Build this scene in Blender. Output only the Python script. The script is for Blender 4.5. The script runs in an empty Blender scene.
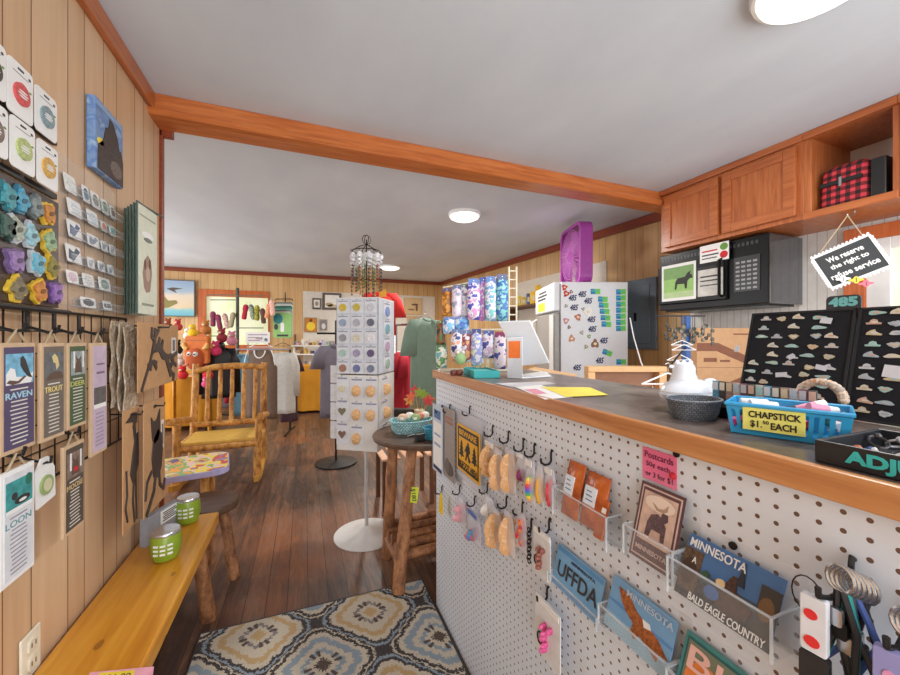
import bpy, bmesh, math, random
from mathutils import Vector, Matrix
random.seed(7)
C = bpy.context.scene.collection
PI = math.pi
V = Vector
# ------------------------------------------------------------------ camera, world, lights, exposure
F, CX, CY, HC, YAW = 372.0, 450.0, 337.5, 1.25, math.radians(21.4)
FW = V((math.sin(YAW), math.cos(YAW), 0)); RT = V((math.cos(YAW), -math.sin(YAW), 0)); UP = V((0, 0, 1))
cam = bpy.data.cameras.new('camera'); camo = bpy.data.objects.new('camera', cam); C.objects.link(camo)
cam.sensor_width = 36.0; cam.lens = F/900*36.0; cam.clip_start = 0.02
camo.location = (0, 0, HC); camo.rotation_euler = (PI/2, 0, -YAW)
sc = bpy.context.scene; sc.camera = camo
sc.view_settings.view_transform = 'Standard'; sc.view_settings.look = 'None'
sc.view_settings.gamma = 1; sc.view_settings.use_curve_mapping = False
sc.view_settings.exposure = -0.08
w = bpy.data.worlds.new('world'); sc.world = w; w.use_nodes = True
w.node_tree.nodes['Background'].inputs[0].default_value = (0.93, 0.96, 1.0, 1)
w.node_tree.nodes['Background'].inputs[1].default_value = 1.9
def area(name, loc, rot, sx, sy, e, col=(1, 1, 1)):
    l = bpy.data.lights.new(name, 'AREA'); l.shape = 'RECTANGLE'; l.size = sx; l.size_y = sy; l.energy = e; l.color = col
    o = bpy.data.objects.new(name, l); C.objects.link(o); o.location = loc; o.rotation_euler = rot; return o
# added fill area lights, unseen: behind the camera and at the back room's left
area('front_fill_light', (0.9, -1.45, 1.15), (PI/2+0.15, 0, 0), 3.6, 2.2, 80, (0.93, 0.97, 1.0))
area('side_fill_light', (-3.1, 4.9, 1.3), (PI/2, 0, -PI/2), 4.2, 1.9, 125, (0.95, 0.98, 1.0))
def disk(name, loc, r, e, col=(1, 0.97, 0.92)):
    l = bpy.data.lights.new(name, 'AREA'); l.shape = 'DISK'; l.size = 2*r; l.energy = e; l.color = col
    o = bpy.data.objects.new(name, l); C.objects.link(o); o.location = loc; return o
LAMPS = [(1.37, 0.60, 2.3, 0.15, 14), (1.29, 2.95, 2.326, 0.13, 32), (1.3, 6.0, 2.414, 0.16, 42)]
for x, y, z, r, e in LAMPS: disk('ceiling_lamp_light', (x, y, z-0.075), r, e)

# ------------------------------------------------------------------ pixels of the photograph -> points on real planes
def ray(px, py):
    return FW + RT*((px-CX)/F) + UP*((CY-py)/F)
CAMP = V((0, 0, HC))
def aX(px, py, X): d = ray(px, py); return CAMP + d*(X/d.x)
def aY(px, py, Y): d = ray(px, py); return CAMP + d*(Y/d.y)
def aZ(px, py, Z): d = ray(px, py); return CAMP + d*((Z-HC)/d.z)
def aT(px, py, t): return CAMP + ray(px, py)*t

# ------------------------------------------------------------------ materials
def s2l(c): return c/12.92 if c <= 0.04045 else ((c+0.055)/1.055)**2.4
def rgb(r, g, b): return (s2l(r/255), s2l(g/255), s2l(b/255), 1)
MATS = {}
class G:
    """small node-graph writer"""
    def __init__(s, name):
        s.m = bpy.data.materials.new(name); s.m.use_nodes = True; s.t = s.m.node_tree; s.n = s.t.nodes
        s.b = s.n['Principled BSDF']; s.tc = s.n.new('ShaderNodeTexCoord')
    def set(s, sock, v):
        if isinstance(v, bpy.types.NodeSocket): s.t.links.new(v, sock)
        else: sock.default_value = v
    def math(s, op, a, b=0.0, c=None, clamp=False):
        n = s.n.new('ShaderNodeMath'); n.operation = op; n.use_clamp = clamp
        s.set(n.inputs[0], a); s.set(n.inputs[1], b)
        if c is not None: s.set(n.inputs[2], c)
        return n.outputs[0]
    def xyz(s, src=None):
        n = s.n.new('ShaderNodeSeparateXYZ'); s.t.links.new(src or s.tc.outputs['Object'], n.inputs[0]); return n.outputs
    def comb(s, x, y, z=0.0):
        n = s.n.new('ShaderNodeCombineXYZ'); s.set(n.inputs[0], x); s.set(n.inputs[1], y); s.set(n.inputs[2], z); return n.outputs[0]
    def noise(s, scale=5, detail=3, vec=None, sc=(1, 1, 1), rough=0.55, dist=0.0):
        mp = s.n.new('ShaderNodeMapping'); mp.inputs['Scale'].default_value = sc
        s.t.links.new(vec or s.tc.outputs['Object'], mp.inputs[0])
        n = s.n.new('ShaderNodeTexNoise'); n.inputs['Scale'].default_value = scale; n.inputs['Detail'].default_value = detail
        n.inputs['Roughness'].default_value = rough; n.inputs['Distortion'].default_value = dist
        s.t.links.new(mp.outputs[0], n.inputs['Vector']); return n.outputs['Fac']
    def white(s, vec):
        n = s.n.new('ShaderNodeTexWhiteNoise'); n.noise_dimensions = '3D'; s.t.links.new(vec, n.inputs['Vector']); return n.outputs['Value']
    def ramp(s, fac, stops, interp='LINEAR'):
        n = s.n.new('ShaderNodeValToRGB'); n.color_ramp.interpolation = interp; e = n.color_ramp.elements
        e[0].position, e[0].color = stops[0][0], stops[0][1]
        e[1].position, e[1].color = stops[-1][0], stops[-1][1]
        for p, c in stops[1:-1]:
            x = e.new(p); x.color = c
        s.set(n.inputs[0], fac); return n.outputs[0]
    def mix(s, f, a, b, mode='MIX'):
        n = s.n.new('ShaderNodeMix'); n.data_type = 'RGBA'; n.blend_type = mode
        s.set(n.inputs[0], f); s.set(n.inputs[6], a); s.set(n.inputs[7], b); return n.outputs[2]
    def bump(s, h, strength=0.3, dist=0.01):
        n = s.n.new('ShaderNodeBump'); n.inputs['Strength'].default_value = strength; n.inputs['Distance'].default_value = dist
        s.t.links.new(h, n.inputs['Height']); s.t.links.new(n.outputs[0], s.b.inputs['Normal'])
    def out(s, col, rough=0.5, metal=0.0):
        s.set(s.b.inputs['Base Color'], col); s.set(s.b.inputs['Roughness'], rough); s.b.inputs['Metallic'].default_value = metal
        return s.m
def M(r, g, b, rough=0.55, metal=0.0, var=0.06, ns=30, name=None):
    """plain surface with slight procedural tone variation"""
    key = (r, g, b, rough, metal, var, ns)
    if key in MATS: return MATS[key]
    g_ = G(name or 'paint_%d_%d_%d' % (r, g, b)); c = rgb(r, g, b)
    f = g_.noise(ns, 2)
    lo = tuple(x*(1-var) for x in c[:3])+(1,); hi = tuple(min(1, x*(1+var)) for x in c[:3])+(1,)
    MATS[key] = g_.out(g_.ramp(f, [(0.3, lo), (0.7, hi)]), rough, metal); return MATS[key]
def wood(name, c1, c2, c3, axis=2, scale=6, rough=0.45, knots=False):
    g = G(name); sc = [9, 9, 9]; sc[axis] = 0.7
    n = g.noise(scale, 4, sc=tuple(sc), dist=0.6); n2 = g.noise(scale*3, 3, sc=tuple(sc))
    f = g.math('ADD', g.math('MULTIPLY', n, 0.75), g.math('MULTIPLY', n2, 0.25))
    col = g.ramp(f, [(0.3, rgb(*c1)), (0.5, rgb(*c2)), (0.72, rgb(*c3))])
    if knots:
        k = g.n.new('ShaderNodeTexVoronoi'); k.inputs['Scale'].default_value = 5.0
        mp = g.n.new('ShaderNodeMapping'); ks = [1.6, 1.6, 1.6]; ks[axis] = 0.8; mp.inputs['Scale'].default_value = ks
        g.t.links.new(g.tc.outputs['Object'], mp.inputs[0]); g.t.links.new(mp.outputs[0], k.inputs['Vector'])
        kf = g.math('LESS_THAN', g.math('ADD', k.outputs['Distance'], g.math('MULTIPLY', n, 0.08)), 0.115)
        col = g.mix(g.math('MULTIPLY', kf, 0.6), col, rgb(120, 70, 25))
    g.bump(f, 0.15, 0.004)
    return g.out(col, rough)
def bark(name, c1, c2, c3):
    g = G(name); n = g.noise(20, 6, rough=0.8, sc=(1, 1, .45)); n2 = g.noise(9, 3)
    col = g.mix(g.math('MULTIPLY', n2, 0.25), g.ramp(n, [(0.38, rgb(*c1)), (0.5, rgb(*c2)), (0.62, rgb(*c3))]), rgb(*c3))
    g.bump(n, 0.6, 0.01); return g.out(col, 0.55)
def glassy(name, col=(1, 1, 1), alpha=0.16, rough=0.08):
    g = G(name); g.b.inputs['Alpha'].default_value = alpha; g.out(rgb(*[int(x*255) for x in col]), rough); g.m.surface_render_method = 'BLENDED' if hasattr(g.m, 'surface_render_method') else 'DITHERED'
    return g.m
def speck(name, cols, scale=60, rough=0.5, bump=0.0, interp='CONSTANT', detail=2, warp=1.0):
    """mottled surface running through several colours (printed or mixed stuff)"""
    g = G(name); n = g.noise(scale, detail, sc=(1, 1, warp)); k = len(cols)
    lo, hi = 0.34, 0.66
    st = [(lo+(hi-lo)*i/(k-1), rgb(*c)) for i, c in enumerate(cols)]; st[0] = (0.0, st[0][1])
    if bump: g.bump(n, bump, 0.01)
    return g.out(g.ramp(n, st, interp), rough)

# ------------------------------------------------------------------ mesh builder
class Fr:
    """flat local frame: o origin, r right as the viewer sees it, u up, n towards the viewer"""
    def __init__(s, o, r, u=None): s.o = V(o); s.r = V(r).normalized(); s.u = V(u or (0, 0, 1)).normalized(); s.n = s.r.cross(s.u)
    def p(s, x, y, d=0.0): return s.o + s.r*x + s.u*y + s.n*d
    def sub(s, x, y, d=0.0, rot=0.0):
        c, q = math.cos(rot), math.sin(rot)
        return Fr(s.p(x, y, d), s.r*c+s.u*q, s.u*c-s.r*q)
    def tilt(s, a):   # lean the top away (a>0)
        return Fr(s.o, s.r, s.u*math.cos(a)-s.n*math.sin(a))
class MB:
    def __init__(s): s.v = []; s.f = []; s.m = []
    def add(s, vs, fs, mi=0):
        k = len(s.v); s.v += [V(x) for x in vs]; s.f += [tuple(i+k for i in f) for f in fs]; s.m += [mi]*len(fs); return s
    def bx(s, x0, x1, y0, y1, z0, z1, mi=0, R=None):
        vs = [V((x, y, z)) for z in (z0, z1) for x, y in ((x0, y0), (x1, y0), (x1, y1), (x0, y1))]
        if R: vs = [R @ q for q in vs]
        return s.add(vs, [(3, 2, 1, 0), (4, 5, 6, 7), (0, 1, 5, 4), (1, 2, 6, 5), (2, 3, 7, 6), (3, 0, 4, 7)], mi)
    def fbox(s, fr, x0, x1, y0, y1, d0, d1, mi=0):
        vs = [fr.p(x, y, d) for d in (d0, d1) for x, y in ((x0, y0), (x1, y0), (x1, y1), (x0, y1))]
        return s.add(vs, [(3, 2, 1, 0), (4, 5, 6, 7), (0, 1, 5, 4), (1, 2, 6, 5), (2, 3, 7, 6), (3, 0, 4, 7)], mi)
    def prism(s, pts, vec, mi=0):
        n = len(pts); pts = [V(q) for q in pts]; vec = V(vec)
        return s.add(pts+[q+vec for q in pts], [tuple(range(n))[::-1], tuple(range(n, 2*n))] + [(i, (i+1) % n, (i+1) % n+n, i+n) for i in range(n)], mi)
    def poly(s, fr, pts, d0=0.0, d1=0.001, mi=0):
        return s.prism([fr.p(x, y, d0) for x, y in pts], fr.n*(d1-d0), mi)
    def oval(s, fr, cx, cy, rx, ry, d0=0.0, d1=0.001, mi=0, n=20, rot=0, f=None):
        pts = []
        for i in range(n):
            a = 2*PI*i/n; k = f(a) if f else 1; x, y = math.cos(a)*rx*k, math.sin(a)*ry*k
            pts.append((cx+x*math.cos(rot)-y*math.sin(rot), cy+x*math.sin(rot)+y*math.cos(rot)))
        return s.poly(fr, pts, d0, d1, mi)
    def rrect(s, fr, x0, x1, y0, y1, r, d0, d1, mi=0, n=4):
        pts = []
        for cx, cy, a0 in ((x1-r, y1-r, 0), (x0+r, y1-r, PI/2), (x0+r, y0+r, PI), (x1-r, y0+r, 1.5*PI)):
            for i in range(n+1):
                a = a0+PI/2*i/n; pts.append((cx+r*math.cos(a), cy+r*math.sin(a)))
        return s.poly(fr, pts, d0, d1, mi)
    def tube(s, pts, r, seg=8, mi=0, closed=False):
        pts = [V(q) for q in pts]; n = len(pts); rs = r if isinstance(r, (list, tuple)) else [r]*n
        rings = []; ref = None
        for i in range(n):
            a = pts[(i-1) % n] if (i > 0 or closed) else pts[i]; b = pts[(i+1) % n] if (i < n-1 or closed) else pts[i]
            d = (b-a).normalized()
            if ref is None:
                ref = V((0, 0, 1)) if abs(d.z) < 0.9 else V((1, 0, 0))
            x = ref - d*ref.dot(d)
            if x.length < 1e-5: x = d.orthogonal()
            x.normalize(); ref = x; y = d.cross(x)
            rings.append([pts[i]+(x*math.cos(2*PI*k/seg)+y*math.sin(2*PI*k/seg))*rs[i] for k in range(seg)])
        return s.loft(rings, mi, cap=not closed, closed=closed)
    def loft(s, rings, mi=0, cap=True, closed=False):
        n = len(rings); k = len(rings[0]); vs = [q for r in rings for q in r]; fs = []
        for i in range(n if closed else n-1):
            j = (i+1) % n
            for q in range(k): fs.append((i*k+q, i*k+(q+1) % k, j*k+(q+1) % k, j*k+q))
        if cap and not closed: fs += [tuple(range(k))[::-1], tuple(range((n-1)*k, n*k))]
        return s.add(vs, fs, mi)
    def lathe(s, prof, c=(0, 0, 0), seg=24, mi=0, closed=False, sx=1.0, sy=1.0):
        c = V(c); rings = [[c+V((r*math.cos(2*PI*k/seg)*sx, r*math.sin(2*PI*k/seg)*sy, z)) for k in range(seg)] for r, z in prof]
        return s.loft(rings, mi, cap=not closed, closed=closed)
    def ball(s, c, rx, ry=None, rz=None, seg=12, rings=8, mi=0, R=None):
        ry = ry or rx; rz = rz or rx; c = V(c); vs = []
        rr = []
        for i in range(1, rings):
            a = PI*i/rings; ring = []
            for k in range(seg):
                q = V((rx*math.sin(a)*math.cos(2*PI*k/seg), ry*math.sin(a)*math.sin(2*PI*k/seg), -rz*math.cos(a)))
                ring.append(c+(R @ q if R else q))
            rr.append(ring)
        k0 = len(s.v); s.loft(rr, mi, cap=True); return s
    def grid(s, fn, nu, nv, mi=0):
        vs = [fn(i/nu, j/nv) for j in range(nv+1) for i in range(nu+1)]
        return s.add(vs, [(j*(nu+1)+i, j*(nu+1)+i+1, (j+1)*(nu+1)+i+1, (j+1)*(nu+1)+i) for j in range(nv) for i in range(nu)], mi)
    def sheet(s, fn, nu, nv, th, mi=0):
        """grid with thickness: fn(u,v)->point, th vector or fn"""
        k = len(s.v); A = [fn(i/nu, j/nv) for j in range(nv+1) for i in range(nu+1)]; n = len(A)
        B = [q+V(th) for q in A]; fs = []
        q_ = lambda i, j: j*(nu+1)+i
        for j in range(nv):
            for i in range(nu):
                fs.append((q_(i, j), q_(i+1, j), q_(i+1, j+1), q_(i, j+1))); fs.append((n+q_(i, j+1), n+q_(i+1, j+1), n+q_(i+1, j), n+q_(i, j)))
        edge = [q_(i, 0) for i in range(nu)]+[q_(nu, j) for j in range(nv)]+[q_(i, nv) for i in range(nu, 0, -1)]+[q_(0, j) for j in range(nv, 0, -1)]
        for a, b in zip(edge, edge[1:]+edge[:1]): fs.append((a, n+a, n+b, b))
        return s.add(A+B, fs, mi)
    def text(s, fr, txt, x, y, w=None, h=None, d=0.0008, mi=0, align='C', bold=0.0, shear=0.0):
        """writes txt centred on (x,y) of the frame, fitted into w x h"""
        vs, fs, (x0, x1, y0, y1) = glyphs(txt, bold, shear)
        tw, th = x1-x0, y1-y0
        if w and h: kx, ky = w/tw, h/th
        elif w: kx = ky = w/tw
        else: kx = ky = h/th
        ox = -(x0+x1)/2 if align == 'C' else -x0
        return s.add([fr.p(x+(a+ox)*kx, y+(b-(y0+y1)/2)*ky, d+c*0.0006) for a, b, c in vs], fs, mi)
    def build(s, name, mats, parent=None, smooth=False, bevel=0.0, sub=0, subdiv=0):
        if not isinstance(mats, (list, tuple)): mats = [mats]
        if parent is not None: off = world_of(parent)
        else:
            xs = [q.x for q in s.v]; ys = [q.y for q in s.v]; zs = [q.z for q in s.v]
            off = V(((min(xs)+max(xs))/2, (min(ys)+max(ys))/2, min(zs)))
        me = bpy.data.meshes.new(name)
        me.from_pydata([q-off for q in s.v], [], s.f)
        for m in mats: me.materials.append(m)
        me.polygons.foreach_set('material_index', s.m)
        bm = bmesh.new(); bm.from_mesh(me); bmesh.ops.recalc_face_normals(bm, faces=bm.faces); bm.to_mesh(me); bm.free()
        if smooth:
            me.polygons.foreach_set('use_smooth', [True]*len(me.polygons))
            if smooth != 'all': 
                try: me.set_sharp_from_angle(angle=math.radians(40))
                except Exception: pass
        o = bpy.data.objects.new(name, me); C.objects.link(o)
        if parent is not None: o.parent = parent
        else: o.location = off
        if bevel:
            b = o.modifiers.new('bevel', 'BEVEL'); b.width = bevel; b.segments = 2; b.limit_method = 'ANGLE'; b.angle_limit = math.radians(40)
        if subdiv:
            b = o.modifiers.new('subdivision', 'SUBSURF'); b.levels = subdiv; b.render_levels = subdiv
        return o
def world_of(o):
    p = V(o.location)
    while o.parent is not None: o = o.parent; p = p + V(o.location)
    return p
_gl = {}
def glyphs(txt, bold=0.0, shear=0.0):
    k = (txt, bold, shear)
    if k in _gl: return _gl[k]
    cu = bpy.data.curves.new('lettering', 'FONT'); cu.body = txt; cu.extrude = 0.5; cu.offset = bold; cu.shear = shear; cu.align_x = 'CENTER'; cu.resolution_u = 3
    o = bpy.data.objects.new('lettering', cu); C.objects.link(o)
    dg = bpy.context.evaluated_depsgraph_get(); dg.update()
    me = bpy.data.meshes.new_from_object(o.evaluated_get(dg))
    vs = [(q.co.x, q.co.y, q.co.z+0.5) for q in me.vertices]; fs = [tuple(p.vertices) for p in me.polygons]
    bpy.data.objects.remove(o); bpy.data.curves.remove(cu); bpy.data.meshes.remove(me)
    xs = [a for a, b, c in vs]; ys = [b for a, b, c in vs]
    _gl[k] = (vs, fs, (min(xs), max(xs), min(ys), max(ys))); return _gl[k]
def tag(o, label, cat, group=None, kind=None):
    if label: o['label'] = label
    if cat: o['category'] = cat
    if group: o['group'] = group
    if kind: o['kind'] = kind
    return o
def struct(mb, name, mats, **k):
    o = mb.build(name, mats, **k); o['kind'] = 'structure'; return o
def thing(name, loc, label, cat, group=None):
    o = bpy.data.objects.new(name, None); C.objects.link(o); o.location = loc; o.empty_display_size = 0.05
    return tag(o, label, cat, group)
def kids(o, pool): return [c for c in pool if c.parent is o]
def dup(root, pool, loc, label=None, group=None, rz=None, scale=None):
    r = root.copy(); C.objects.link(r); r.location = loc
    if rz is not None: r.rotation_euler = (0, 0, rz)
    if scale: r.scale = scale
    if label: r['label'] = label
    if group: r['group'] = group
    for ch in kids(root, pool):
        c = ch.copy(); C.objects.link(c); c.parent = r
        for g in kids(ch, pool):
            d = g.copy(); C.objects.link(d); d.parent = c
    return r
def card(x0, yt, yb, x1, P, a):
    """upright rectangle seen at those pixels, on the vertical plane through P whose right-hand direction has heading a"""
    r = V((math.cos(a), math.sin(a), 0)); n = r.cross(UP); P = V(P)
    def hit(px, py): d = ray(px, py); return CAMP + d*((P-CAMP).dot(n)/d.dot(n))
    A, B, Q = hit(x0, yt), hit(x0, yb), hit(x1, yt)
    return Fr(B, r), (Q-A).dot(r), A.z-B.z
LEFT, COUNTER, FRONT, RIGHTW = PI/2, -PI/2, 0.0, -PI/2
def fset(base, fr, w, h, items, d=0.0015):
    """printed matter on a card: items of (kind, ..., material) in 0..1 card coordinates; returns print and lettering children"""
    pr, le, mp, ml = MB(), MB(), [], []
    for k, it in enumerate(items):
        m = it[-1]; dd = d + k*0.0003
        if it[0] == 't':
            if m not in ml: ml.append(m)
            _, s_, cx, cy, tw, th = it[:6]; le.text(fr, s_, cx*w, cy*h, tw*w, th*h, d=dd+0.0004, mi=ml.index(m), bold=0.012)
        else:
            if m not in mp: mp.append(m)
            mi = mp.index(m)
            if it[0] == 'r': pr.fbox(fr, it[1]*w, it[2]*w, it[3]*h, it[4]*h, d, dd+0.0003, mi)
            elif it[0] == 'o': pr.oval(fr, it[1]*w, it[2]*h, it[3]*w, it[4]*h, d, dd+0.0003, mi, n=16)
            elif it[0] == 'p': pr.poly(fr, [(x*w, y*h) for x, y in it[1]], d, dd+0.0003, mi)
    if pr.v: pr.build('print', mp, base)
    if le.v: le.build('lettering', ml, base)
ALL = bpy.data.objects

# ------------------------------------------------------------------ shared materials
def panelling(name, axis, base, dark, light, seed=0.0, groove=(120, 82, 50), w_=0.44):
    g = G(name); s = g.xyz(); a = s[axis]
    cell = g.math('FLOOR', g.math('DIVIDE', g.math('ADD', a, seed), w_))
    fr_ = g.math('FRACT', g.math('DIVIDE', g.math('ADD', a, seed), w_))
    # four unequal planks in each repeat
    gr = None
    for p in (0.0, 0.21, 0.55, 0.74):
        d = g.math('ABSOLUTE', g.math('SUBTRACT', fr_, p+0.012)); l = g.math('LESS_THAN', d, 0.0045)
        gr = l if gr is None else g.math('MAXIMUM', gr, l)
    step = g.math('ADD', g.math('ADD', g.math('GREATER_THAN', fr_, 0.222), g.math('GREATER_THAN', fr_, 0.562)), g.math('GREATER_THAN', fr_, 0.752))
    rnd = g.white(g.comb(cell, step))
    sc = [6, 6, 6]; sc[2] = 0.35
    n = g.noise(5, 4, sc=tuple(sc), dist=0.4)
    f = g.math('ADD', g.math('MULTIPLY', n, 0.7), g.math('MULTIPLY', rnd, 0.3))
    col = g.mix(gr, g.ramp(f, [(0.25, rgb(*dark)), (0.5, rgb(*base)), (0.75, rgb(*light))]), rgb(*groove))
    g.bump(g.math('SUBTRACT', 1.0, gr), 0.4, 0.004)
    return g.out(col, 0.42)
m_panel_left = panelling('tan_wood_panelling', 1, (212, 176, 138), (198, 160, 122), (222, 188, 152))
m_panel_back = panelling('honey_wood_panelling', 0, (212, 172, 118), (198, 156, 100), (222, 186, 134))
m_panel_right = panelling('honey_wood_panelling_side', 1, (200, 160, 108), (184, 142, 92), (214, 176, 126))
m_cherry = wood('cherry_stained_wood_along_x', (160, 82, 38), (192, 108, 54), (208, 130, 72), 0, 5, 0.3)
m_cherry_y = wood('cherry_stained_wood_along_y', (152, 80, 42), (180, 102, 56), (198, 122, 72), 1, 5, 0.3)
m_cherry_z = wood('cherry_stained_wood_upright', (150, 78, 40), (180, 102, 54), (200, 124, 72), 2, 5, 0.32)
m_trim = wood('dark_cherry_trim', (110, 44, 22), (134, 58, 30), (150, 70, 38), 1, 5, 0.35)
m_bench = wood('yellow_varnished_pine', (192, 122, 30), (210, 144, 42), (224, 164, 62), 1, 3.0, 0.28, knots=True)
m_logbark = bark('peeled_log_with_bark', (84, 52, 36), (150, 98, 62), (188, 134, 90))
m_logyel = bark('varnished_yellow_log', (120, 66, 26), (194, 132, 58), (222, 172, 96))
m_black = M(22, 22, 24, 0.4); m_white = M(236, 236, 234, 0.45, var=0.02); m_iron = M(38, 36, 36, 0.45, 0.6)
m_steel = M(190, 192, 196, 0.25, 0.9); m_paper = M(238, 238, 236, 0.7, var=0.02); m_cream = M(235, 222, 188, 0.6)
m_acrylic = glassy('clear_acrylic', (0.94, 0.97, 1.0), 0.07); m_aedge = glassy('polished_acrylic_edge', (0.95, 0.98, 1.0), 0.42)
m_plastic = glassy('clear_plastic_bag', (0.96, 0.97, 0.99), 0.28, 0.15)
m_kraft = M(196, 152, 106, 0.7); m_redfelt = M(198, 36, 44, 0.7); m_charcoal = M(52, 50, 52, 0.6)
m_navy = M(34, 44, 84, 0.6); m_yellow = M(242, 214, 60, 0.6); m_teal = M(52, 176, 178, 0.5); m_pinkneon = M(245, 120, 170, 0.6)
m_green = M(96, 150, 60, 0.6); m_orange = M(232, 116, 44, 0.6); m_sky = M(92, 168, 214, 0.6); m_brown = M(104, 66, 40, 0.65)

# ------------------------------------------------------------------ floor, ceiling, walls
g = G('worn_dark_plank_floor'); s = g.xyz()
pw = 0.092; c = g.math('FLOOR', g.math('DIVIDE', s[0], pw)); fx = g.math('FRACT', g.math('DIVIDE', s[0], pw))
off = g.white(g.comb(c, 3.3)); yy = g.math('ADD', g.math('DIVIDE', s[1], 1.7), off)
rnd = g.white(g.comb(c, g.math('FLOOR', yy)))
n = g.noise(5, 7, sc=(5, 0.6, 1), rough=0.72, dist=1.2); n2 = g.noise(1.1, 4, sc=(1, 0.6, 1), rough=0.6)
f = g.math('ADD', g.math('MULTIPLY', n, 0.55), g.math('ADD', g.math('MULTIPLY', n2, 0.35), g.math('MULTIPLY', rnd, 0.12)))
col = g.ramp(f, [(0.32, rgb(44, 35, 33)), (0.43, rgb(74, 57, 50)), (0.52, rgb(104, 76, 60)), (0.61, rgb(140, 98, 68)), (0.72, rgb(158, 138, 120))])
n3 = g.noise(0.75, 4, rough=.6); pt_ = g.math('MULTIPLY', g.math('SUBTRACT', n3, .52), 3.5, clamp=True); col = g.mix(pt_, col, rgb(168, 100, 58)); n4 = g.noise(2.6, 5, sc=(1.6, .6, 1), rough=.7); gy_ = g.math('MULTIPLY', g.math('SUBTRACT', n4, .55), 3.0, clamp=True); col = g.mix(gy_, col, rgb(138, 122, 110))  # orange patches put the reflection of yellow cloth and wood into the colour
gap = g.math('LESS_THAN', fx, 0.03); col = g.mix(gap, col, rgb(26, 18, 15))
g.bump(g.math('ADD', n, g.math('MULTIPLY', gap, -2.0)), 0.12, 0.004)
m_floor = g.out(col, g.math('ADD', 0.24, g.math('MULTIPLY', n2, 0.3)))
YB, XR, XL, YE = 7.65, 2.78, -3.3, 2.06   # back wall, right wall, far left wall, end of the near left wall
XW = -0.615                                 # face of the near left wall
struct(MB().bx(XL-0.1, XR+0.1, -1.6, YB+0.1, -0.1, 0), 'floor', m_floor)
g = G('sprayed_grey_white_ceiling'); n = g.noise(2.2, 5, sc=(1, 0.5, 1)); n2 = g.noise(180, 2)
g.bump(n2, 0.12, 0.003); m_ceil = g.out(g.ramp(n, [(0.3, rgb(206, 214, 224)), (0.7, rgb(220, 228, 236))]), 0.85)
struct(MB().bx(-0.75, XR+0.1, -1.6, 2.05, 2.3, 2.36), 'ceiling', m_ceil)
zb = 2.3+0.029*(YB-2.05)
mb = MB(); mb.add([(XL-0.1, 2.05, 2.3), (XR+0.1, 2.05, 2.3), (XR+0.1, YB+0.1, zb), (XL-0.1, YB+0.1, zb),
                   (XL-0.1, 2.05, 2.5), (XR+0.1, 2.05, 2.5), (XR+0.1, YB+0.1, zb+0.1), (XL-0.1, YB+0.1, zb+0.1)],
                  [(3, 2, 1, 0), (4, 5, 6, 7), (0, 1, 5, 4), (1, 2, 6, 5), (2, 3, 7, 6), (3, 0, 4, 7)])
struct(mb, 'ceiling', m_ceil)
struct(MB().bx(XW-0.09, XW, -1.6, YE, 0, 2.3), 'wall_left', m_panel_left)
struct(MB().bx(XL-0.1, XL, 2.0, YB, 0, zb), 'wall_far_left', m_panel_right)
struct(MB().bx(XL, XW-0.1, 1.93, 2.03, 0, 2.3), 'wall_partition', m_panel_back)
struct(MB().bx(XR, XR+0.1, 2.0, YB, 0, zb), 'wall_right', m_panel_right)
g = G('off_white_beadboard'); s = g.xyz(); fr_ = g.math('FRACT', g.math('DIVIDE', s[1], 0.045)); gr = g.math('LESS_THAN', fr_, 0.08)
n = g.noise(20, 3); m_bead = g.out(g.mix(gr, g.ramp(n, [(0.3, rgb(214, 210, 204)), (0.7, rgb(226, 224, 220))]), rgb(178, 174, 168)), 0.5)
# back wall with its window opening
wl = aY(206, 296, YB); wr = aY(268, 296, YB); wz1 = wl.z; wz0 = aY(230, 345, YB).z
mb = MB(); mb.bx(XL, wl.x, YB, YB+0.1, 0, zb+0.05); mb.bx(wr.x, XR, YB, YB+0.1, 0, zb+0.05)
mb.bx(wl.x, wr.x, YB, YB+0.1, 0, wz0); mb.bx(wl.x, wr.x, YB, YB+0.1, wz1, zb+0.05)
struct(mb, 'wall_back', m_panel_back)
win = thing('window_1', ((wl.x+wr.x)/2, YB, wz0), None, None); win['kind'] = 'structure'
m_frame = wood('orange_window_frame', (176, 82, 30), (200, 102, 44), (214, 122, 60), 2, 4, 0.4)
mb = MB(); f = 0.12
mb.bx(wl.x-f, wl.x, YB-0.025, YB, wz0-f, wz1+f); mb.bx(wr.x, wr.x+f*0.2, YB-0.025, YB, wz0-f, wz1+f)
mb.bx(wl.x, wr.x, YB-0.025, YB, wz1, wz1+f); mb.bx(wl.x, wr.x, YB-0.025, YB, wz0-f, wz0)
mb.build('window_frame', m_frame, win, bevel=0.004)
g = G('bright_daylight_glass'); n = g.noise(2, 3); cc = g.ramp(n, [(0.3, rgb(214, 226, 180)), (0.7, rgb(246, 248, 226))])
g.set(g.b.inputs['Emission Color'], cc); g.b.inputs['Emission Strength'].default_value = 0.42; m_day = g.out(cc, 0.2)
MB().bx(wl.x, wr.x, YB+0.05, YB+0.06, wz0, wz1).build('pane', m_day, win)
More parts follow.
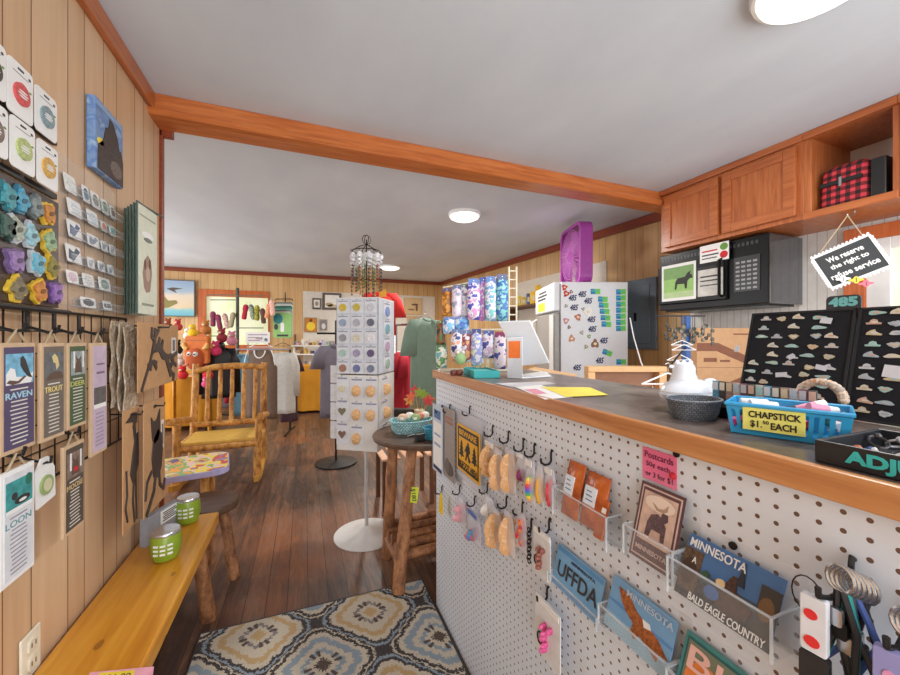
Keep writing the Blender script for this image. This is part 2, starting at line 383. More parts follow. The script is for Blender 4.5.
# near part of the right wall: off-white beadboard with a wood-framed door with a light beyond it
dY0, dY1 = aX(875, 260, XR).y, aX(905, 260, XR).y
struct(MB().bx(XR, XR+0.1, -1.6, 2.0, 0, 2.3), 'wall_right_front', m_bead)
win2 = thing('window_2', (XR, (dY0+dY1)/2, 1.1), None, None); win2['kind'] = 'structure'
y_post0, y_post1 = aX(868, 270, XR).y, aX(846, 270, XR).y
mb = MB(); ztr0, ztr1 = aX(868, 240, XR-0.03).z, aX(868, 226, XR-0.03).z
mb.bx(XR-0.03, XR, y_post0, y_post1, 0.9, ztr0); mb.bx(XR-0.03, XR, 0.2, y_post1, ztr0, ztr1)
mb.build('window_frame', m_frame, win2, bevel=0.004)
mb = MB(); y2 = aX(893, 270, XR).y
mb.bx(XR-0.022, XR, y2, y_post0, 0.9, ztr0); mb.bx(XR-0.02, XR, 0.25, y2, ztr0-0.06, ztr0)
mb.build('sash', m_paper, win2, bevel=0.003)
MB().bx(XR-0.008, XR-0.002, 0.25, y2, 0.9, ztr0-0.06).build('pane', m_day, win2)
# trims
struct(MB().bx(XW, XW+0.02, -1.6, YE, 2.225, 2.299), 'trim_1', m_cherry_y, bevel=0.004)
struct(MB().bx(XW-0.09, XW+0.012, YE, YE+0.03, 0, 2.299), 'trim_2', m_trim, bevel=0.003)
struct(MB().bx(XL, XR, YB-0.03, YB, zb-0.075, zb-0.01), 'trim_3', m_trim, bevel=0.004)
mb = MB(); y0_, y1_ = 2.1, YB
z_ = lambda y: 2.3+0.029*(y-2.05)
mb.add([(XR-0.03, y0_, z_(y0_)-0.08), (XR, y0_, z_(y0_)-0.08), (XR, y1_, z_(y1_)-0.08), (XR-0.03, y1_, z_(y1_)-0.08),
        (XR-0.03, y0_, z_(y0_)-0.005), (XR, y0_, z_(y0_)-0.005), (XR, y1_, z_(y1_)-0.005), (XR-0.03, y1_, z_(y1_)-0.005)],
       [(3, 2, 1, 0), (4, 5, 6, 7), (0, 1, 5, 4), (1, 2, 6, 5), (2, 3, 7, 6), (3, 0, 4, 7)])
struct(mb, 'trim_4', m_trim)
# ceiling beam: upper board with a rounded, wider lower moulding
beam = thing('beam', (0.9, 2.03, 2.2), None, None); beam['kind'] = 'structure'
MB().bx(XW, XR-0.01, 1.945, 2.045, 2.24, 2.299).build('beam_board', m_cherry, beam, bevel=0.003)
prof = [(1.945, 2.245), (1.925, 2.235), (1.92, 2.215), (1.932, 2.2), (1.96, 2.197), (2.06, 2.197), (2.06, 2.245)]
mb = MB(); mb.prism([(XW, y, z) for y, z in prof], (XR-0.01-XW, 0, 0)); mb.build('beam_moulding', m_cherry, beam)
MB().bx(XW, XW+0.05, 2.06, 2.09, 2.17, 2.24).build('beam_bracket', m_trim, beam, bevel=0.003)
# baseboards
struct(MB().bx(XL, XR, YB-0.015, YB, 0, 0.09), 'baseboard_back', m_trim)

# ================================================================== LARGE THINGS
def place(fr, px, py):
    """where the sight line through a pixel meets the plane of a frame, in its own coordinates"""
    d = ray(px, py); q = CAMP + d*((fr.o-CAMP).dot(fr.n)/d.dot(fr.n)) - fr.o
    return q.dot(fr.r), q.dot(fr.u)
# ceiling lights
g = G('glowing_opal_diffuser'); g.set(g.b.inputs['Emission Color'], (1, 0.97, 0.9, 1)); g.b.inputs['Emission Strength'].default_value = 1.6
m_glow = g.out(rgb(250, 248, 240), 0.4)
for (x, y, z, r, e), lab in zip(LAMPS, ('large round opal ceiling dome light above the counter', 'round flat ceiling light just beyond the wooden beam', 'small far round ceiling light near the back wall')):
    t = thing('ceiling_light', (x, y, z), lab, 'ceiling light')
    MB().lathe([(r*1.06, z-0.001), (r*1.08, z-0.015), (r*1.04, z-0.03), (r*0.98, z-0.03)], (x, y, 0), 32).build('rim', m_white, t, smooth=True)
    MB().lathe([(r*0.99, z-0.025), (r*0.94, z-0.042), (r*0.7, z-0.058), (r*0.3, z-0.066), (0.005, z-0.067)], (x, y, 0), 32).build('diffuser', m_glow, t, smooth=True)

# ---- the counter
CE = 1.64                       # far end of the counter
g = G('white_pegboard'); s = g.xyz(); P_ = 0.0217
ax = g.math('SUBTRACT', g.math('FRACT', g.math('DIVIDE', g.math('ADD', s[1], 10.0), P_)), 0.5)
az = g.math('SUBTRACT', g.math('FRACT', g.math('DIVIDE', g.math('ADD', s[2], 10.006), P_)), 0.5)
rr = g.math('SQRT', g.math('ADD', g.math('MULTIPLY', ax, ax), g.math('MULTIPLY', az, az)))
hole = g.math('LESS_THAN', rr, 0.14); n = g.noise(3, 3)
g.bump(g.math('SUBTRACT', 1.0, hole), 0.6, 0.003)
m_peg = g.out(g.mix(hole, g.ramp(n, [(0.3, rgb(216, 224, 236)), (0.7, rgb(228, 236, 248))]), rgb(108, 82, 68)), 0.42)
g = G('worn_dark_laminate'); n = g.noise(6, 5, sc=(2, 1, 1)); n2 = g.noise(60, 3)
m_lam = g.out(g.ramp(g.math('ADD', g.math('MULTIPLY', n, .8), g.math('MULTIPLY', n2, .2)), [(0.32, rgb(78, 66, 62)), (0.5, rgb(108, 94, 88)), (0.68, rgb(146, 132, 124))]), 0.28)
m_edge = wood('oak_counter_edge', (168, 108, 62), (196, 134, 82), (212, 156, 104), 1, 6, 0.35)
ct = thing('shop_counter', (0.77, 0.5, 0), 'long shop counter with white pegboard front, dark top and oak edge', 'counter')
MB().bx(0.575, 0.581, -0.75, CE-0.004, 0.0, 1.068).build('pegboard', m_peg, ct)
MB().bx(0.575, 0.588, CE-0.004, CE+0.002, 0.0, 1.068).build('corner_strip', m_white, ct)
MB().bx(0.581, 0.96, -0.75, CE-0.004, 0.0, 1.066).build('cabinet_body', m_paper, ct)
MB().bx(0.57, 0.985, -0.75, CE-0.004, 1.068, 1.098).build('countertop', m_lam, ct, bevel=0.002)
mb = MB(); mb.bx(0.556, 0.572, -0.75, CE+0.006, 1.064, 1.0995); mb.bx(0.572, 0.985, CE-0.004, CE+0.006, 1.064, 1.0995)
mb.build('oak_edge', m_edge, ct, bevel=0.003)

# ---- bench with log legs
BX1 = -0.365
bt = thing('log_bench', (-0.48, 1.4, 0), 'yellow varnished plank bench on log legs against the left wall', 'bench')
MB().bx(XW+0.012, BX1, 0.35, 1.985, 0.395, 0.45).build('bench_top', m_bench, bt, bevel=0.008)
def log(mb, a, b, r0, r1=None, seg=10, mi=0, wob=0.12):
    a, b = V(a), V(b); r1 = r1 or r0; n = 7; pts = []; rs = []
    for i in range(n):
        f = i/(n-1); pts.append(a.lerp(b, f)+V((random.uniform(-1, 1), random.uniform(-1, 1), 0))*r0*wob*(0 < i < n-1)); rs.append((r0+(r1-r0)*f)*random.uniform(0.93, 1.07))
    return mb.tube(pts, rs, seg, mi)
for (x, y, dx, dy) in ((-0.415, 1.84, 0.02, 0.09), (-0.56, 1.84, -0.02, 0.09), (-0.455, 0.75, 0.0, -0.09), (-0.56, 0.75, -0.0, -0.09)):
    log(MB(), (x, y, 0.4), (x+dx, y+dy, 0.0), 0.028, 0.031).build('leg', m_logbark, bt, smooth=True)

# ---- upper cabinets
XC = 2.4
def shaker(fr, w, h, parent, mat=m_cherry_z, nm='door'):
    d = MB(); d.fbox(fr, 0, w, 0, h, 0, 0.016); o = d.build(nm, mat, parent, bevel=0.003)
    f = 0.052; b = MB()
    b.fbox(fr, 0, f, 0, h, 0.016, 0.024); b.fbox(fr, w-f, w, 0, h, 0.016, 0.024); b.fbox(fr, f, w-f, 0, f, 0.016, 0.024); b.fbox(fr, f, w-f, h-f, h, 0.016, 0.024)
    b.build('rail_frame', m_cherry_y, o, bevel=0.002)
    return o
cb = thing('wall_cabinet', (2.6, 1.52, 1.86), 'cherry-stained two-door wall cabinet above the black microwave', 'cabinet')
yA, yB_ = 1.945, 1.12
MB().bx(XC, XR, yB_, yA, 1.86, 2.2985).build('cabinet_body', m_cherry_z, cb, bevel=0.002)
for xl, xr in ((666, 720), (724, 797)):
    y0, y1 = aX(xl, 240, XC).y, aX(xr, 240, XC).y
    shaker(Fr((XC, y0, 1.885), (0, -1, 0)), y0-y1, 0.36, cb)
MB().bx(XC-0.02, XC, yB_, yA, 2.262, 2.2985).build('cornice', m_cherry_y, cb, bevel=0.004)
yS0, yS1 = yB_, 0.79
sh = thing('open_shelf_cabinet', (2.6, 0.95, 1.86), 'open cherry wall shelf cubby holding the plaid lunch bag', 'shelf')
mb = MB(); mb.bx(XC, XR, yS1, yS0, 1.86, 1.885); mb.bx(XC, XR, yS1, yS0, 2.262, 2.2985); mb.bx(XC, XR, yS0-0.03, yS0, 1.885, 2.262); mb.bx(XC, XR, yS1, yS1+0.02, 1.885, 2.262)
mb.build('shelf_box', m_cherry_z, sh, bevel=0.002)
MB().bx(XR-0.012, XR-0.002, yS1+0.02, yS0-0.03, 1.885, 2.262).build('back_panel', m_paper, sh)
MB().bx(XC-0.02, XC, yS1, yS0, 2.262, 2.2985).build('cornice', m_cherry_y, sh, bevel=0.004)
MB().bx(XC-0.012, XC, yS1, yS0, 1.853, 1.89).build('shelf_lip', m_cherry_y, sh, bevel=0.003)
c2 = thing('wall_cabinet', (2.6, 0.4, 1.86), 'cherry wall cabinet end at the right edge beyond the open cubby', 'cabinet')
MB().bx(XC, XR, 0.0, yS1, 1.86, 2.2985).build('cabinet_body', m_cherry_z, c2, bevel=0.002)
shaker(Fr((XC, yS1-0.02, 1.885), (0, -1, 0)), 0.36, 0.36, c2)
MB().bx(XC-0.02, XC, 0.0, yS1, 2.262, 2.2985).build('cornice', m_cherry_y, c2, bevel=0.004)
# plaid lunch bag
def plaid():
    g = G('red_and_black_plaid_cloth'); s = g.xyz(); f = []
    for k in (1, 2):
        q = g.math('FRACT', g.math('DIVIDE', g.math('ADD', s[k], 5.0), 0.035)); f.append(g.math('LESS_THAN', q, 0.5))
    tot = g.math('MULTIPLY', g.math('ADD', f[0], f[1]), 0.5)
    return g.out(g.ramp(tot, [(0, rgb(212, 62, 74)), (0.4, rgb(120, 28, 36)), (0.9, rgb(30, 20, 24))], 'CONSTANT'), 0.8)
bx0, bx1 = aX(818, 190, 2.45).y, aX(872, 190, 2.45).y
lb = thing('lunch_bag', (2.55, (bx0+bx1)/2, 1.89), 'red and black plaid soft lunch bag in the open cherry cubby', 'bag')
def bagring(z, k, x0=2.43):
    w_ = (bx0-bx1)/2*k; cy = (bx0+bx1)/2; pts = []
    for i in range(24):
        a = 2*PI*i/24; ca, sa = math.cos(a), math.sin(a)
        q = 0.35; pts.append(V((2.55+0.12*k*math.copysign(abs(ca)**q, ca), cy+w_*math.copysign(abs(sa)**q, sa), z)))
    return pts
MB().loft([bagring(1.888, 0.97), bagring(1.9, 1.0), bagring(1.98, 0.97), bagring(2.06, 0.93), bagring(2.085, 0.88), bagring(2.1, 0.7)]).build('bag_body', plaid(), lb, smooth=True)
MB().fbox(Fr((2.427, (bx0+bx1)/2+0.075, 2.0), (0, -1, 0)), 0, 0.15, 0, 0.018, 0, 0.008).build('strap', m_black, lb)
MB().bx(2.44, 2.66, bx1-0.05, bx1+0.002, 1.892, 2.075).build('side_panel', m_black, lb, bevel=0.006)
MB().bx(2.418, 2.424, (bx0+bx1)/2-0.005, (bx0+bx1)/2+0.005, 1.985, 2.03).build('buckle', m_steel, lb)

# ---- microwave
XM = 2.46; my0, my1 = aX(661, 270, XM).y, aX(770, 270, XM).y
mz1 = aX(661, 257, XM).z; mz0 = aX(661, 311, XM).z
mw = thing('microwave', (2.6, (my0+my1)/2, mz0), 'black over-the-range microwave under the cherry cabinets', 'microwave')
m_gloss = M(12, 12, 13, 0.28); m_gloss.node_tree.nodes['Principled BSDF'].inputs['Specular IOR Level'].default_value = 0.25; m_side = M(120, 122, 126, 0.12, 0.75); m_dkglass = M(60, 62, 60, 0.08)
MB().bx(XM, XR-0.002, my1, my0, mz0, mz1-0.001).build('case', m_side, mw, bevel=0.004)
fm = Fr((XM, my0, mz0), (0, -1, 0)); W_, H_ = my0-my1, mz1-mz0
MB().fbox(fm, 0, W_, 0, H_, 0, 0.012).build('front', m_gloss, mw, bevel=0.004)
dr = MB().fbox(fm, 0.0, W_*0.69, H_*0.1, H_*0.78, 0.012, 0.03).build('door', m_gloss, mw, bevel=0.006)
MB().fbox(fm, W_*0.07, W_*0.6, H_*0.2, H_*0.66, 0.03, 0.032).build('window', m_dkglass, dr)
hx = W_*0.65
MB().tube([fm.p(hx, H_*0.16, 0.03), fm.p(hx, H_*0.18, 0.055), fm.p(hx, H_*0.72, 0.055), fm.p(hx, H_*0.74, 0.03)], 0.009).build('handle', m_gloss, dr, smooth=True)
kp = MB().fbox(fm, W_*0.74, W_*0.94, H_*0.2, H_*0.72, 0.012, 0.016).build('keypad', M(40, 40, 42, 0.3), mw)
mb = MB()
for i in range(4):
    for j in range(7): mb.fbox(fm, W_*(0.755+0.045*i), W_*(0.785+0.045*i), H_*(0.23+0.065*j), H_*(0.26+0.065*j), 0.016, 0.018)
mb.build('button_markings', M(150, 150, 152, 0.5), kp)
mb = MB()
for i in range(26): mb.fbox(fm, W_*(0.03+0.035*i), W_*(0.05+0.035*i), H_*0.88, H_*0.93, 0.012, 0.014)
mb.build('vent', M(48, 48, 50, 0.4), mw)
MB().bx(XM+0.02, XR-0.05, my1+0.02, my0-0.02, mz0-0.012, mz0).build('underside', m_gloss, mw)
# photograph, torn note, sticker sign on the microwave
def flat_card(name, fr, w, h, mat, items, label, cat, group=None, th=0.0015, bevel=0.0):
    o = MB().fbox(fr, 0, w, 0, h, 0, th).build(name, mat, None, bevel=bevel); tag(o, label, cat, group)
    if items: fset(o, fr, w, h, items, th)
    return o
fr, w_, h_ = card(662, 267, 302, 696, (XM-0.033, 0, 0), RIGHTW)
flat_card('photograph', fr, w_, h_, m_paper, [('r', .06, .94, .08, .92, M(150, 196, 110, 0.6)), ('r', .06, .94, .6, .92, M(120, 160, 96, 0.6)), ('r', .06, .94, .08, .24, M(180, 205, 150, 0.6)),
    ('p', [(.4, .3), (.45, .3), (.48, .44), (.68, .43), (.7, .3), (.75, .3), (.77, .5), (.84, .56), (.92, .56), (.9, .64), (.84, .68), (.86, .76), (.78, .72), (.7, .62), (.48, .6), (.42, .5)], M(40, 40, 32, .6))], 'photograph of a dark moose in green grass taped on the microwave door', 'photo')
fr, w_, h_ = card(698, 271, 297, 723, (XM-0.034, 0, 0), RIGHTW)
flat_card('torn_note', fr, w_, h_, M(206, 204, 198, 0.7, var=0.15), [('r', .1, .85, .7, .76, m_charcoal), ('r', .1, .8, .55, .6, m_charcoal), ('r', .1, .9, .38, .42, m_charcoal)], 'worn grey paper note taped on the microwave window', 'note')
fr, w_, h_ = card(700, 247, 264, 729, (XM-0.035, 0, 0), RIGHTW)
flat_card('sticker_sign', fr, w_, h_, m_paper, [('r', .08, .62, .6, .68, m_redfelt), ('r', .08, .66, .38, .46, m_charcoal), ('r', .08, .6, .2, .26, m_charcoal), ('o', .84, .74, .13, .2, m_green), ('o', .84, .3, .13, .2, m_redfelt)],
    'white sticker sign with green and red dots above the microwave door', 'sign')

# ---- back counter under the microwave
bk = thing('back_counter', (2.45, 1.0, 0), 'low back counter with light top against the beadboard wall', 'counter')
MB().bx(2.2, XR-0.01, 0.2, 1.98, 0.0, 0.86).build('cabinet_body', m_cherry_z, bk)
MB().bx(2.17, XR-0.01, 0.2, 2.0, 0.86, 0.892).build('countertop', m_lam, bk, bevel=0.003)

# ---- refrigerator
m_frdg = M(222, 224, 228, 0.35, var=0.02)
ff = Fr((1.975, 2.53, 0), (0.936, -0.352, 0)); FW_, FD, FH = 0.56, 0.62, 1.71
rf = thing('refrigerator', ff.p(FW_/2, 0, -FD/2), 'white refrigerator covered with magnets, purple fan standing on its top', 'refrigerator')
MB().fbox(ff, 0, FW_, 0.02, FH, -FD, 0).build('cabinet_body', m_frdg, rf, bevel=0.006)
fz = MB().fbox(ff, -0.06, -0.004, 1.47, FH, -FD, -0.003).build('freezer_door', m_frdg, rf, bevel=0.012)
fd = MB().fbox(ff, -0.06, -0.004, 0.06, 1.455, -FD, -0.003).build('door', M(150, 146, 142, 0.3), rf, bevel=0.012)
fs = Fr(ff.p(-0.06, 0, -FD), ff.n)   # door plane seen from the left: right hand runs back towards ff.n
MB().fbox(fs, FD-0.12, FD-0.003, 0.1, 1.44, 0, 0.002).build('edge_trim', M(214, 214, 212, .3), fd)
MB().tube([fs.p(0.06, 1.0, 0), fs.p(0.06, 1.02, 0.04), fs.p(0.06, 1.4, 0.04), fs.p(0.06, 1.42, 0)], 0.01).build('handle', m_white, fd, smooth=True)
mb = MB(); mb.fbox(fs, 0.12, 0.42, 1.62, 1.635, 0.0, 0.002); mb.fbox(fs, 0.12, 0.38, 1.59, 1.605, 0.0, 0.002); mb.fbox(fs, 0.16, 0.4, 1.65, 1.665, 0.0, 0.002); mb.build('printed_lines', m_charcoal, fz)
MB().fbox(fs, 0.12, 0.36, 1.49, 1.565, 0.0, 0.002).build('sticker', m_yellow, fz)
# magnets
z_ = lambda x, y: place(ff, 560+x/6.74, 280+y/6.74)
ords = ['first', 'second', 'third', 'fourth', 'fifth', 'sixth', 'seventh', 'eighth', 'ninth', 'tenth', 'eleventh', 'twelfth']
m_script = M(36, 44, 92, 0.6); m_lime = M(110, 200, 70, 0.5); m_blu = M(30, 120, 190, 0.5)
marks = [(85, 120, 'upper left one'), (150, 95, 'topmost, below the fan'), (190, 140, 'just left of the upper green magnets'), (95, 185, 'second down on the left side'), (212, 265, 'beside the white house magnet'),
         (218, 330, 'right of the round ones'), (295, 408, 'below the shorter green column'), (268, 542, 'lowest, near the wooden frame'), (115, 590, 'lowest left, dark scribble')]
for x, y, wh in marks:
    a, b = z_(x, y); mb = MB(); mb.text(ff, '485', a, b, 0.072, 0.05, d=0.0008, bold=0.035, shear=0.35)
    tag(mb.build('number_magnet', m_script), 'navy script number on the refrigerator, '+wh, 'magnet', 'script number magnets on the refrigerator')
def gm(x, y, lab, rot=0.0, grp=None):
    a, b = z_(x, y); f_ = ff.sub(a, b, 0.0, rot)
    o = MB().fbox(f_, -0.04, 0.04, -0.022, 0.022, 0.0005, 0.003).build('sticker_magnet', m_lime); tag(o, lab, 'magnet', grp or 'green and blue sticker magnets')
    mb = MB(); mb.poly(f_, [(-0.04, -0.022), (0.0, -0.022), (-0.01, 0.022), (-0.04, 0.022)], 0.003, 0.0035, 0); mb.poly(f_, [(-0.035, 0.0), (0.02, 0.0), (0.02, 0.008), (-0.035, 0.012)], 0.0035, 0.004, 1); mb.build('print', [m_blu, m_teal], o)
gm(238, 78, 'single green and blue magnet at the top, left of the two columns')
for k, y in enumerate((130, 170, 212, 255, 298)): gm(288+6*k, y, 'green and blue magnet in the slanting middle column, %s from its top' % ords[k], -0.05)
for k in range(7): gm(410, 80+41*k, 'green and blue magnet in the straight right-hand column, %s from its top' % ords[k], 0.04)
gm(318, 490, 'tilted green and blue magnet alone below the middle column', -0.35); gm(412, 552, 'green and blue magnet alone at the lower right of the refrigerator')
smalls = [(30, 50, 'red and white souvenir magnet', m_redfelt, 0.02, 'at the top left corner'), (42, 92, 'red and white souvenir magnet', m_redfelt, 0.022, 'just below the corner magnet'), (75, 80, 'small brown moose magnet', m_brown, .012, 'beside the red corner magnets'),
          (120, 250, 'rust coloured animal magnet', M(190, 120, 96), .024, 'left of the white house magnet'), (40, 275, 'dusty pink animal magnet', M(196, 140, 150), .022, 'at the left edge'), (78, 395, 'rust and cream bear magnet', M(200, 140, 110), .024, 'low on the left'),
          (235, 430, 'brown owl shaped magnet', M(146, 100, 72), .03, 'below the script magnets'), (188, 215, 'white house shaped magnet', m_white, .032, 'in the upper middle'), (145, 355, 'small grey round magnet', M(150, 150, 140), .014, 'left of the green round one'),
          (195, 380, 'small green round magnet', M(140, 168, 130), .014, 'above the owl magnet'), (175, 450, 'small olive leaf magnet', M(150, 140, 100), .014, 'left of the owl magnet'), (60, 318, 'tiny dark ring magnet', m_charcoal, .012, 'below the pink animal'), (40, 175, 'tiny grey hook magnet', M(120, 120, 118), .012, 'near the left edge'), (155, 195, 'tiny grey bird magnet', M(130, 130, 140), .012, 'beside the white house')]
for x, y, nm, mt, r, wh in smalls:
    a, b = z_(x, y); mb = MB()
    ph = random.random()*6; mb.oval(ff, a, b, r, r*1.1, 0.0005, 0.006, n=24, f=lambda q: 1+0.22*math.sin(3*q+ph)+0.1*math.sin(5*q))
    o = mb.build('souvenir_magnet', mt); tag(o, nm+' on the refrigerator, '+wh, 'magnet')
    MB().oval(ff, a, b, r*0.45, r*0.4, 0.006, 0.0085, n=10).build('relief', m_cream, o)
# ---- box fan on the refrigerator
A = V((2.15, 2.50, FH+0.002)); dirF = V((0.30, 0.954, 0)).normalized()
fe = V((A.x, A.y, A.z)) + dirF*0.46
fan_f = Fr(fe, -dirF); fw, fh, ft = 0.46, 0.53, 0.11       # seen from the left: right hand towards the viewer's near corner
fn = thing('box_fan', fan_f.p(fw/2, 0, -ft/2), 'purple box fan standing on top of the refrigerator', 'fan')
m_purp = M(156, 58, 150, 0.4); m_purd = M(196, 120, 192, 0.4)
mb = MB(); th = 0.028
def rr_pts(w_, h_, r, n=5, inset=0.0):
    pts = []
    for cx, cy, a0 in ((w_-r, h_-r, 0), (r, h_-r, PI/2), (r, r, PI), (w_-r, r, 1.5*PI)):
        for i in range(n+1): a = a0+PI/2*i/n; pts.append((cx+(r-inset)*math.cos(a), cy+(r-inset)*math.sin(a)))
    return pts
o_, i_ = rr_pts(fw, fh, 0.07), rr_pts(fw, fh, 0.07, inset=th)
rings = [[fan_f.p(x, y, 0) for x, y in i_], [fan_f.p(x, y, 0) for x, y in o_], [fan_f.p(x, y, -ft) for x, y in o_], [fan_f.p(x, y, -ft) for x, y in i_]]
mb.loft(rings, closed=True); mb.build('housing', m_purp, fn, bevel=0.003)
for side, d in (('front_grille', -0.006), ('rear_grille', -ft+0.006)):
    mb = MB(); cx, cy = fw/2, fh/2
    for k in range(1, 9):
        r = 0.03+0.022*k; mb.tube([fan_f.p(cx+r*math.cos(2*PI*i/28), cy+r*1.12*math.sin(2*PI*i/28), d) for i in range(28)], 0.0022, 4, closed=True)
    for k in range(36):
        a = 2*PI*k/36; mb.tube([fan_f.p(cx+0.045*math.cos(a), cy+0.045*math.sin(a), d), fan_f.p(cx+0.205*math.cos(a+.2), cy+0.235*math.sin(a+.2), d)], 0.0025, 4)
    gr = mb.build(side, m_purd, fn)
    MB().oval(fan_f, cx, cy, 0.05, 0.05, d-0.004, d+0.004).build('badge', m_purp, gr)
    # corner webs of the grille
mb = MB()
for k in range(5):
    a0 = 2*PI*k/5; pts = []
    def bl(u, v, a0=a0):
        r = 0.04+0.16*v; a = a0+(u-0.5)*(0.55+0.5*v); return fan_f.p(fw/2+r*math.cos(a), fh/2+r*math.sin(a)*1.1, -ft/2+(u-0.5)*0.04)
    mb.sheet(bl, 4, 4, fan_f.n*0.003)
mb.tube([fan_f.p(fw/2, fh/2, -ft+0.02), fan_f.p(fw/2, fh/2, -0.02)], 0.035, 14)
mb.build('blades', M(170, 80, 168, .4), fn, smooth=True)

# ---- electrical panel on the right wall
fr, w_, h_ = card(612, 284, 348, 656, (XR-0.022, 0, 0), RIGHTW)
ep = thing('electrical_panel', fr.p(w_/2, 0, -0.01), 'grey metal electrical panel on the wood wall right of the refrigerator', 'electrical panel')
m_gr = M(104, 120, 132, 0.45)
MB().fbox(fr, 0, w_, 0, h_, -0.02, 0).build('panel_box', m_gr, ep, bevel=0.003)
dr = MB().fbox(fr, 0.05, w_-0.06, 0.05, h_-0.05, 0, 0.006).build('door', M(112, 128, 140, 0.4), ep, bevel=0.003)
MB().fbox(fr, w_*0.55, w_*0.6, h_*0.4, h_*0.52, 0.006, 0.012).build('latch', m_iron, dr)

# ================================================================== LEFT WALL AND ENTRANCE SIDE
XL_ = XW+0.012
def lcard(x0, yt, yb, x1, X=XL_): return card(x0, yt, yb, x1, (X, 0, 0), LEFT)
def hook(mb, p, n, r=0.004, L=0.05, drop=0.0):
    """plain peg hook leaving a wall at p along n"""
    p = V(p); n = V(n); mb.tube([p, p+n*L*0.8, p+n*L, p+n*(L+0.006)+UP*0.02], r, 6)
def rule(w, y, m, x0=0.12, x1=0.88): return ('r', x0, x1, y, y+0.012, m)
# white carded round tins on the black display rack
m_ydot = {}
g_rack = thing('ornament_rack', (XW+0.02, 0.55, 1.5), 'black wall rail rack carrying the white carded ornaments', 'rack')
y0_, y1_ = aX(-30, 120, XL_).y, aX(57, 120, XL_).y
for k, (ya, yb) in enumerate(((128, 150), (184, 203))):
    a, b = aX(0, ya-28 if k == 0 else ya-18, XL_), aX(57, yb, XL_)
for py, nm in ((143, 'rail'), (197, 'rail')):
    z = aX(57, py, XL_).z; MB().bx(XW, XW+0.01, y0_, y1_+0.005, z-0.006, z+0.008).build('rail', m_black, g_rack)
cards = [(-26, 20, 80, 5, (74, 64, 60), 'white ornament card with dark print, top row at the photo edge'), (6, 52, 108, 32, (206, 84, 84), 'white ornament card with a red round print, top row'), (34, 82, 128, 56, (128, 150, 156), 'white ornament card with a blue-grey round print, top row'),
         (-26, 86, 142, 7, (120, 100, 90), 'white ornament card half cut by the photo edge, lower row'), (9, 112, 164, 34, (176, 188, 120), 'white ornament card with a pale green round print, lower row'), (36, 136, 181, 57, (206, 160, 70), 'white ornament card with a mustard round print, lower row')]
for x0, yt, yb, x1, c, lab in cards:
    fr, w_, h_ = lcard(x0, yt, yb, x1, XL_+0.012)
    o = MB().rrect(fr, 0, w_, 0, h_, min(w_, h_)*0.14, 0, 0.002).build('ornament_card', m_white); tag(o, lab, 'ornament card', 'white ornament cards on the black rack')
    d = MB().oval(fr, w_*0.5, h_*0.45, w_*0.3, w_*0.3, 0.002, 0.006, n=28).build('round_ornament', M(*c, 0.45, 0, 0.25, 160), o)
    mb = MB(); mb.oval(fr, w_*0.5, h_*0.45, w_*0.2, w_*0.025, 0.006, 0.007, n=10); mb.oval(fr, w_*0.5, h_*0.5, w_*0.16, w_*0.02, 0.006, 0.007, n=10); mb.oval(fr, w_*0.5, h_*0.4, w_*0.16, w_*0.02, 0.006, 0.007, n=10); mb.build('relief', m_paper, d)
    mb = MB(); mb.rrect(fr, w_*0.38, w_*0.62, h_*0.88, h_*0.92, h_*0.015, 0.002, 0.0025, 0); mb.oval(fr, w_*0.85, h_*0.86, w_*0.05, w_*0.04, 0.002, 0.0025, 1, n=10); mb.oval(fr, w_*0.88, h_*0.62, w_*0.05, w_*0.03, 0.002, 0.0025, 2, n=10)
    mb.fbox(fr, w_*0.2, w_*0.8, h_*0.8, h_*0.815, 0.002, 0.0025, 3); mb.build('print', [m_black, M(70, 66, 66), m_green, M(150, 150, 150)], o)
# dark magnet board with wooden animal magnets
fr, w_, h_ = lcard(-24, 172, 300, 55, XW+0.004)
h_ = aX(55, 203, XW+0.004).z-aX(55, 308, XW+0.004).z; fr.o.z = aX(55, 308, XW+0.004).z
mbd = MB().fbox(fr, 0, w_, 0, h_, -0.003, 0.008).build('magnet_board', M(64, 48, 44, 0.35), bevel=0.002); tag(mbd, 'dark brown board for animal magnets on the left wall', 'board')
fmg = Fr(fr.p(0, 0, 0.008), fr.r)
mags = [(3, 196, 'teal', (70, 150, 160), 'first row at the photo edge'), (16, 200, 'bright blue', (80, 160, 190), 'first row, second in'), (31, 206, 'grey and teal', (130, 140, 140), 'first row, third in'), (44, 213, 'mustard orange', (196, 130, 50), 'first row, last'),
        (2, 226, 'dark green', (60, 90, 80), 'second row at the photo edge'), (11, 229, 'pale grey', (170, 178, 160), 'second row, second in'), (26, 235, 'white and blue', (150, 196, 206), 'second row, third in'), (45, 241, 'yellow and mint', (150, 180, 140), 'second row, last'),
        (11, 260, 'lilac', (150, 120, 172), 'third row, first'), (33, 263, 'blue and white', (110, 180, 200), 'third row, middle'), (48, 267, 'yellow and olive', (140, 130, 60), 'third row, last'),
        (13, 289, 'yellow and grey', (128, 118, 90), 'bottom row, first'), (35, 291, 'orange', (206, 134, 60), 'bottom row, middle'), (52, 292, 'purple', (150, 110, 180), 'bottom row, last')]
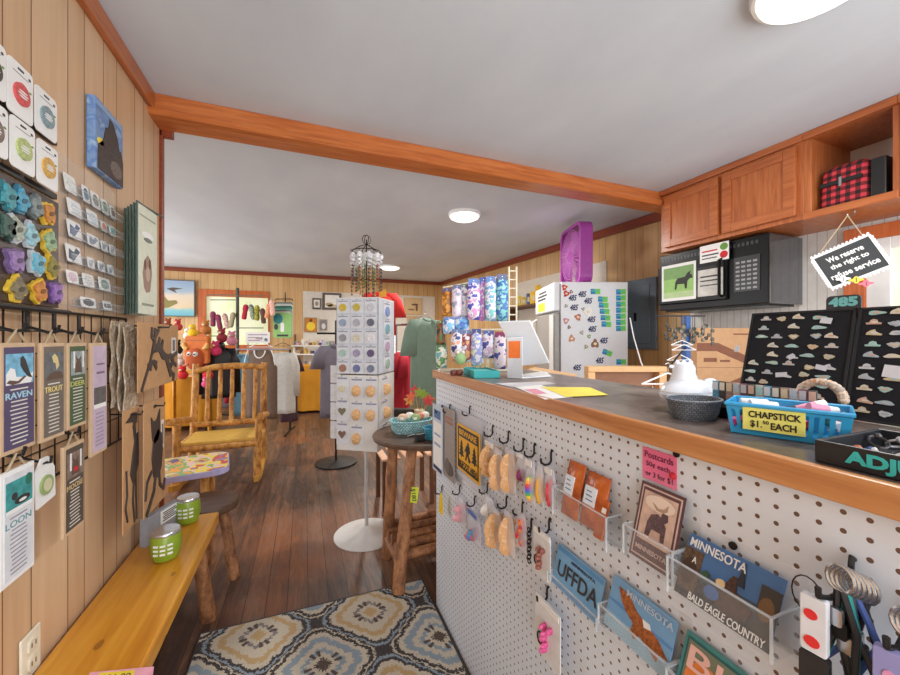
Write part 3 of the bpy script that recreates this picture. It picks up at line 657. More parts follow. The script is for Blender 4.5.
for k, (px, py, cn, c, wh) in enumerate(mags):
    a, b = place(fmg, px, py); r = 0.026; ph = k*1.3
    f1 = lambda q, ph=ph: 1+0.16*math.sin(4*q+ph)+0.12*math.sin(7*q+ph*2)
    rim = (226, 186, 60) if k in (3, 7, 10, 11, 12) else (190, 196, 200) if k in (5, 6, 9) else tuple(int(v*0.75) for v in c)
    mb = MB(); mb.oval(fmg, a, b, r, r*1.1, 0.0005, 0.008, n=30, f=f1); o = mb.build('animal_magnet', M(*rim, 0.5)); tag(o, '%s cut-out animal magnet on the brown board, %s' % (cn, wh), 'magnet', 'wooden animal magnets on the brown board')
    MB().oval(fmg, a, b, r*0.78, r*0.86, 0.008, 0.013, n=30, f=f1).build('top_layer', M(*c, 0.5, 0, 0.3, 90), o)
    MB().oval(fmg, a+r*0.1, b, r*0.36, r*0.2, 0.013, 0.015, n=12, rot=0.5).build('detail', M(*[int(v*.6) for v in c], 0.5), o)
# bear plaque
fr, w_, h_ = lcard(86, 93, 166, 115, XW+0.003)
pl = MB().fbox(fr, 0, w_, 0, h_, 0, 0.022).build('bear_plaque', speck('bear_plaque_sky', [(84, 116, 172), (120, 150, 190), (92, 128, 184), (150, 176, 206)], 22, .5, 0, 'LINEAR'), bevel=0.002); tag(pl, 'blue plaque with a dark bear picture high on the left wall', 'picture')
mb = MB(); mb.poly(fr, [(w_*x, h_*y) for x, y in ((.06, .02), (.98, .02), (.98, .4), (.9, .56), (.84, .54), (.76, .7), (.6, .86), (.48, .88), (.44, .74), (.34, .7), (.26, .5), (.08, .36))], 0.022, 0.024, 0)
mb.fbox(fr, w_*.05, w_*.95, h_*.9, h_*.97, 0.022, 0.023, 1); mb.oval(fr, w_*.16, h_*.42, w_*.1, h_*.05, 0.022, 0.024, 2, n=12)
mb.oval(fr, w_*.7, h_*.2, w_*.22, h_*.12, 0.024, 0.025, 3, n=14); mb.oval(fr, w_*.8, h_*.8, w_*.12, h_*.05, 0.022, 0.023, 1, n=12)
mb.build('print', [M(66, 54, 50, .6, 0, .4, 120), M(140, 170, 204), m_yellow, M(110, 96, 88, .6, 0, .4, 150)], pl)
# clear acrylic tiered rack of stickers
fr, w_, h_ = lcard(58, 152, 303, 113, XW+0.002)
# use a true rectangle from the far side heights
zt, zb_ = aX(60, 150, XL_).z, aX(60, 308, XL_).z
fr.o.z = zb_; h_ = zt-zb_
ar = thing('acrylic_sticker_rack', fr.p(w_/2, 0, 0), 'clear acrylic six-tier wall rack holding stickers', 'rack')
MB().fbox(fr, 0, w_, 0, h_, 0, 0.003).build('back_panel', m_acrylic, ar)
tiers = [aX(60, y, XL_).z-zb_ for y in (188, 208+2, 234, 260, 282, 305)]
for z in tiers:
    mb = MB(); mb.fbox(fr, 0, w_, z, z+0.003, 0.003, 0.03); mb.fbox(fr, 0, w_, z, z+0.022, 0.028, 0.03); ti_ = mb.build('tier', m_acrylic, ar); mb = MB(); mb.fbox(fr, 0, w_, z+.0205, z+.022, .0275, .0305); mb.fbox(fr, 0, w_, z-.0005, z+.001, .0275, .0305); mb.build('polished_edge', m_aedge, ti_)
sc_ = [(0, .05, .2, 'clear blank', (222, 226, 220), .05), (0, .34, .13, 'dark blue', (70, 110, 136), .05), (0, .5, .17, 'grey photo', (120, 124, 112), .05), (0, .7, .15, 'green photo', (120, 150, 110), .048), (0, .88, .13, 'brown photo', (130, 106, 92), .046),
       (1, .1, .24, 'white round-cornered', (222, 226, 230), .045), (1, .42, .22, 'white loon', (206, 214, 222), .045), (1, .68, .13, 'orange lettered', (214, 130, 96), .032), (1, .86, .14, 'teal lettered', (120, 176, 170), .034),
       (2, .1, .24, 'navy feather', (96, 110, 140), .05), (2, .42, .24, 'steel blue feather', (120, 132, 150), .036), (2, .68, .14, 'grey paw', (150, 154, 160), .034), (2, .86, .14, 'pale paw', (170, 172, 176), .034),
       (3, .08, .26, 'dark striped', (84, 92, 110), .05), (3, .42, .14, 'white and grey', (176, 180, 184), .034), (3, .62, .15, 'slate', (136, 144, 154), .034), (3, .82, .15, 'silver', (166, 170, 178), .034),
       (4, .08, .2, 'pink and white', (216, 190, 200), .036), (4, .34, .22, 'white cabin', (214, 214, 210), .04), (4, .64, .26, 'sage green', (150, 170, 160), .042),
       (5, .3, .3, 'black arched', (60, 60, 66), .03), (5, .72, .2, 'white price', (236, 236, 234), .03)]
tn = ['top', 'second', 'third', 'fourth', 'fifth', 'bottom']
for k, (ti, fx, fw_, nm, c, hh) in enumerate(sc_):
    x0 = w_*fx-w_*0.03; x1 = x0+w_*fw_*0.9; z = tiers[ti]+0.0035; f2 = Fr(fr.p(x0, z, 0.012), fr.r).tilt(0.12)
    o = MB().rrect(f2, 0, x1-x0, 0, hh, 0.006, 0, 0.0012).build('sticker', m_white); tag(o, '%s sticker on the %s tier of the acrylic rack' % (nm, tn[ti]), 'sticker', 'stickers in the acrylic rack')
    mb = MB(); W2 = x1-x0
    if ti in (2, 3): mb.poly(f2, [(W2*a, hh*b) for a, b in ((.1, .2), (.4, .1), (.95, .75), (.7, .9), (.5, .6), (.2, .75))], 0.0012, 0.0018)
    elif nm == 'white price': mb.text(f2, '8.00', W2/2, hh/2, W2*.8, hh*.5, d=.0012, bold=.02); c = (50, 50, 54)
    else: mb.oval(f2, W2*.5, hh*.5, W2*.36, hh*.36, 0.0012, 0.0018, n=18)
    mb.build('print', M(*c, 0.5, 0, 0.3, 200), o)
# swing rack of big sage prints
fr, w_, h_ = lcard(137, 207, 314, 162, XL_+0.05)
for k in range(5):
    f2 = Fr(fr.p(-0.012*(4-k)-0.01*k, 0.004*k, -0.05+0.013*k), (0.03*k, 1, 0))
    f2 = Fr(V((XW+0.012+0.018*k, aX(125+3*k, 250, XW+0.012+0.018*k).y, fr.o.z)), (0.05, 1, 0))
    wk = w_*.62
    o = MB().fbox(f2, 0, wk, 0, h_, 0, 0.0015).build('hanging_print', M(216, 220, 200, 0.65)); tag(o, ['backmost', 'second', 'middle', 'fourth', 'front'][k]+' sage green print on the wall swing rack', 'print', 'sage green prints on the swing rack')
    mb = MB(); mb.fbox(f2, -0.005, 0.0, 0, h_, -0.0015, 0.003); mb.fbox(f2, -0.005, wk+0.003, h_, h_+0.004, -0.0015, 0.003)
    if k == 4: mb.tube([f2.p(0, h_, 0), f2.p(wk+0.06, h_+0.012, 0.0)], 0.003)
    mb.build('edge_frame', M(70, 92, 84, 0.5), o)
    if k == 4:
        fset(o, f2, wk, h_, [('p', [(.3, .25), (.42, .2), (.62, .22), (.72, .4), (.66, .52), (.5, .56), (.32, .5), (.24, .38)], M(150, 120, 104)), ('o', .36, .46, .05, .05, m_brown), ('o', .6, .48, .05, .05, m_brown), ('o', .5, .38, .1, .07, M(186, 160, 140)),
            ('r', .2, .8, .08, .1, M(140, 150, 130)), ('o', .5, .74, .28, .035, m_white), ('o', .5, .7, .2, .02, M(110, 120, 110)), ('r', .1, .9, .9, .91, M(160, 170, 150))])
MB().bx(XW+0.003, XW+0.1, aX(124, 200, XL_).y-0.012, aX(124, 200, XL_).y-0.004, fr.o.z+h_, fr.o.z+h_+0.01)
# black wire grid
ya, yb = -0.1+0.25, aX(126, 330, XL_).y; zt = aX(126, 319, XL_).z; zl = aX(108, 446, XL_).z
gr = thing('wire_grid_rack', (XW+0.012, (ya+yb)/2, zl), 'black wire grid panel on the left wall behind the hanging signs', 'rack')
mb = MB(); n = 26
for k in range(n+1): y = ya+(yb-ya)*k/n; mb.tube([(XL_, y, zl), (XL_, y, zt)], 0.0017, 5)
for k in range(8): z = zl+(zt-zl)*(k/7)**0.85; mb.tube([(XL_+0.003, ya, z), (XL_+0.003, yb, z)], 0.0017, 5)
mb.build('wire_mesh', m_iron, gr)
MB().tube([(XL_+0.028, ya, zt-0.002), (XL_+0.028, aX(55, 311, XL_).y, zt-0.002)], 0.006, 8).build('top_bar', m_black, gr, smooth=True)
mb = MB(); mb.tube([(XL_, ya, zl), (XL_, yb, zl), (XL_, yb, zt), (XL_, ya, zt)], 0.004, 6); mb.build('border', m_black, gr)
# slim hanging signs
m_cardw = M(214, 196, 170, .7); m_tan = M(206, 176, 142, 0.7)
signs = [(0, 343, 457, 31, (84, 72, 104), 'RAVEN', 'slim plum coloured hanging sign with a raven picture', (120, 180, 210), 'raven'),
         (37, 343, 444, 61, (112, 102, 92), 'TROUT', 'slim grey-brown hanging sign with a trout picture', (100, 104, 108), 'trout'),
         (64, 343, 431, 83, (72, 92, 60), 'DEER', 'slim green hanging sign with a deer picture', (150, 160, 160), 'deer'),
         (88, 343, 458, 104, (196, 176, 196), '', 'slim pale lilac hanging sign with a small dark picture', (96, 92, 92), 'lilac'),
         (0, 474, 590, 30, (220, 222, 226), 'LOON', 'white hanging sign with a teal loon picture, lower left', (60, 150, 150), 'loon'),
         (60, 448, 540, 81, (84, 72, 62), 'MOOSE', 'dark brown hanging sign with a moose picture, lower row', (130, 110, 100), 'moose')]
for x0, yt, yb2, x1, c, wd, lab, pc, kd in signs:
    X = XL_+0.045 if kd not in ('loon',) else XL_+0.05
    fr, w_, h_ = lcard(x0, yt, yb2, x1, X)
    if x0 == 0: ext = 0.012; fr = Fr(fr.p(-ext, 0), fr.r); w_ += ext
    e = 0.009
    rt = MB().fbox(fr, 0, w_, 0, h_, 0, 0.007).build('hanging_sign', m_tan if kd != 'loon' else m_paper, bevel=0.001); tag(rt, lab, 'sign', 'slim hanging signs on the wire grid')
    mb = MB(); mb.fbox(fr, e, w_-e*0.6, e, h_-e, 0.007, 0.0078); mb.build('face', M(*c, 0.6, 0, .08), rt)
    px0, px1, pz0, pz1 = e*1.4, w_-e, h_*0.62, h_*0.9
    if kd == 'lilac': pz0, pz1 = h_*0.45, h_*0.6
    mb = MB(); mb.fbox(fr, px0, px1, pz0, pz1, 0.0078, 0.0084, 0); hh = pz1-pz0; ww = px1-px0; P2 = lambda pts: [(px0+ww*a, pz0+hh*b) for a, b in pts]
    if kd == 'raven':
        mb.poly(fr, P2([(.5, .85), (.6, .92), (.68, .8), (.85, .35), (.95, .15), (.8, .2), (.62, .4), (.5, .6)]), .0084, .009, 1); mb.poly(fr, P2([(0, .0), (.9, .0), (1, .35), (.7, .2), (.35, .25), (.3, .5), (.15, .55), (0, .35)]), .0084, .0087, 2)
        mb.poly(fr, P2([(0, .08), (.2, 0), (.45, .03), (.7, .22), (.66, .26), (.4, .1), (.1, .16)]), .0087, .0092, 3)
    elif kd == 'trout': mb.poly(fr, P2([(.35, .85), (.5, .95), (.66, .8), (.75, .5), (.6, .35), (.55, .6), (.42, .62)]), .0084, .009, 4); mb.poly(fr, P2([(0, 0), (1, 0), (.9, .25), (.5, .3), (.2, .2)]), .0084, .0087, 3)
    elif kd in ('deer', 'moose'):
        mb.poly(fr, P2([(.25, .1), (.75, .1), (.7, .45), (.62, .6), (.7, .8), (.5, .65), (.3, .8), (.38, .6), (.3, .45)]), .0084, .009, 3); mb.fbox(fr, px0+ww*.15, px0+ww*.25, pz0+hh*.3, pz1, .0084, .0087, 2); mb.fbox(fr, px0+ww*.8, px0+ww*.88, pz0+hh*.3, pz1, .0084, .0087, 2)
        if kd == 'moose': mb.oval(fr, px0+ww*.5, pz0+hh*.3, ww*.14, hh*.1, .009, .0095, 5, n=10)
    elif kd == 'loon':
        mb.oval(fr, px0+ww*.6, pz0+hh*.3, ww*.3, hh*.13, .0084, .009, 1, n=14); mb.oval(fr, px0+ww*.3, pz0+hh*.5, ww*.11, hh*.12, .0084, .009, 1, n=12); mb.fbox(fr, px0, px1, pz0, pz0+hh*.12, .0084, .0087, 2)
        mb.oval(fr, px0+ww*.85, pz0+hh*.85, ww*.14, hh*.2, .0084, .0087, 6, n=12); mb.oval(fr, px0+ww*.6, pz0+hh*.28, ww*.15, hh*.05, .009, .0095, 2, n=10)
    else: mb.fbox(fr, px0, px1, pz0-hh*.25, pz0, .0078, .0084, 2)
    mb.build('picture', [M(*pc, .6, 0, .3, 60), m_charcoal, m_paper, M(96, 74, 62, .6), M(220, 200, 140), m_redfelt, M(40, 110, 90)], rt)
    mb = MB(); fz = h_*.52
    tc = {'raven': (170, 210, 226), 'trout': (226, 206, 130), 'deer': (190, 190, 110), 'loon': (110, 150, 156), 'moose': (206, 180, 130), 'lilac': (120, 100, 120)}[kd]
    if wd: mb.text(fr, wd, w_/2, fz, w_*.76, h_*.058, d=.0078, bold=0.01); mb.fbox(fr, w_*.25, w_*.75, h_*.57, h_*.582, .0078, .0084, 1)
    rows = 11 if wd else 9; bot = .08; top = .46 if wd else .36
    if kd == 'lilac': mb.fbox(fr, w_*.3, w_*.8, h_*.72, h_*.74, .0078, .0084, 0); mb.fbox(fr, w_*.3, w_*.8, h_*.8, h_*.815, .0078, .0084, 0)
    for k in range(rows):
        z = bot+(top-bot)*k/(rows-1); q = 0.2+0.14*random.random(); mb.fbox(fr, w_*(.5-.36+q*.5), w_*(.5+.36-q*.5), h_*z, h_*(z+.011), .0078, .0084, 1)
    mb.build('lettering', [M(*tc, .5), M(226, 222, 212, .6) if kd not in ('loon', 'lilac') else M(150, 140, 156)], rt)
    mb = MB(); top_ = fr.p(w_/2, h_+0.028, 0.004)
    mb.tube([fr.p(w_*.2, h_-.004, .0035), top_, fr.p(w_*.8, h_-.004, .0035)], 0.0025, 6); mb.build('cord', M(180, 160, 130, .8), rt)
    hk = MB(); hk.fbox(Fr((XL_+0.004, top_.y, top_.z), (0, 1, 0)), -0.006, 0.006, -0.004, 0.05, 0, 0.004); hk.tube([(XL_+0.005, top_.y, top_.z+0.01), (X-0.002, top_.y, top_.z-0.004), (X+0.014, top_.y, top_.z-0.002), (X+0.018, top_.y, top_.z+0.014)], 0.0035, 6)
    tag(hk.build('grid_hook', m_black), 'black grid hook carrying the '+kd+' sign', 'hook', 'black hooks on the wire grid')
# white ornament tag on the grid, lower row
fr, w_, h_ = lcard(33, 462, 512, 54, XL_+0.05)
o = MB().poly(fr, [(w_*x, h_*y) for x, y in ((.1, 0), (1, .08), (.95, .72), (.62, 1), (.3, 1), (0, .72))], 0, 0.003).build('ornament_card', m_white); tag(o, 'white pointed ornament card with a green ring, lower row of the grid', 'ornament card')
MB().oval(fr, w_*.5, h_*.42, w_*.3, w_*.3, 0.003, 0.007, n=26).build('round_ornament', M(150, 170, 110, .5), o); MB().oval(fr, w_*.5, h_*.42, w_*.2, w_*.2, 0.007, 0.0075, n=26).build('ring_centre', M(210, 206, 170, .5), o)
mb = MB(); mb.rrect(fr, w_*.36, w_*.6, h_*.86, h_*.9, .002, .003, .0035); mb.build('hang_slot', m_black, o)
hk = MB(); p = fr.p(w_*.48, h_*.88, 0); hk.tube([(XL_+0.004, p.y, p.z+0.02), (p.x, p.y, p.z), (p.x+0.012, p.y, p.z), (p.x+0.014, p.y, p.z+0.015)], 0.003, 6); tag(hk.build('grid_hook', m_black), 'black grid hook carrying the white pointed ornament card', 'hook', 'black hooks on the wire grid')
# kraft cards with dark metal silhouettes, on long hooks near the wall end
def kraft(x0, yt, yb3, x1, X, lab, shape, backs=0, thick=0.006):
    fr, w_, h_ = lcard(x0, yt, yb3, x1, X)
    rt = MB().fbox(fr, 0, w_, 0, h_, 0, 0.003).build('kraft_card', m_kraft); tag(rt, lab, 'kraft card', 'kraft cards with metal silhouettes')
    mb = MB()
    for s_ in shape:
        if s_[0] == 'poly': mb.poly(fr, [(w_*x, h_*y) for x, y in s_[1]], 0.003, 0.0065)
        else:
            wd_ = s_[0]*w_
            for (xa, ya_), (xb, yb_) in zip(s_[1:], s_[2:]):
                A_, B_ = V((xa*w_, ya_*h_, 0)), V((xb*w_, yb_*h_, 0)); d_ = (B_-A_).normalized(); q_ = V((-d_.y, d_.x, 0))*wd_*.5; A_ = A_-d_*wd_*.3; B_ = B_+d_*wd_*.3
                mb.poly(fr, [(p_.x, p_.y) for p_ in (A_-q_, B_-q_, B_+q_, A_+q_)], 0.003, 0.0062+random.random()*.0004)
    mb.build('metal_silhouette', M(74, 66, 64, 0.45, 0.4), rt)
    mb = MB(); mb.fbox(fr, w_*.8, w_*.93, h_*.5, h_*.78, .003, .0036, 0); mb.fbox(fr, w_*.83, w_*.9, h_*.54, h_*.74, .0036, .004, 1); mb.build('barcode_label', [m_white, M(120, 120, 120)], rt)
    MB().rrect(fr, w_*.42, w_*.56, h_*.93, h_*.96, h_*.01, .003, .0035).build('hang_slot', m_black, rt)
    mb = MB(); p = fr.p(w_*.5, h_*.945, 0); mb.tube([(XL_, p.y, p.z+.006), (X+.03, p.y, p.z), (X+.034, p.y, p.z+.012)], .0028, 6); tag(mb.build('grid_hook', m_black), 'long black hook holding the '+lab.split(' on ')[-1]+' kraft card', 'hook')
    return fr, w_, h_
branch = [(.03, (.06, .02), (.14, .2), (.24, .42), (.3, .6)), (.05, (.3, .58), (.34, .74), (.36, .9)), (.035, (.34, .72), (.27, .8), (.28, .92)), (.035, (.36, .8), (.44, .9)), (.08, (.36, .62), (.46, .62), (.54, .5)), (.04, (.5, .58), (.54, .72)), (.04, (.42, .64), (.46, .76)),
    (.07, (.54, .5), (.64, .44), (.7, .3), (.76, .16)), (.05, (.64, .44), (.76, .46), (.84, .36), (.78, .3)), (.045, (.76, .16), (.86, .12), (.84, .04)), (.04, (.2, .36), (.3, .4), (.38, .38)), (.04, (.26, .4), (.24, .3)), (.04, (.32, .4), (.38, .3)), (.04, (.8, .44), (.94, .5)), (.035, (.82, .36), (.92, .28))]
heron = [('poly', [(.4, .45), (.56, .36), (.74, .42), (.9, .5), (.92, .62), (.86, .78), (.7, .74), (.56, .62)]), (.12, (.72, .72), (.62, .84), (.7, .92)), ('poly', [(.12, .9), (.6, .96), (.8, .95), (.78, .86), (.6, .88)]), (.06, (.62, .42), (.56, .2), (.66, .02)), (.06, (.74, .42), (.76, .2), (.8, .03)), (.05, (.15, .5), (.2, .3), (.1, .2), (.22, .08))]
owl = [('poly', [(.4, .3), (.6, .26), (.78, .34), (.84, .5), (.78, .66), (.6, .72), (.4, .66), (.32, .48)]), ('poly', [(.34, .66), (.28, .86), (.42, .8), (.56, .82), (.7, .9), (.7, .7), (.6, .62), (.42, .6)]), (.09, (.5, .3), (.4, .16), (.1, .02)), (.07, (.66, .32), (.7, .18), (.9, .1), (.96, .18)), (.06, (.3, .36), (.1, .3), (.04, .16))]
kraft(137, 322, 393, 177, XL_+.085, 'kraft card with a dark branch silhouette on the upper hook', branch)
kraft(122, 412, 536, 138, XL_+.055, 'kraft card with a dark heron silhouette on the lower left hook', heron)
kraft(143, 405, 520, 164, XL_+.075, 'kraft card with a dark owl silhouette on the lower right hook', owl)
fr, w_, h_ = lcard(118, 321, 408, 134, XL_+.045)
g = G('crinkled_plastic_and_kraft'); n = g.noise(40, 4, dist=1.0); g.bump(n, 0.8, 0.02); m_crink = g.out(g.ramp(n, [(0.3, rgb(166, 140, 112)), (0.5, rgb(196, 174, 146)), (0.7, rgb(226, 220, 208))]), 0.25)
for k in range(3):
    f2 = Fr(fr.p(0.005*k, -0.01*k, -.02+.014*k), fr.r); mb = MB()
    mb.sheet(lambda u, v: f2.p(u*w_, v*h_, 0.003*math.sin(9*u+k)+0.003*math.sin(13*v+2*k)), 6, 10, f2.n*0.004)
    tag(mb.build('packed_card', m_crink, smooth=True), ['rear', 'middle', 'front'][k]+' plastic wrapped kraft pack behind the branch card', 'pack', 'plastic wrapped packs beside the branch card')
# outlet
fr, w_, h_ = lcard(18, 643, 690, 38, XW+0.001)
ou = thing('wall_outlet', fr.p(w_/2, h_/2), 'ivory wall outlet low on the left wall above the bench', 'outlet')
MB().fbox(fr, 0, w_, 0, h_, 0, 0.006).build('cover_plate', M(236, 230, 210, .4), ou, bevel=0.003)
for zz in (.3, .7):
    s_ = MB().rrect(fr, w_*.28, w_*.72, h_*(zz-.15), h_*(zz+.15), w_*.15, .006, .01).build('socket', M(226, 218, 196, .4), ou)
    mb = MB(); mb.fbox(fr, w_*.38, w_*.42, h_*(zz-.03), h_*(zz+.07), .01, .0105); mb.fbox(fr, w_*.58, w_*.62, h_*(zz-.03), h_*(zz+.07), .01, .0105); mb.build('slot', m_black, s_)
# ---- things on the bench (top z = 0.45)
m_limeg = M(136, 162, 44, 0.3); m_sil = M(200, 204, 206, 0.2, .8)
def tumbler(px, py, r, h, lab, tilt=False):
    c = aZ(px, py, 0.4505); t = thing('tumbler', c, lab, 'tumbler', 'lime green tumblers on the bench')
    MB().lathe([(r*.55, c.z), (r*.78, c.z+h*.04), (r*.98, c.z+h*.3), (r, c.z+h*.55), (r*.93, c.z+h*.88), (r*.9, c.z+h*.9)], (c.x, c.y, 0), 28).build('cup', m_limeg, t, smooth=True)
    MB().lathe([(r*.93, c.z+h*.88), (r*.95, c.z+h*.9), (r*.94, c.z+h*.96), (r*.86, c.z+h), (r*.3, c.z+h*.985), (.002, c.z+h*.985)], (c.x, c.y, 0), 28).build('lid', m_sil, t, smooth=True)
    d = V((-c.x, -c.y, 0)).normalized(); rt = V((-d.y, d.x, 0)); mb = MB()
    for j, hh in enumerate((.62, .48, .34)):
        for q in range(3):
            a = math.radians(-38+26*q); n_ = d*math.cos(a)+V((d.y, -d.x, 0))*(-math.sin(a)); o_ = V((c.x, c.y, c.z+h*hh))+n_*r*1.0
            f = Fr(o_, UP.cross(n_)); mb.fbox(f, -r*.16, r*.16, -h*.03, h*.03, -.002, .0018)
    mb.build('printed_label', m_paper, t)
tumbler(166, 558, 0.048, 0.105, 'nearer lime green tumbler with white print at the bench edge')
tumbler(188, 522, 0.046, 0.112, 'farther lime green tumbler with silver lid at the bench end')
c0 = aZ(146, 548, 0.4505); c1 = aZ(180, 524, 0.4505)
r_ = (c1-c0).normalized(); f2 = Fr(c0, r_); L_ = (c1-c0).length
bx_ = thing('greeting_box', c0.lerp(c1, .5), 'upright grey and white printed box behind the tumblers', 'box')
MB().fbox(f2, 0, L_, 0, 0.108, -0.025, 0).build('box_side', M(150, 152, 160, .6), bx_, bevel=.002)
mb = MB(); mb.fbox(f2, L_*.4, L_*.98, .05, .103, 0, .001, 0); mb.build('white_panel', m_paper, bx_)
mb = MB()
for k in range(5): mb.fbox(f2, L_*(.46+.02*(k % 2)), L_*(.9-.05*(k % 3)), 0.058+.008*k, .062+.008*k, .001, .0016)
mb.build('printed_lines', m_charcoal, bx_)
# price tag at the near end of the bench
q0, q1, q2, q3 = aZ(84, 688, .4515), aZ(152, 682, .4515), aZ(154, 667, .4515), aZ(90, 673, .4515)
o = MB().prism([q0, q1, q2, q3], (0, 0, .0015)).build('price_sleeve', M(238, 170, 190, .4)); tag(o, 'pink edged plastic price sleeve on the near end of the bench', 'price tag')
f2 = Fr(q0.lerp(q3, .12)+(q1-q0)*.06+V((0, 0, .0017)), (q1-q0), (q3-q0).normalized()); L_ = (q1-q0).length*.88; W2 = (q3-q0).length*.76
MB().fbox(f2, L_*.1, L_*.72, 0, W2, 0, .0006).build('paper', m_yellow, o); MB().text(f2, '$21.00', L_*.42, W2*.5, L_*.5, W2*.5, d=.0008).build('lettering', m_charcoal, o)

# ---- rug
c_ = G('medallion_rug'); g = c_; s = g.xyz()
u = g.math('DIVIDE', g.math('ADD', g.math('ADD', s[0], s[1]), 1.061), 0.42); v = g.math('DIVIDE', g.math('SUBTRACT', g.math('SUBTRACT', s[0], s[1]), 0.919), 0.49)
u = g.math('ADD', u, 20.814); v = g.math('ADD', v, 20.416)
iu, iv = g.math('FLOOR', u), g.math('FLOOR', v); fu = g.math('SUBTRACT', g.math('FRACT', u), 0.5); fv = g.math('SUBTRACT', g.math('FRACT', v), 0.5)
r = g.math('SQRT', g.math('ADD', g.math('MULTIPLY', fu, fu), g.math('MULTIPLY', fv, fv))); th = g.math('ARCTAN2', fv, fu)
par = g.math('MODULO', g.math('ADD', iu, iv), 2.0)
p6 = g.math('POWER', g.math('ADD', g.math('POWER', g.math('ABSOLUTE', fu), 9.0), g.math('POWER', g.math('ABSOLUTE', fv), 9.0)), 0.1111)
rb = g.math('ADD', g.math('MULTIPLY', p6, 0.9), g.math('MULTIPLY', r, 0.1))
wob = g.math('MULTIPLY', g.math('ABSOLUTE', g.math('SINE', g.math('MULTIPLY', th, 8.0))), 0.028)
nz = g.noise(110, 2); rw = g.math('ADD', g.math('MULTIPLY', g.math('SUBTRACT', rb, wob), 0.86), g.math('MULTIPLY', g.math('SUBTRACT', nz, .5), .09))
dark, cream, gold, blue, grey, brn = rgb(50, 46, 50), rgb(206, 196, 176), rgb(196, 164, 116), rgb(142, 160, 174), rgb(132, 126, 126), rgb(84, 66, 58)
A_ = g.ramp(rw, [(0.0, gold), (0.05, cream), (0.10, grey), (0.14, cream), (0.24, gold), (0.30, cream), (0.355, dark), (0.39, blue), (0.415, dark)], 'CONSTANT')
B_ = g.ramp(rw, [(0.0, brn), (0.05, cream), (0.11, blue), (0.16, cream), (0.22, blue), (0.29, cream), (0.34, dark), (0.38, cream), (0.40, dark)], 'CONSTANT')
petal = g.math('GREATER_THAN', g.math('ADD', g.math('SINE', g.math('MULTIPLY', th, 4.0)), g.math('MULTIPLY', g.math('SINE', g.math('MULTIPLY', th, 12.0)), .6)), 0.7); ring = g.math('MULTIPLY', g.math('GREATER_THAN', r, 0.13), g.math('LESS_THAN', r, 0.22))
cc = g.mix(par, A_, B_); cc = g.mix(g.math('MULTIPLY', petal, ring), cc, brn)
cc = g.mix(g.math('MULTIPLY', g.math('SUBTRACT', nz, .3), .5, clamp=True), cc, rgb(150, 140, 128)); g.bump(nz, .8, .006)
m_rug = g.out(cc, 0.95)
rug = MB(); rug.bx(-0.405, 0.562, 0.15, 1.83, 0.001, 0.010, 0)
o = rug.build('area_rug', m_rug, bevel=.003); tag(o, 'dark medallion patterned area rug on the plank floor by the counter', 'rug')
mb = MB(); mb.tube([(-0.405, .15, .007), (0.562, .15, .007), (0.562, 1.83, .007), (-0.405, 1.83, .007)], .0055, 6, closed=True); mb.build('bound_edge', m_charcoal, o)

# ---- log stool and small painted table behind the bench
m_dkseat = wood('dark_round_seat', (66, 48, 38), (92, 68, 52), (116, 90, 70), 0, 5, .4)
def log_legs(root, c, zt, r_top, r_bot, n, rad, a0, mat):
    for k in range(n):
        a = a0+2*PI*k/n; log(MB(), (c.x+r_top*math.cos(a), c.y+r_top*math.sin(a), zt), (c.x+r_bot*math.cos(a), c.y+r_bot*math.sin(a), 0), rad, rad*1.15).build('leg', mat, root, smooth=True)
c = V((-.47, 2.26, .40)); st = thing('log_stool', (c.x, c.y, 0), 'small log stool with a dark round seat behind the bench end', 'stool')
MB().lathe([(.002, .355), (.125, .355), (.145, .365), (.147, .39), (.14, .4), (.002, .402)], (c.x, c.y, 0), 30).build('seat', m_dkseat, st, smooth=True)
log_legs(st, c, .36, .08, .14, 3, .024, -.35, m_logbark)
c = V((-.68, 2.55, .5)); tb = thing('painted_side_table', (c.x, c.y, 0), 'low side table with a bright painted top and lilac edge', 'table')
m_paint = speck('bright_painted_top', [(120, 150, 200), (206, 96, 96), (234, 220, 90), (226, 200, 190), (130, 180, 110), (240, 170, 80), (90, 90, 140)], 7, .2)
ft_ = Fr((c.x-.27, c.y-.2, .5), (.985, .17, 0), (-.17, .985, 0))
MB().rrect(ft_, 0, .56, 0, .4, .08, -.03, 0).build('tabletop', M(176, 168, 206, .35), tb); MB().rrect(ft_, 0.008, .552, .008, .392, .075, 0, .0015).build('painting', m_paint, tb)
for dx, dy in ((.1, .08), (.44, .1), (.1, .32), (.46, .32)):
    p = ft_.p(dx, dy, -.03); log(MB(), p, (p.x, p.y, 0), .022, .026).build('leg', m_logyel, tb, smooth=True)

# ================================================================== BACK ROOM
# ---- log rocking chair (square to the room, facing the shop front)
x0, x1, yf, yk = -.96, -.375, 3.59, 4.05
rc = thing('rocking_chair', (-.65, 3.82, 0), 'varnished log rocking chair with a yellow plank seat', 'chair')
def lg(a, b, r0, r1=None, nm='leg', mat=None, par=rc, wob=.12): return log(MB(), a, b, r0, r1, wob=wob).build(nm, mat or m_logyel, par, smooth=True)
for x in (x0, x1): lg((x, yf, .05), (x+.01, yf, .55), .032, .028, 'leg'); lg((x, yk, .06), (x, yk+.13, 1.0), .034, .028, 'back_post')
bk_ = MB(); 
pts = [(x0, yk+.11, .93), (x0+.16, yk+.1, .965), (x0+.33, yk+.1, .975), (x1-.14, yk+.1, .97), (x1, yk+.11, .95)]
MB().tube(pts, [.028, .03, .031, .03, .028], 10).build('top_rail', m_logyel, rc, smooth=True)
lg((x0, yk+.02, .44), (x1, yk+.02, .44), .026, nm='lower_rail')
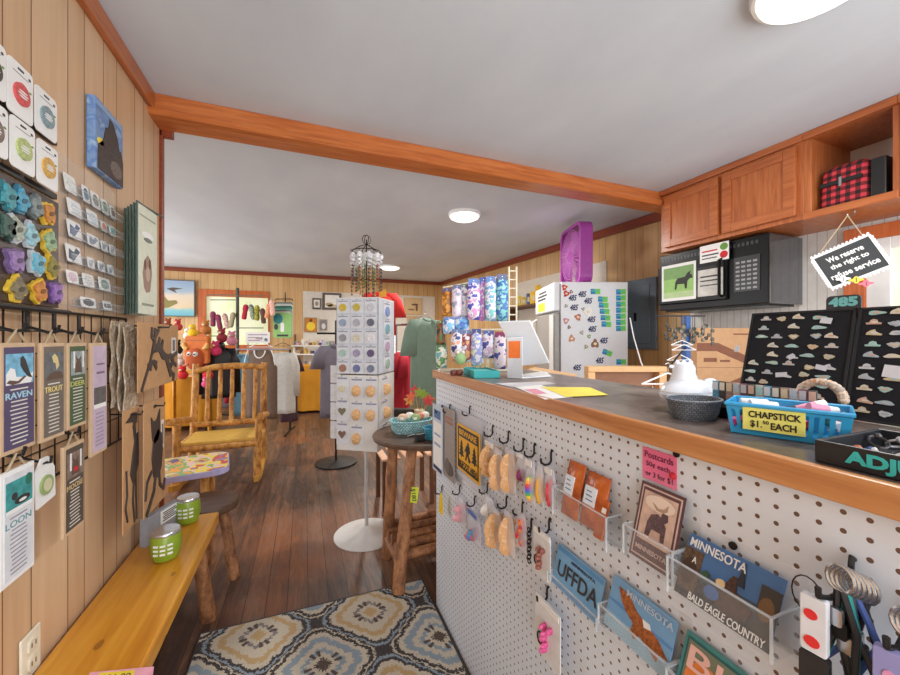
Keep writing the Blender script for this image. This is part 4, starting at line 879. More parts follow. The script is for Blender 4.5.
for k in range(5): x = x0+.11+.1*k; lg((x, yk+.02, .44), (x, yk+.1, .96), .02, .018, 'slat')
for x in (x0-.03, x1+.03): lg((x, yf-.06, .58), (x, yk+.05, .49), .032, .028, 'arm')
for (a, b) in (((x0, yf, .34), (x1, yf, .34)), ((x0, yk, .34), (x1, yk, .34)), ((x0, yf, .34), (x0, yk, .34)), ((x1, yf, .34), (x1, yk, .34))): lg(a, b, .026, nm='seat_rail')
s_ = MB()
for k in range(4): y = yf+.03+k*.105; s_.bx(x0+.03, x1-.03, y, y+.1, .36, .385)
s_.build('seat', M(226, 186, 92, .35), rc, bevel=.004)
for x in (x0+.005, x1+.005):
    pts = [(x, yf-.16+.8*i/8, .06+.09*((i/8-.45)/.55)**2) for i in range(9)]
    mb = MB(); mb.loft([[V((q[0]+dx, q[1], q[2]+dz-.058)) for dx, dz in ((-.016, 0), (.016, 0), (.016, .05), (-.016, .05))] for q in pts]); mb.build('rocker', M(214, 158, 66, .35), rc, bevel=.003)

# ---- clothing
def garment(c, w, h, ang, mat, label, kind='tee', trim=None, cat='shirt', name=None, group=None, depth=.05, seed=0, sleeve=.2):
    """hanging garment: c = centre of the shoulder line, ang = heading of its right-hand side"""
    c = V(c); r = V((math.cos(ang), math.sin(ang), 0)); n = r.cross(UP); rnd_ = random.Random(seed)
    ph = rnd_.random()*6; rings = []; N = 28
    rows = 12
    for j in range(rows+1):
        v = j/rows; hw = w/2*(0.62+0.38*min(1, v/0.1)) if v < .1 else w/2*(1.0+0.06*v)
        if kind == 'tank': hw = w/2*(.72 if v < .22 else .96)
        dd = depth*(.35+.65*min(1, v/.18)); z = c.z-h*v+(0.0 if v > 0 else .0)
        ring = []
        for i in range(N):
            a = 2*PI*i/N; fold = 1+.26*v*math.sin(5*a+ph)+.16*v*math.sin(9*a+2*ph)
            drop = .06*w*abs(math.cos(a))**2*(1-min(1, v/.2))*(1 if v < .2 else 0)
            ring.append(c+r*(hw*math.cos(a)*(1+.03*v*math.sin(7*a)))+n*(dd*math.sin(a)*fold)+UP*(-h*v-drop))
        rings.append(ring)
    rt = MB().loft(rings[::-1]).build(name or {'tee': 't_shirt', 'long': 'long_sleeve_shirt', 'tank': 'tank_top', 'hood': 'hooded_sweatshirt'}[kind], mat, smooth='all'); tag(rt, label, cat, group)
    L = {'tee': sleeve, 'long': .55, 'hood': .55}.get(kind, 0)
    if L:
        for sg in (-1, 1):
            a0 = c+r*(sg*w*.34)+UP*(-.05*w); pts = [a0, a0+r*sg*w*.14+UP*(-L*.3), a0+r*sg*w*(.2 if L > .3 else .26)+UP*(-L)]
            rs = [.055, .062, .075 if L < .3 else .05]; rg = []
            for p, q in zip(pts, rs):
                rg.append([p+r*(q*math.cos(2*PI*i/14))+n*(q*.55*math.sin(2*PI*i/14)) for i in range(14)])
            MB().loft(rg).build('sleeve', mat, rt, smooth='all')
    if kind == 'hood':
        MB().ball(c+n*.02+UP*.01, w*.2, .06, .07, 14, 8).build('hood', mat, rt, smooth='all')
    # neckline band
    mb = MB(); m_ = trim or mat; dn = .22*w if kind == 'tank' else .07*w
    pts = [c+r*(w*.16*math.cos(a))+n*(depth*.45+.006+.01*math.sin(-a))+UP*(dn*math.sin(a)-.004) for a in [PI+PI*i/10 for i in range(11)]]
    mb.tube(pts, .008 if kind == 'tank' else .006, 6); mb.build('neckband', m_, rt, smooth='all')
    if kind == 'tank':
        for sg in (-1, 1):
            pts = [c+r*(sg*w*(.34+.1*math.sin(t)))+n*(depth*.5+.006)+UP*(-h*.22*t/1.57) for t in [1.57*i/6 for i in range(7)]]
            MB().tube(pts, .006, 6).build('armhole_trim', m_, rt, smooth='all')
    return rt
def hanger(c, w, ang, mat, label, group=None):
    c = V(c); r = V((math.cos(ang), math.sin(ang), 0)); q = w/.34; th = max(.002, .0055*q)
    mb = MB(); mb.tube([c-r*w/2, c-r*.03*q+UP*.06*q, c+UP*.07*q, c+r*.03*q+UP*.06*q, c+r*w/2], th, 6); mb.tube([c-r*w/2, c+r*w/2], th*.8, 6)
    o = mb.build('coat_hanger', mat); tag(o, label, 'hanger', group)
    MB().tube([c+UP*.07*q, c+UP*.1*q, c+r*.02*q+UP*.12*q, c+UP*.138*q, c-r*.018*q+UP*.128*q], th*.55, 6).build('hook', m_steel, o)
    return o
AR = -YAW
def gpx(px, py, t): return aT(px, py, t)
m_tankb = M(112, 92, 78, .85); m_wht = M(226, 224, 216, .85); m_mar = M(84, 58, 66, .85); m_ltb = M(120, 176, 206, .8); m_redc = M(176, 32, 50, .85)
# stand with tops, behind the rocking chair
tR = 4.9; A = gpx(206, 352, tR); B = gpx(290, 350, tR); zr = .5*(A.z+B.z)+.02
rk = thing('clothes_rack', ((A.x+B.x)/2, (A.y+B.y)/2, 0), 'low black clothes rack holding tops behind the rocking chair', 'rack')
MB().tube([(A.x, A.y, zr), (B.x, B.y, zr)], .012).build('rail', m_steel, rk, smooth=True)
for P_ in (A, B):
    MB().tube([(P_.x, P_.y, .03), (P_.x, P_.y, zr)], .013).build('post', m_black, rk, smooth=True); MB().tube([P_.xy.to_3d()+V((-.05, -.25, .02)), P_.xy.to_3d()+V((0, 0, .03)), P_.xy.to_3d()+V((.05, .25, .02))], .013).build('foot', m_black, rk, smooth=True)
tops = [(219, 347, 4.55, .34, .62, m_black, 'black hooded sweatshirt on the low rack behind the rocking chair', 'hood', None, .5), (236, 356, 5.05, .3, .62, m_redc, 'dark red shirt squeezed on the low rack', 'tee', None, 1.1),
        (240, 354, 4.82, .3, .78, m_ltb, 'light blue shirt beside the brown tank top', 'tee', None, 1.3), (289, 356, 4.9, .2, .86, m_mar, 'dark maroon shirt at the right end of the low rack', 'tee', None, .5), (284, 352, 4.75, .26, .78, m_wht, 'cream white long shirt beside the brown tank top', 'long', None, .3),
        (261, 350, 4.35, .40, .8, m_tankb, 'brown tank top with white neckline facing the room', 'tank', m_white, 0), (229, 357, 5.2, .26, .7, M(150, 146, 156, .85), 'grey shirt low on the rack behind the chair slats', 'tee', None, 1.0)]
for k, (px, py, t, w_, h_, m_, lab, kd, tr, rot) in enumerate(tops): garment(gpx(px, py, t), w_, h_, AR+rot, m_, lab, kd, tr, seed=k)
MB_h = hanger(gpx(261, 347, 4.35), .28, AR, m_white, 'white hanger of the brown tank top'); hanger(gpx(283, 346, 4.8), .2, AR+.3, m_black, 'dark hanger of the cream shirt')
mp_ = V(((A.x+B.x)/2, (A.y+B.y)/2, zr)); ft_ = gpx(261, 338.6, 4.35)
MB().tube([mp_, V((mp_.x, mp_.y, ft_.z)), ft_], .006).build('face_out_arm', m_steel, rk)
MB().tube([V((mp_.x, mp_.y, ft_.z)), gpx(258, 343, 4.57)], .005).build('sign_clip', m_steel, rk)
# white sign card above the tank top
fr = Fr(gpx(246, 343, 4.55), RT)
flat_card('sign_card', fr, 24*4.55/372, 11*4.55/372, m_paper, [('r', .1, .9, .7, .8, M(170, 150, 160)), ('r', .1, .7, .45, .55, M(170, 150, 160)), ('r', .1, .6, .2, .3, M(180, 140, 150)), ('o', .84, .3, .07, .16, M(120, 120, 150))], 'small white sign card above the brown tank top', 'sign', th=.004)
# table with orange cloth on the left, its goods
def cloth_table(cx, cy, w, d, z, ang, label, clabel, mat, drop_f, seedv):
    r = V((math.cos(ang), math.sin(ang), 0)); f = V((-r.y, r.x, 0)); c = V((cx, cy, 0))
    t = thing('display_table', c, label, 'table')
    fr = Fr(c-r*w/2-f*d/2+UP*(z-.03), r, f)
    MB().fbox(fr, 0, w, 0, d, 0, .028).build('tabletop', m_brown, t)
    for a, b in ((.04, .04), (w-.04, .04), (.04, d-.04), (w-.04, d-.04)): p = fr.p(a, b, 0); MB().bx(p.x-.02, p.x+.02, p.y-.02, p.y+.02, 0, z-.03).build('leg', m_brown, t)
    # cloth: top plus a hanging skirt with folds
    mb = MB(); e = .012; rings = []; N = 64
    per = []
    for i in range(N):
        s_ = i/N*2*(w+d)
        if s_ < w: x, y = s_, 0
        elif s_ < w+d: x, y = w, s_-w
        elif s_ < 2*w+d: x, y = w-(s_-w-d), d
        else: x, y = 0, d-(s_-2*w-d)
        per.append((x, y))
    for j in range(9):
        v = j/8; ring = []
        for i, (x, y) in enumerate(per):
            nx = (x-w/2)/(w/2); ny = (y-d/2)/(d/2); ln = math.hypot(nx, ny)
            fold = (.018*math.sin(i*.9+seedv)+.012*math.sin(i*1.7+2*seedv))*v; k = e+fold+.03*v
            ring.append(fr.p(x+nx/ln*k, y+ny/ln*k, .032-v*drop_f))
        rings.append(ring)
    mb.loft(rings[::-1]); o = mb.build('tablecloth', mat, smooth=True); tag(o, clabel, 'tablecloth')
    return t, fr
g = G('golden_yellow_cloth'); n = g.noise(3, 3); g.bump(n, .3, .05); m_cloth = g.out(g.ramp(n, [(.3, rgb(206, 138, 28)), (.7, rgb(226, 160, 44))]), .85)
c = gpx(311, 400, 6.3); cloth_table(c.x, c.y+.08, .66, .42, .78, AR+.25, 'display table under the yellow cloth near the back wall', 'golden yellow tablecloth hanging over the table at the back', m_cloth, .74, 1.0)
c = gpx(181, 400, 5.0); _, lf = cloth_table(c.x, c.y+.3, .62, .6, .76, 0.0, 'display table under the orange cloth left of the rocking chair', 'orange yellow tablecloth on the table left of the rocking chair', m_cloth, .7, 2.2)
# moose bag with eyes
fr = Fr(gpx(184, 368, 4.3), RT); k = 4.3/372
mo = thing('moose_bag', fr.p(12*k, 0), 'orange moose face bag with round white eyes', 'bag')
m_moo = M(206, 112, 50, .8)
MB().rrect(fr, 0, 24*k, 4*k, 32*k, .03, -.05, 0).build('bag_body', m_moo, mo, bevel=.012); 
hd = MB().ball(fr.p(12*k, 9*k, .02), 8.5*k, .05, 11*k, 18, 12).build('face', M(190, 92, 48, .8), mo, smooth=True)
for sg in (-1, 1):
    e = MB().ball(fr.p(12*k+sg*3*k, 14*k, .06), 2.3*k, .02, 2.5*k, 14, 8).build('eye', m_white, hd, smooth=True)
    MB().ball(fr.p(12*k+sg*3*k, 14*k, .085), .8*k, .01, 1.0*k, 10, 6).build('nostril', m_black, hd); MB().ball(fr.p(12*k+sg*3.3*k, 4*k, .065), 1.2*k, .01, 1.1*k, 10, 6).build('pupil', m_black, hd)
    MB().tube([fr.p(12*k+sg*8*k, 19*k, .01), fr.p(12*k+sg*11*k, 21*k, .01), fr.p(12*k+sg*12*k, 25*k, .01)], [.02, .026, .014]).build('antler', M(226, 176, 96), mo, smooth=True)
MB().fbox(fr, 2*k, 22*k, 27*k, 28*k, 0, .003).build('top_seam', M(166, 84, 36), mo)
# small soft toys and slippers around it
def plush(px, py, t, r, col, label, cat='toy', nm='plush_toy', ear=True, col2=None):
    c = gpx(px, py, t); m_ = M(*col, .85); o = MB().ball(c, r, r*.8, r*.95, 14, 9).build(nm, m_, smooth=True); tag(o, label, cat)
    MB().ball(c+UP*r*1.25-FW*r*.2, r*.72, r*.62, r*.66, 12, 8).build('head', m_, o, smooth=True)
    if ear:
        for sg in (-1, 1): MB().ball(c+UP*r*1.85+RT*sg*r*.5, r*.24, r*.15, r*.26, 8, 6).build('ear', M(*(col2 or col), .85), o, smooth=True)
    MB().ball(c+UP*r*1.1-FW*r*.75, r*.3, r*.2, r*.22, 8, 6).build('muzzle', m_cream, o, smooth=True)
    return o
plush(168, 327, 4.6, .055, (150, 84, 60), 'rust coloured plush at the left above the cards'); plush(178, 327, 4.6, .05, (190, 60, 60), 'red plush in the row above the moose bag'); plush(188, 336, 4.5, .05, (240, 240, 230), 'white plush beside the yellow duck', ear=False)
plush(177, 350, 4.4, .06, (34, 32, 34), 'black plush left of the moose bag'); plush(180, 362, 4.35, .05, (226, 226, 224), 'white and black plush below the black one'); plush(206, 330, 4.6, .06, (190, 120, 60), 'brown plush right of the yellow duck')
yk_ = plush(193, 333, 4.4, .055, (240, 196, 40), 'yellow duck shaped plush above the moose bag', ear=False)
plush(183, 375, 4.3, .055, (206, 40, 44), 'red plush low at the left of the chair post'); plush(208, 375, 4.3, .055, (206, 40, 44), 'red plush hanging between the chair slats'); plush(206, 384, 4.25, .045, (232, 80, 140), 'pink plush under the red one behind the slats', ear=False)
plush(216, 351, 4.4, .06, (214, 60, 110), 'pink and yellow plush right of the moose bag'); plush(222, 338, 4.5, .06, (150, 50, 60), 'dark red plush below the window rack'); plush(232, 341, 4.5, .06, (200, 130, 150), 'dusty pink plush below the window rack')
# a shelf unit carries them
sh2 = thing('tiered_shelf', gpx(192, 400, 4.75).xy.to_3d(), 'wooden tiered stand behind the moose bag', 'shelf')
fr = Fr(gpx(166, 337.5, 4.75).xy.to_3d(), RT); W2 = 38*4.75/372
for z in (.78, 1.05, 1.32): MB().fbox(fr, 0, W2, z-.02, z, -.15, .12).build('shelf_board', m_bench, sh2)
for x in (0, W2-.02): MB().fbox(fr, x, x+.02, 0.0, 1.32, -.15, -.1).build('upright', m_bench, sh2)
# ---- window rack with slippers
fr = Fr(gpx(206, 345, 6.2), RT); k = 6.2/372
wr_ = thing('slipper_rack', fr.p(30*k, 0).xy.to_3d(), 'dark metal rack standing before the back window, hung with slippers', 'rack')
MB().tube([fr.p(31.5*k, -1.15, 0), fr.p(31.5*k, 57*k, 0)], .025).build('pole', M(70, 70, 68, .5), wr_, smooth=True)
for (a, b, y) in ((5, 31, 45), (31, 60, 49), (31, 58, 17), (6, 31, 9), (2, 31, 50)): MB().tube([fr.p(a*k, y*k, .02), fr.p(b*k, y*k, .02)], .008).build('arm', M(96, 104, 92, .5), wr_, smooth=True)
MB().lathe([(.25, .0), (.25, .02), (.03, .04), (.03, .1)], fr.p(31.5*k, 0).xy.to_3d(), 20).build('base', m_black, wr_)
def slipper(px, py, t, rot, c1, c2, label):
    c = gpx(px, py, t); f = Fr(c, RT).sub(0, 0, 0, rot); mb = MB()
    rg = []
    for z, w_ in ((-.125, .02), (-.11, .038), (-.05, .042), (.0, .036), (.05, .046), (.1, .042), (.125, .02)): rg.append([f.p(w_*math.cos(a), z, .03*math.sin(a)) for a in [2*PI*i/12 for i in range(12)]])
    o = mb.loft(rg).build('slipper', speck('knit_%d_%d' % (c1[0], c2[1]), [c1, c2, c1, c2], 55, .8), smooth=True); tag(o, label, 'slipper', 'pairs of slippers on the window rack')
    MB().tube([f.p(0, .12, 0), f.p(0, .17, -.0)], .004, 6).build('loop', m_cream, o)
for a in ((213, 319, -.0, (150, 50, 90), (96, 40, 66), 'plum knitted slipper, far left of the window rack'), (219, 322, .2, (146, 44, 84), (110, 50, 80), 'plum knitted slipper, second from the left of the rack'), (226, 321, .25, (170, 90, 96), (220, 206, 190), 'brown and white slipper left of the rack pole'),
          (232, 320, -.2, (190, 140, 120), (120, 160, 120), 'tan and green slipper next to the rack pole'), (245, 312, -.15, (190, 30, 60), (170, 20, 50), 'crimson slipper just right of the rack pole'), (252, 312, .2, (50, 70, 50), (190, 200, 180), 'dark green striped slipper right of the crimson one'),
          (257, 313, 0, (200, 196, 60), (60, 60, 40), 'yellow and black slipper on the rack'), (263, 316, .1, (80, 50, 50), (120, 80, 60), 'dark brown slipper on the rack'), (268, 311, -.2, (220, 90, 110), (240, 200, 120), 'pink slipper at the right end of the rack'), (272, 308, .1, (240, 220, 214), (236, 150, 120), 'pale pink slipper with white top, rightmost')): slipper(a[0], a[1], 6.15, *a[2:])
# ---- tree of folded green shirts (right of the window)
fr = Fr(gpx(275, 340, 6.4), RT); k = 6.4/372
tr_ = thing('shirt_hanger_tree', fr.p(9*k, 48*k), 'black tree-shaped hanger rack on the back wall beside the window', 'rack')
MB().tube([fr.p(9*k, 14*k, -.05), fr.p(9*k, 48*k, -.05)], [.02, .008]).build('stem', m_black, tr_)
for j, y in enumerate((41, 37, 33, 29)): MB().tube([fr.p(0, y*k-.03, .02*j), fr.p(.02, y*k, .02*j), fr.p(17*k, y*k, .02*j), fr.p(18*k, y*k-.03, .02*j)], .008).build('arm', m_black, tr_)
for j, (y, m_) in enumerate(((38, M(220, 226, 220, .8)), (34, M(90, 170, 150, .8)), (30, m_wht))):
    o = MB().rrect(fr, .5*k, 17.5*k, 3*k+j*.01, y*k, .03, -.02+.02*j, 0.0+.02*j).build('folded_shirt', m_, bevel=.006); tag(o, ['white', 'teal', 'cream'][j]+' folded shirt on the black hanger tree', 'shirt')
    MB().fbox(fr, 3*k, 15*k, y*k-.02, y*k-.012, .02*j, .02*j+.003).build('collar_fold', m_charcoal, o)
o = MB().rrect(fr, 0, 18*k, 2*k, 27*k, .03, .05, .07).build('folded_shirt', M(148, 198, 120, .8), bevel=.006); tag(o, 'lime green folded shirt with teal print in front of the hanger tree', 'shirt')
mb = MB(); mb.oval(fr, 5*k, 21*k, 4.5*k, 5*k, .07, .073, 0); mb.rrect(fr, 7.5*k, 11*k, 8*k, 17*k, .02, .073, .075, 1); mb.fbox(fr, 4*k, 15*k, 3.5*k, 5.5*k, .07, .073, 2); mb.oval(fr, 3*k, 13*k, 2*k, 3*k, .07, .073, 2); mb.build('print', [M(24, 120, 130), m_white, m_charcoal], o)
# ---- picture of the beach left of the window
fr, w_, h_ = card(160, 280, 315.5, 194.5, (0, YB-.04, 0), FRONT); w_ = max(w_, .4); fr = Fr(fr.p(-.12, 0), fr.r); w_ += .12
g = G('painted_beach_scene'); s = g.xyz(); n = g.noise(5, 3); zz = g.math('ADD', s[2], g.math('MULTIPLY', g.math('SUBTRACT', n, .5), .12))
m_beach = g.out(g.ramp(zz, [(.0, rgb(100, 180, 200)), (.10, rgb(140, 200, 206)), (.14, rgb(226, 206, 170)), (.34, rgb(226, 210, 190)), (.42, rgb(170, 190, 206)), (.6, rgb(150, 176, 206))]), .5)
pic = MB().fbox(fr, 0, w_, 0, h_, 0, .03).build('beach_painting', m_beach); tag(pic, 'beach painting with a skimming figure on the back wall left of the window', 'picture')
mb = MB(); mb.fbox(fr, -.012, w_+.012, -.012, 0, 0, .036); mb.fbox(fr, -.012, w_+.012, h_, h_+.012, 0, .036); mb.fbox(fr, w_, w_+.012, 0, h_, 0, .036); mb.fbox(fr, -.012, 0, 0, h_, 0, .036); mb.build('frame_edge', M(96, 90, 84), pic)
mb = MB(); mb.poly(fr, [(w_*x, h_*y) for x, y in ((.1, .2), (.4, .22), (.62, .36), (.58, .44), (.4, .42), (.3, .55), (.2, .5), (.12, .3))], .03, .034, 0); mb.poly(fr, [(w_*x, h_*y) for x, y in ((.36, .76), (.5, .8), (.74, .78), (.54, .73), (.6, .64), (.48, .7))], .03, .034, 1); mb.build('painted_figures', [M(140, 130, 70), M(90, 80, 70)], pic)
# ---- white wall panels with small pictures on the back wall
def wallpanel(x0p, yt, yb4, x1p, lab, D=.02):
    fr, w_, h_ = card(x0p, yt, yb4, x1p, (0, YB-D, 0), FRONT)
    o = MB().fbox(fr, 0, w_, 0, h_, -.015, 0).build('display_board', M(222, 216, 206, .7)); tag(o, lab, 'board')
wallpanel(303, 291, 372, 362, 'cream display board on the back wall left of the tall spinner'); wallpanel(396, 295, 360, 435, 'cream display board on the back wall right of the tall spinner')
def framed(x0p, yt, yb4, x1p, fc, pc, lab, b=.12, shapes=None):
    fr, w_, h_ = card(x0p, yt, yb4, x1p, (0, YB-.045, 0), FRONT)
    o = MB().fbox(fr, 0, w_, 0, h_, -.02, 0).build('framed_picture', M(*fc, .5)); tag(o, lab, 'picture')
    mb = MB(); mb.fbox(fr, w_*b, w_*(1-b), h_*b, h_*(1-b), 0, .003, 0); ms = [M(*pc, .6)]
    for q in shapes or []: ms.append(M(*q[4], .6)); mb.oval(fr, w_*q[0], h_*q[1], w_*q[2], h_*q[3], .003, .005, len(ms)-1, n=14)
    mb.build('picture', ms, o)
framed(312.5, 298, 309, 321, (70, 64, 60), (226, 222, 214), 'tiny dark framed drawing on the left cream board', .14, [(.5, .5, .2, .2, (150, 140, 130))])
framed(322.5, 292.5, 309.5, 341.5, (92, 78, 70), (236, 236, 230), 'dark framed landscape picture at the top of the cream board', .13, [(.35, .3, .2, .12, (180, 160, 120)), (.55, .22, .3, .1, (196, 180, 150))])
framed(304.5, 317.5, 332, 317, (150, 120, 50), (206, 130, 50), 'orange and yellow poster low on the left cream board', .05, [(.5, .4, .35, .3, (240, 210, 60)), (.5, .8, .12, .12, (110, 60, 30))])
framed(319.5, 319, 331, 327.5, (180, 172, 160), (130, 124, 124), 'small grey photo beside the yellow poster', .08, [(.5, .4, .25, .25, (220, 220, 220))])
framed(404, 297.5, 314.5, 422, (206, 176, 130), (214, 184, 140), 'tan card with a dark branch drawing on the right cream board', .06, [(.6, .6, .2, .06, (110, 80, 60)), (.7, .4, .06, .2, (120, 90, 70)), (.4, .3, .2, .05, (140, 110, 80))])
framed(407, 316, 333, 418.5, (200, 170, 130), (150, 110, 80), 'brown card lower on the right cream board', .2, [(.5, .5, .25, .15, (80, 60, 50))])
# long shelf of small goods on the back wall, between the window and the board
fr = Fr(gpx(288, 360, 6.75), RT); k = 6.75/372; z0 = 1.25-(366-337.5)*k
sf = thing('goods_shelf', fr.p(27*k, 0), 'wooden two-board shelf crowded with small goods near the back wall', 'shelf')
for yy in (7, -6): MB().fbox(fr, 0, 48*k, -yy*k-.02, -yy*k, -.3, 0).build('shelf_board', m_bench if yy == 7 else m_paper, sf)
for xx in (0, 47*k): MB().fbox(fr, xx, xx+.02, -1.05, 26*k, -.3, -.27).build('upright', m_brown, sf)
MB().fbox(fr, 0, 48*k, 13.5*k, 14.5*k, -.3, -.05).build('shelf_board', m_paper, sf)
cols = [('white', (232, 230, 222)), ('sage', (150, 176, 140)), ('peach', (226, 180, 150)), ('cream', (230, 216, 180)), ('grey', (150, 150, 150)), ('navy', (60, 66, 100)), ('brown', (140, 96, 66)), ('pink', (214, 160, 170)), ('lavender', (176, 166, 200)), ('mustard', (206, 170, 80))]
for row, (yy, wh) in enumerate(((6.2, 'middle'), (14.7, 'upper'), (-6.9, 'lower'))):
    x = 2.0; i = 0
    while x < 44:
        cn, cc = cols[(i*3+row*4) % 10]; wd = 3+1.6*random.random(); hh = (3.2+3*random.random())*k
        c = fr.p((x+wd/2)*k, yy*k if row != 2 else -7*k+.001, -.1-.1*random.random())
        if row == 2: c = fr.p((x+wd/2)*k, -7*k, -.12)
        if row == 0: c = fr.p((x+wd/2)*k, 6*k, -.12)
        kind_ = (i+row) % 3
        if kind_ == 0:
            o = MB().lathe([(wd*k*.36, c.z), (wd*k*.42, c.z+hh*.1), (wd*k*.42, c.z+hh*.8), (wd*k*.3, c.z+hh*.9), (wd*k*.3, c.z+hh)], (c.x, c.y, 0), 14).build('jar', M(*cc, .4), smooth=True); nm = 'jar'
            MB().lathe([(wd*k*.33, c.z+hh), (wd*k*.33, c.z+hh*1.1), (.002, c.z+hh*1.1)], (c.x, c.y, 0), 14).build('lid', m_cream, o)
        elif kind_ == 1:
            o = MB().fbox(Fr(c-RT*wd*k*.42, RT), 0, wd*k*.84, 0, hh, -.06, 0).build('gift_box', M(*cc, .6), bevel=.003); nm = 'gift box'
            MB().fbox(Fr(c-RT*wd*k*.42, RT), wd*k*.15, wd*k*.65, hh*.25, hh*.7, 0, .002).build('print', M(*cols[(i+5) % 10][1], .6), o)
        else:
            o = MB().lathe([(wd*k*.3, c.z), (wd*k*.42, c.z+hh*.2), (wd*k*.4, c.z+hh*.75)], (c.x, c.y, 0), 14).build('mug', M(*cc, .3), smooth=True); nm = 'mug'
            e = c+RT*wd*k*.42+UP*hh*.45; MB().tube([e+UP*hh*.2, e+RT*.015+UP*hh*.1, e+RT*.015-UP*hh*.1, e-UP*hh*.2], .004, 6).build('handle', M(*cc, .3), o)
        tag(o, '%s %s, %s from the left on the %s board of the goods shelf' % (cn, nm, ords[i], wh), nm, 'small goods on the back shelf'); x += wd; i += 1
# grey-violet tee and dark jacket left of the spinner
garment(gpx(337, 344, 3.6), .3, .7, AR+.5, M(116, 112, 124, .85), 'grey violet T-shirt hanging left of the tall spinner', seed=11, sleeve=.22)
st_ = thing('garment_stand', gpx(336, 430, 3.7).xy.to_3d(), 'thin black garment stand behind the tall spinner', 'rack')
b = gpx(336, 430, 3.7); MB().tube([(b.x, b.y, 0.02), (b.x, b.y, 1.42)], .011).build('pole', m_black, st_, smooth=True); MB().tube([(b.x-.18, b.y-.05, 1.29), (b.x+.2, b.y-.05, 1.29)], .01).build('arm', m_black, st_); MB().lathe([(.2, 0), (.2, .015), (.02, .03)], (b.x, b.y, 0), 20).build('base', m_black, st_)
# red shirt with tag above the spinner, red shirts to its right, sage shirt
garment(gpx(381, 292, 3.1), .23, .36, AR+.2, M(206, 40, 38, .85), 'bright red T-shirt hanging high behind the tall spinner', seed=5)
o = MB().fbox(Fr(gpx(379, 297, 3.05), RT), 0, .06, 0, .06, 0, .003).build('price_tag', M(236, 170, 60, .6)); tag(o, 'yellow orange tag on the bright red T-shirt', 'price tag')
garment(gpx(400, 352, 3.15), .2, .56, AR+1.1, m_redc, 'dark red shirt hanging just right of the tall spinner', seed=6); garment(gpx(408, 352, 3.2), .18, .62, AR+1.2, M(190, 40, 60, .85), 'crimson shirt between the spinner and the sage shirt', seed=7)
garment(gpx(404, 350, 3.35), .2, .6, AR+1.0, M(214, 204, 196, .85), 'pale patterned shirt among the red shirts', seed=8)
garment(gpx(425, 318, 2.75), .26, .72, AR+.8, M(112, 132, 116, .85), 'sage green T-shirt hanging left of the counter end', seed=9, sleeve=.26)
hanger(gpx(425, 319, 2.75), .15, AR+.8, m_steel, 'hanger inside the sage green T-shirt')
sr = thing('clothes_rack', gpx(418, 440, 3.1).xy.to_3d(), 'steel clothes rack carrying the red and sage shirts', 'rack')
a, b = gpx(396, 440, 3.2), gpx(440, 440, 2.9)
MB().tube([(a.x, a.y, 1.36), (b.x, b.y, 1.36)], .011).build('rail', m_steel, sr, smooth=True)
for P_ in (a, b): MB().tube([(P_.x, P_.y, 0), (P_.x, P_.y, 1.36)], .012).build('post', m_steel, sr, smooth=True)
for k, (x, y) in enumerate(((386, 412), )): pass

# ---- tall white floor spinner with carded goods
bc = aZ(366.5, 534, 0); sp = thing('floor_spinner', (bc.x, bc.y, 0), 'tall white revolving floor display with a round white base', 'display stand')
m_wm = M(228, 226, 222, .4, var=.02)
MB().lathe([(.2, 0), (.2, .006), (.187, .01), (.05, .03), (.018, .055), (.002, .055)], (bc.x, bc.y, 0), 40).build('base', m_wm, sp, smooth=True)
MB().tube([(bc.x, bc.y, .05), (bc.x, bc.y, 1.5)], .012).build('pole', M(206, 206, 206, .3, .3), sp, smooth=True)
a_ = -.2; r_ = RT*math.cos(a_)+FW*math.sin(a_); f_ = FW*math.cos(a_)-RT*math.sin(a_); S2 = .27
zt, zm, zb2 = 1.25+(337.5-299)/372*2.27, 1.25-(374-337.5)/372*2.27, 1.25-(449-337.5)/372*2.27
pc = V((bc.x, bc.y, 0))
m_pale = M(206, 212, 222, .4)
faces = []
for q in range(4):
    rr_ = Matrix.Rotation(q*PI/2, 3, 'Z') @ r_; nn = rr_.cross(UP); o_ = pc-rr_*S2/2+nn*S2/2
    fq = Fr(V((o_.x, o_.y, 0)), rr_); faces.append(fq)
    MB().fbox(fq, 0, S2, zb2, zm-.004, -.006, 0).build('lower_panel', m_wm, sp); MB().fbox(fq, .0, S2, zm+.004, zt, -.006, 0).build('upper_panel', m_pale, sp)
mb = MB(); mb.prism([f.p(0, zt) for f in faces], (0, 0, .006)); mb.build('top_cap', m_wm, sp)
f0, f1 = faces[0], faces[1]
m_bag = glassy('thin_clear_packet', (.95, .96, 1), .35, .12)
def packet(fr, x, y, w, h, col, label, group, shape='oval', hdr=True, d=0.0):
    o = MB().rrect(fr, x-w/2, x+w/2, y-h/2, y+h/2, .004, d+.001, d+.004).build('carded_packet', M(222, 224, 230, .35)); tag(o, label, 'packet', group)
    mb = MB(); m2 = M(*col, .5, 0, .3, 120)
    if shape == 'oval': mb.oval(fr, x, y-h*.08, w*.28, w*.28, d+.004, d+.012, n=18)
    elif shape == 'heart': mb.poly(fr, [(x+w*.34*a, y-h*.06+w*.34*b) for a, b in ((0, -1), (.9, .1), (.9, .6), (.5, .85), (0, .45), (-.5, .85), (-.9, .6), (-.9, .1))], d+.004, d+.012)
    else:
        mb.ball(fr.p(x, y-h*.15, d+.012), w*.34, w*.2, h*.3, 12, 8)
    mb.build('ornament', m2, o, smooth=(shape == 'puff'))
    if hdr: MB().fbox(fr, x-w*.4, x+w*.4, y+h*.36, y+h*.44, d+.004, d+.005).build('printed_strip', M(150, 150, 168), o)
    tb_ = MB().tube([fr.p(x, y+h*.52, d-.004), fr.p(x, y+h*.5, d+.012), fr.p(x, y+h*.54, d+.016)], .0022, 6).build('peg', m_steel, o)
    return o
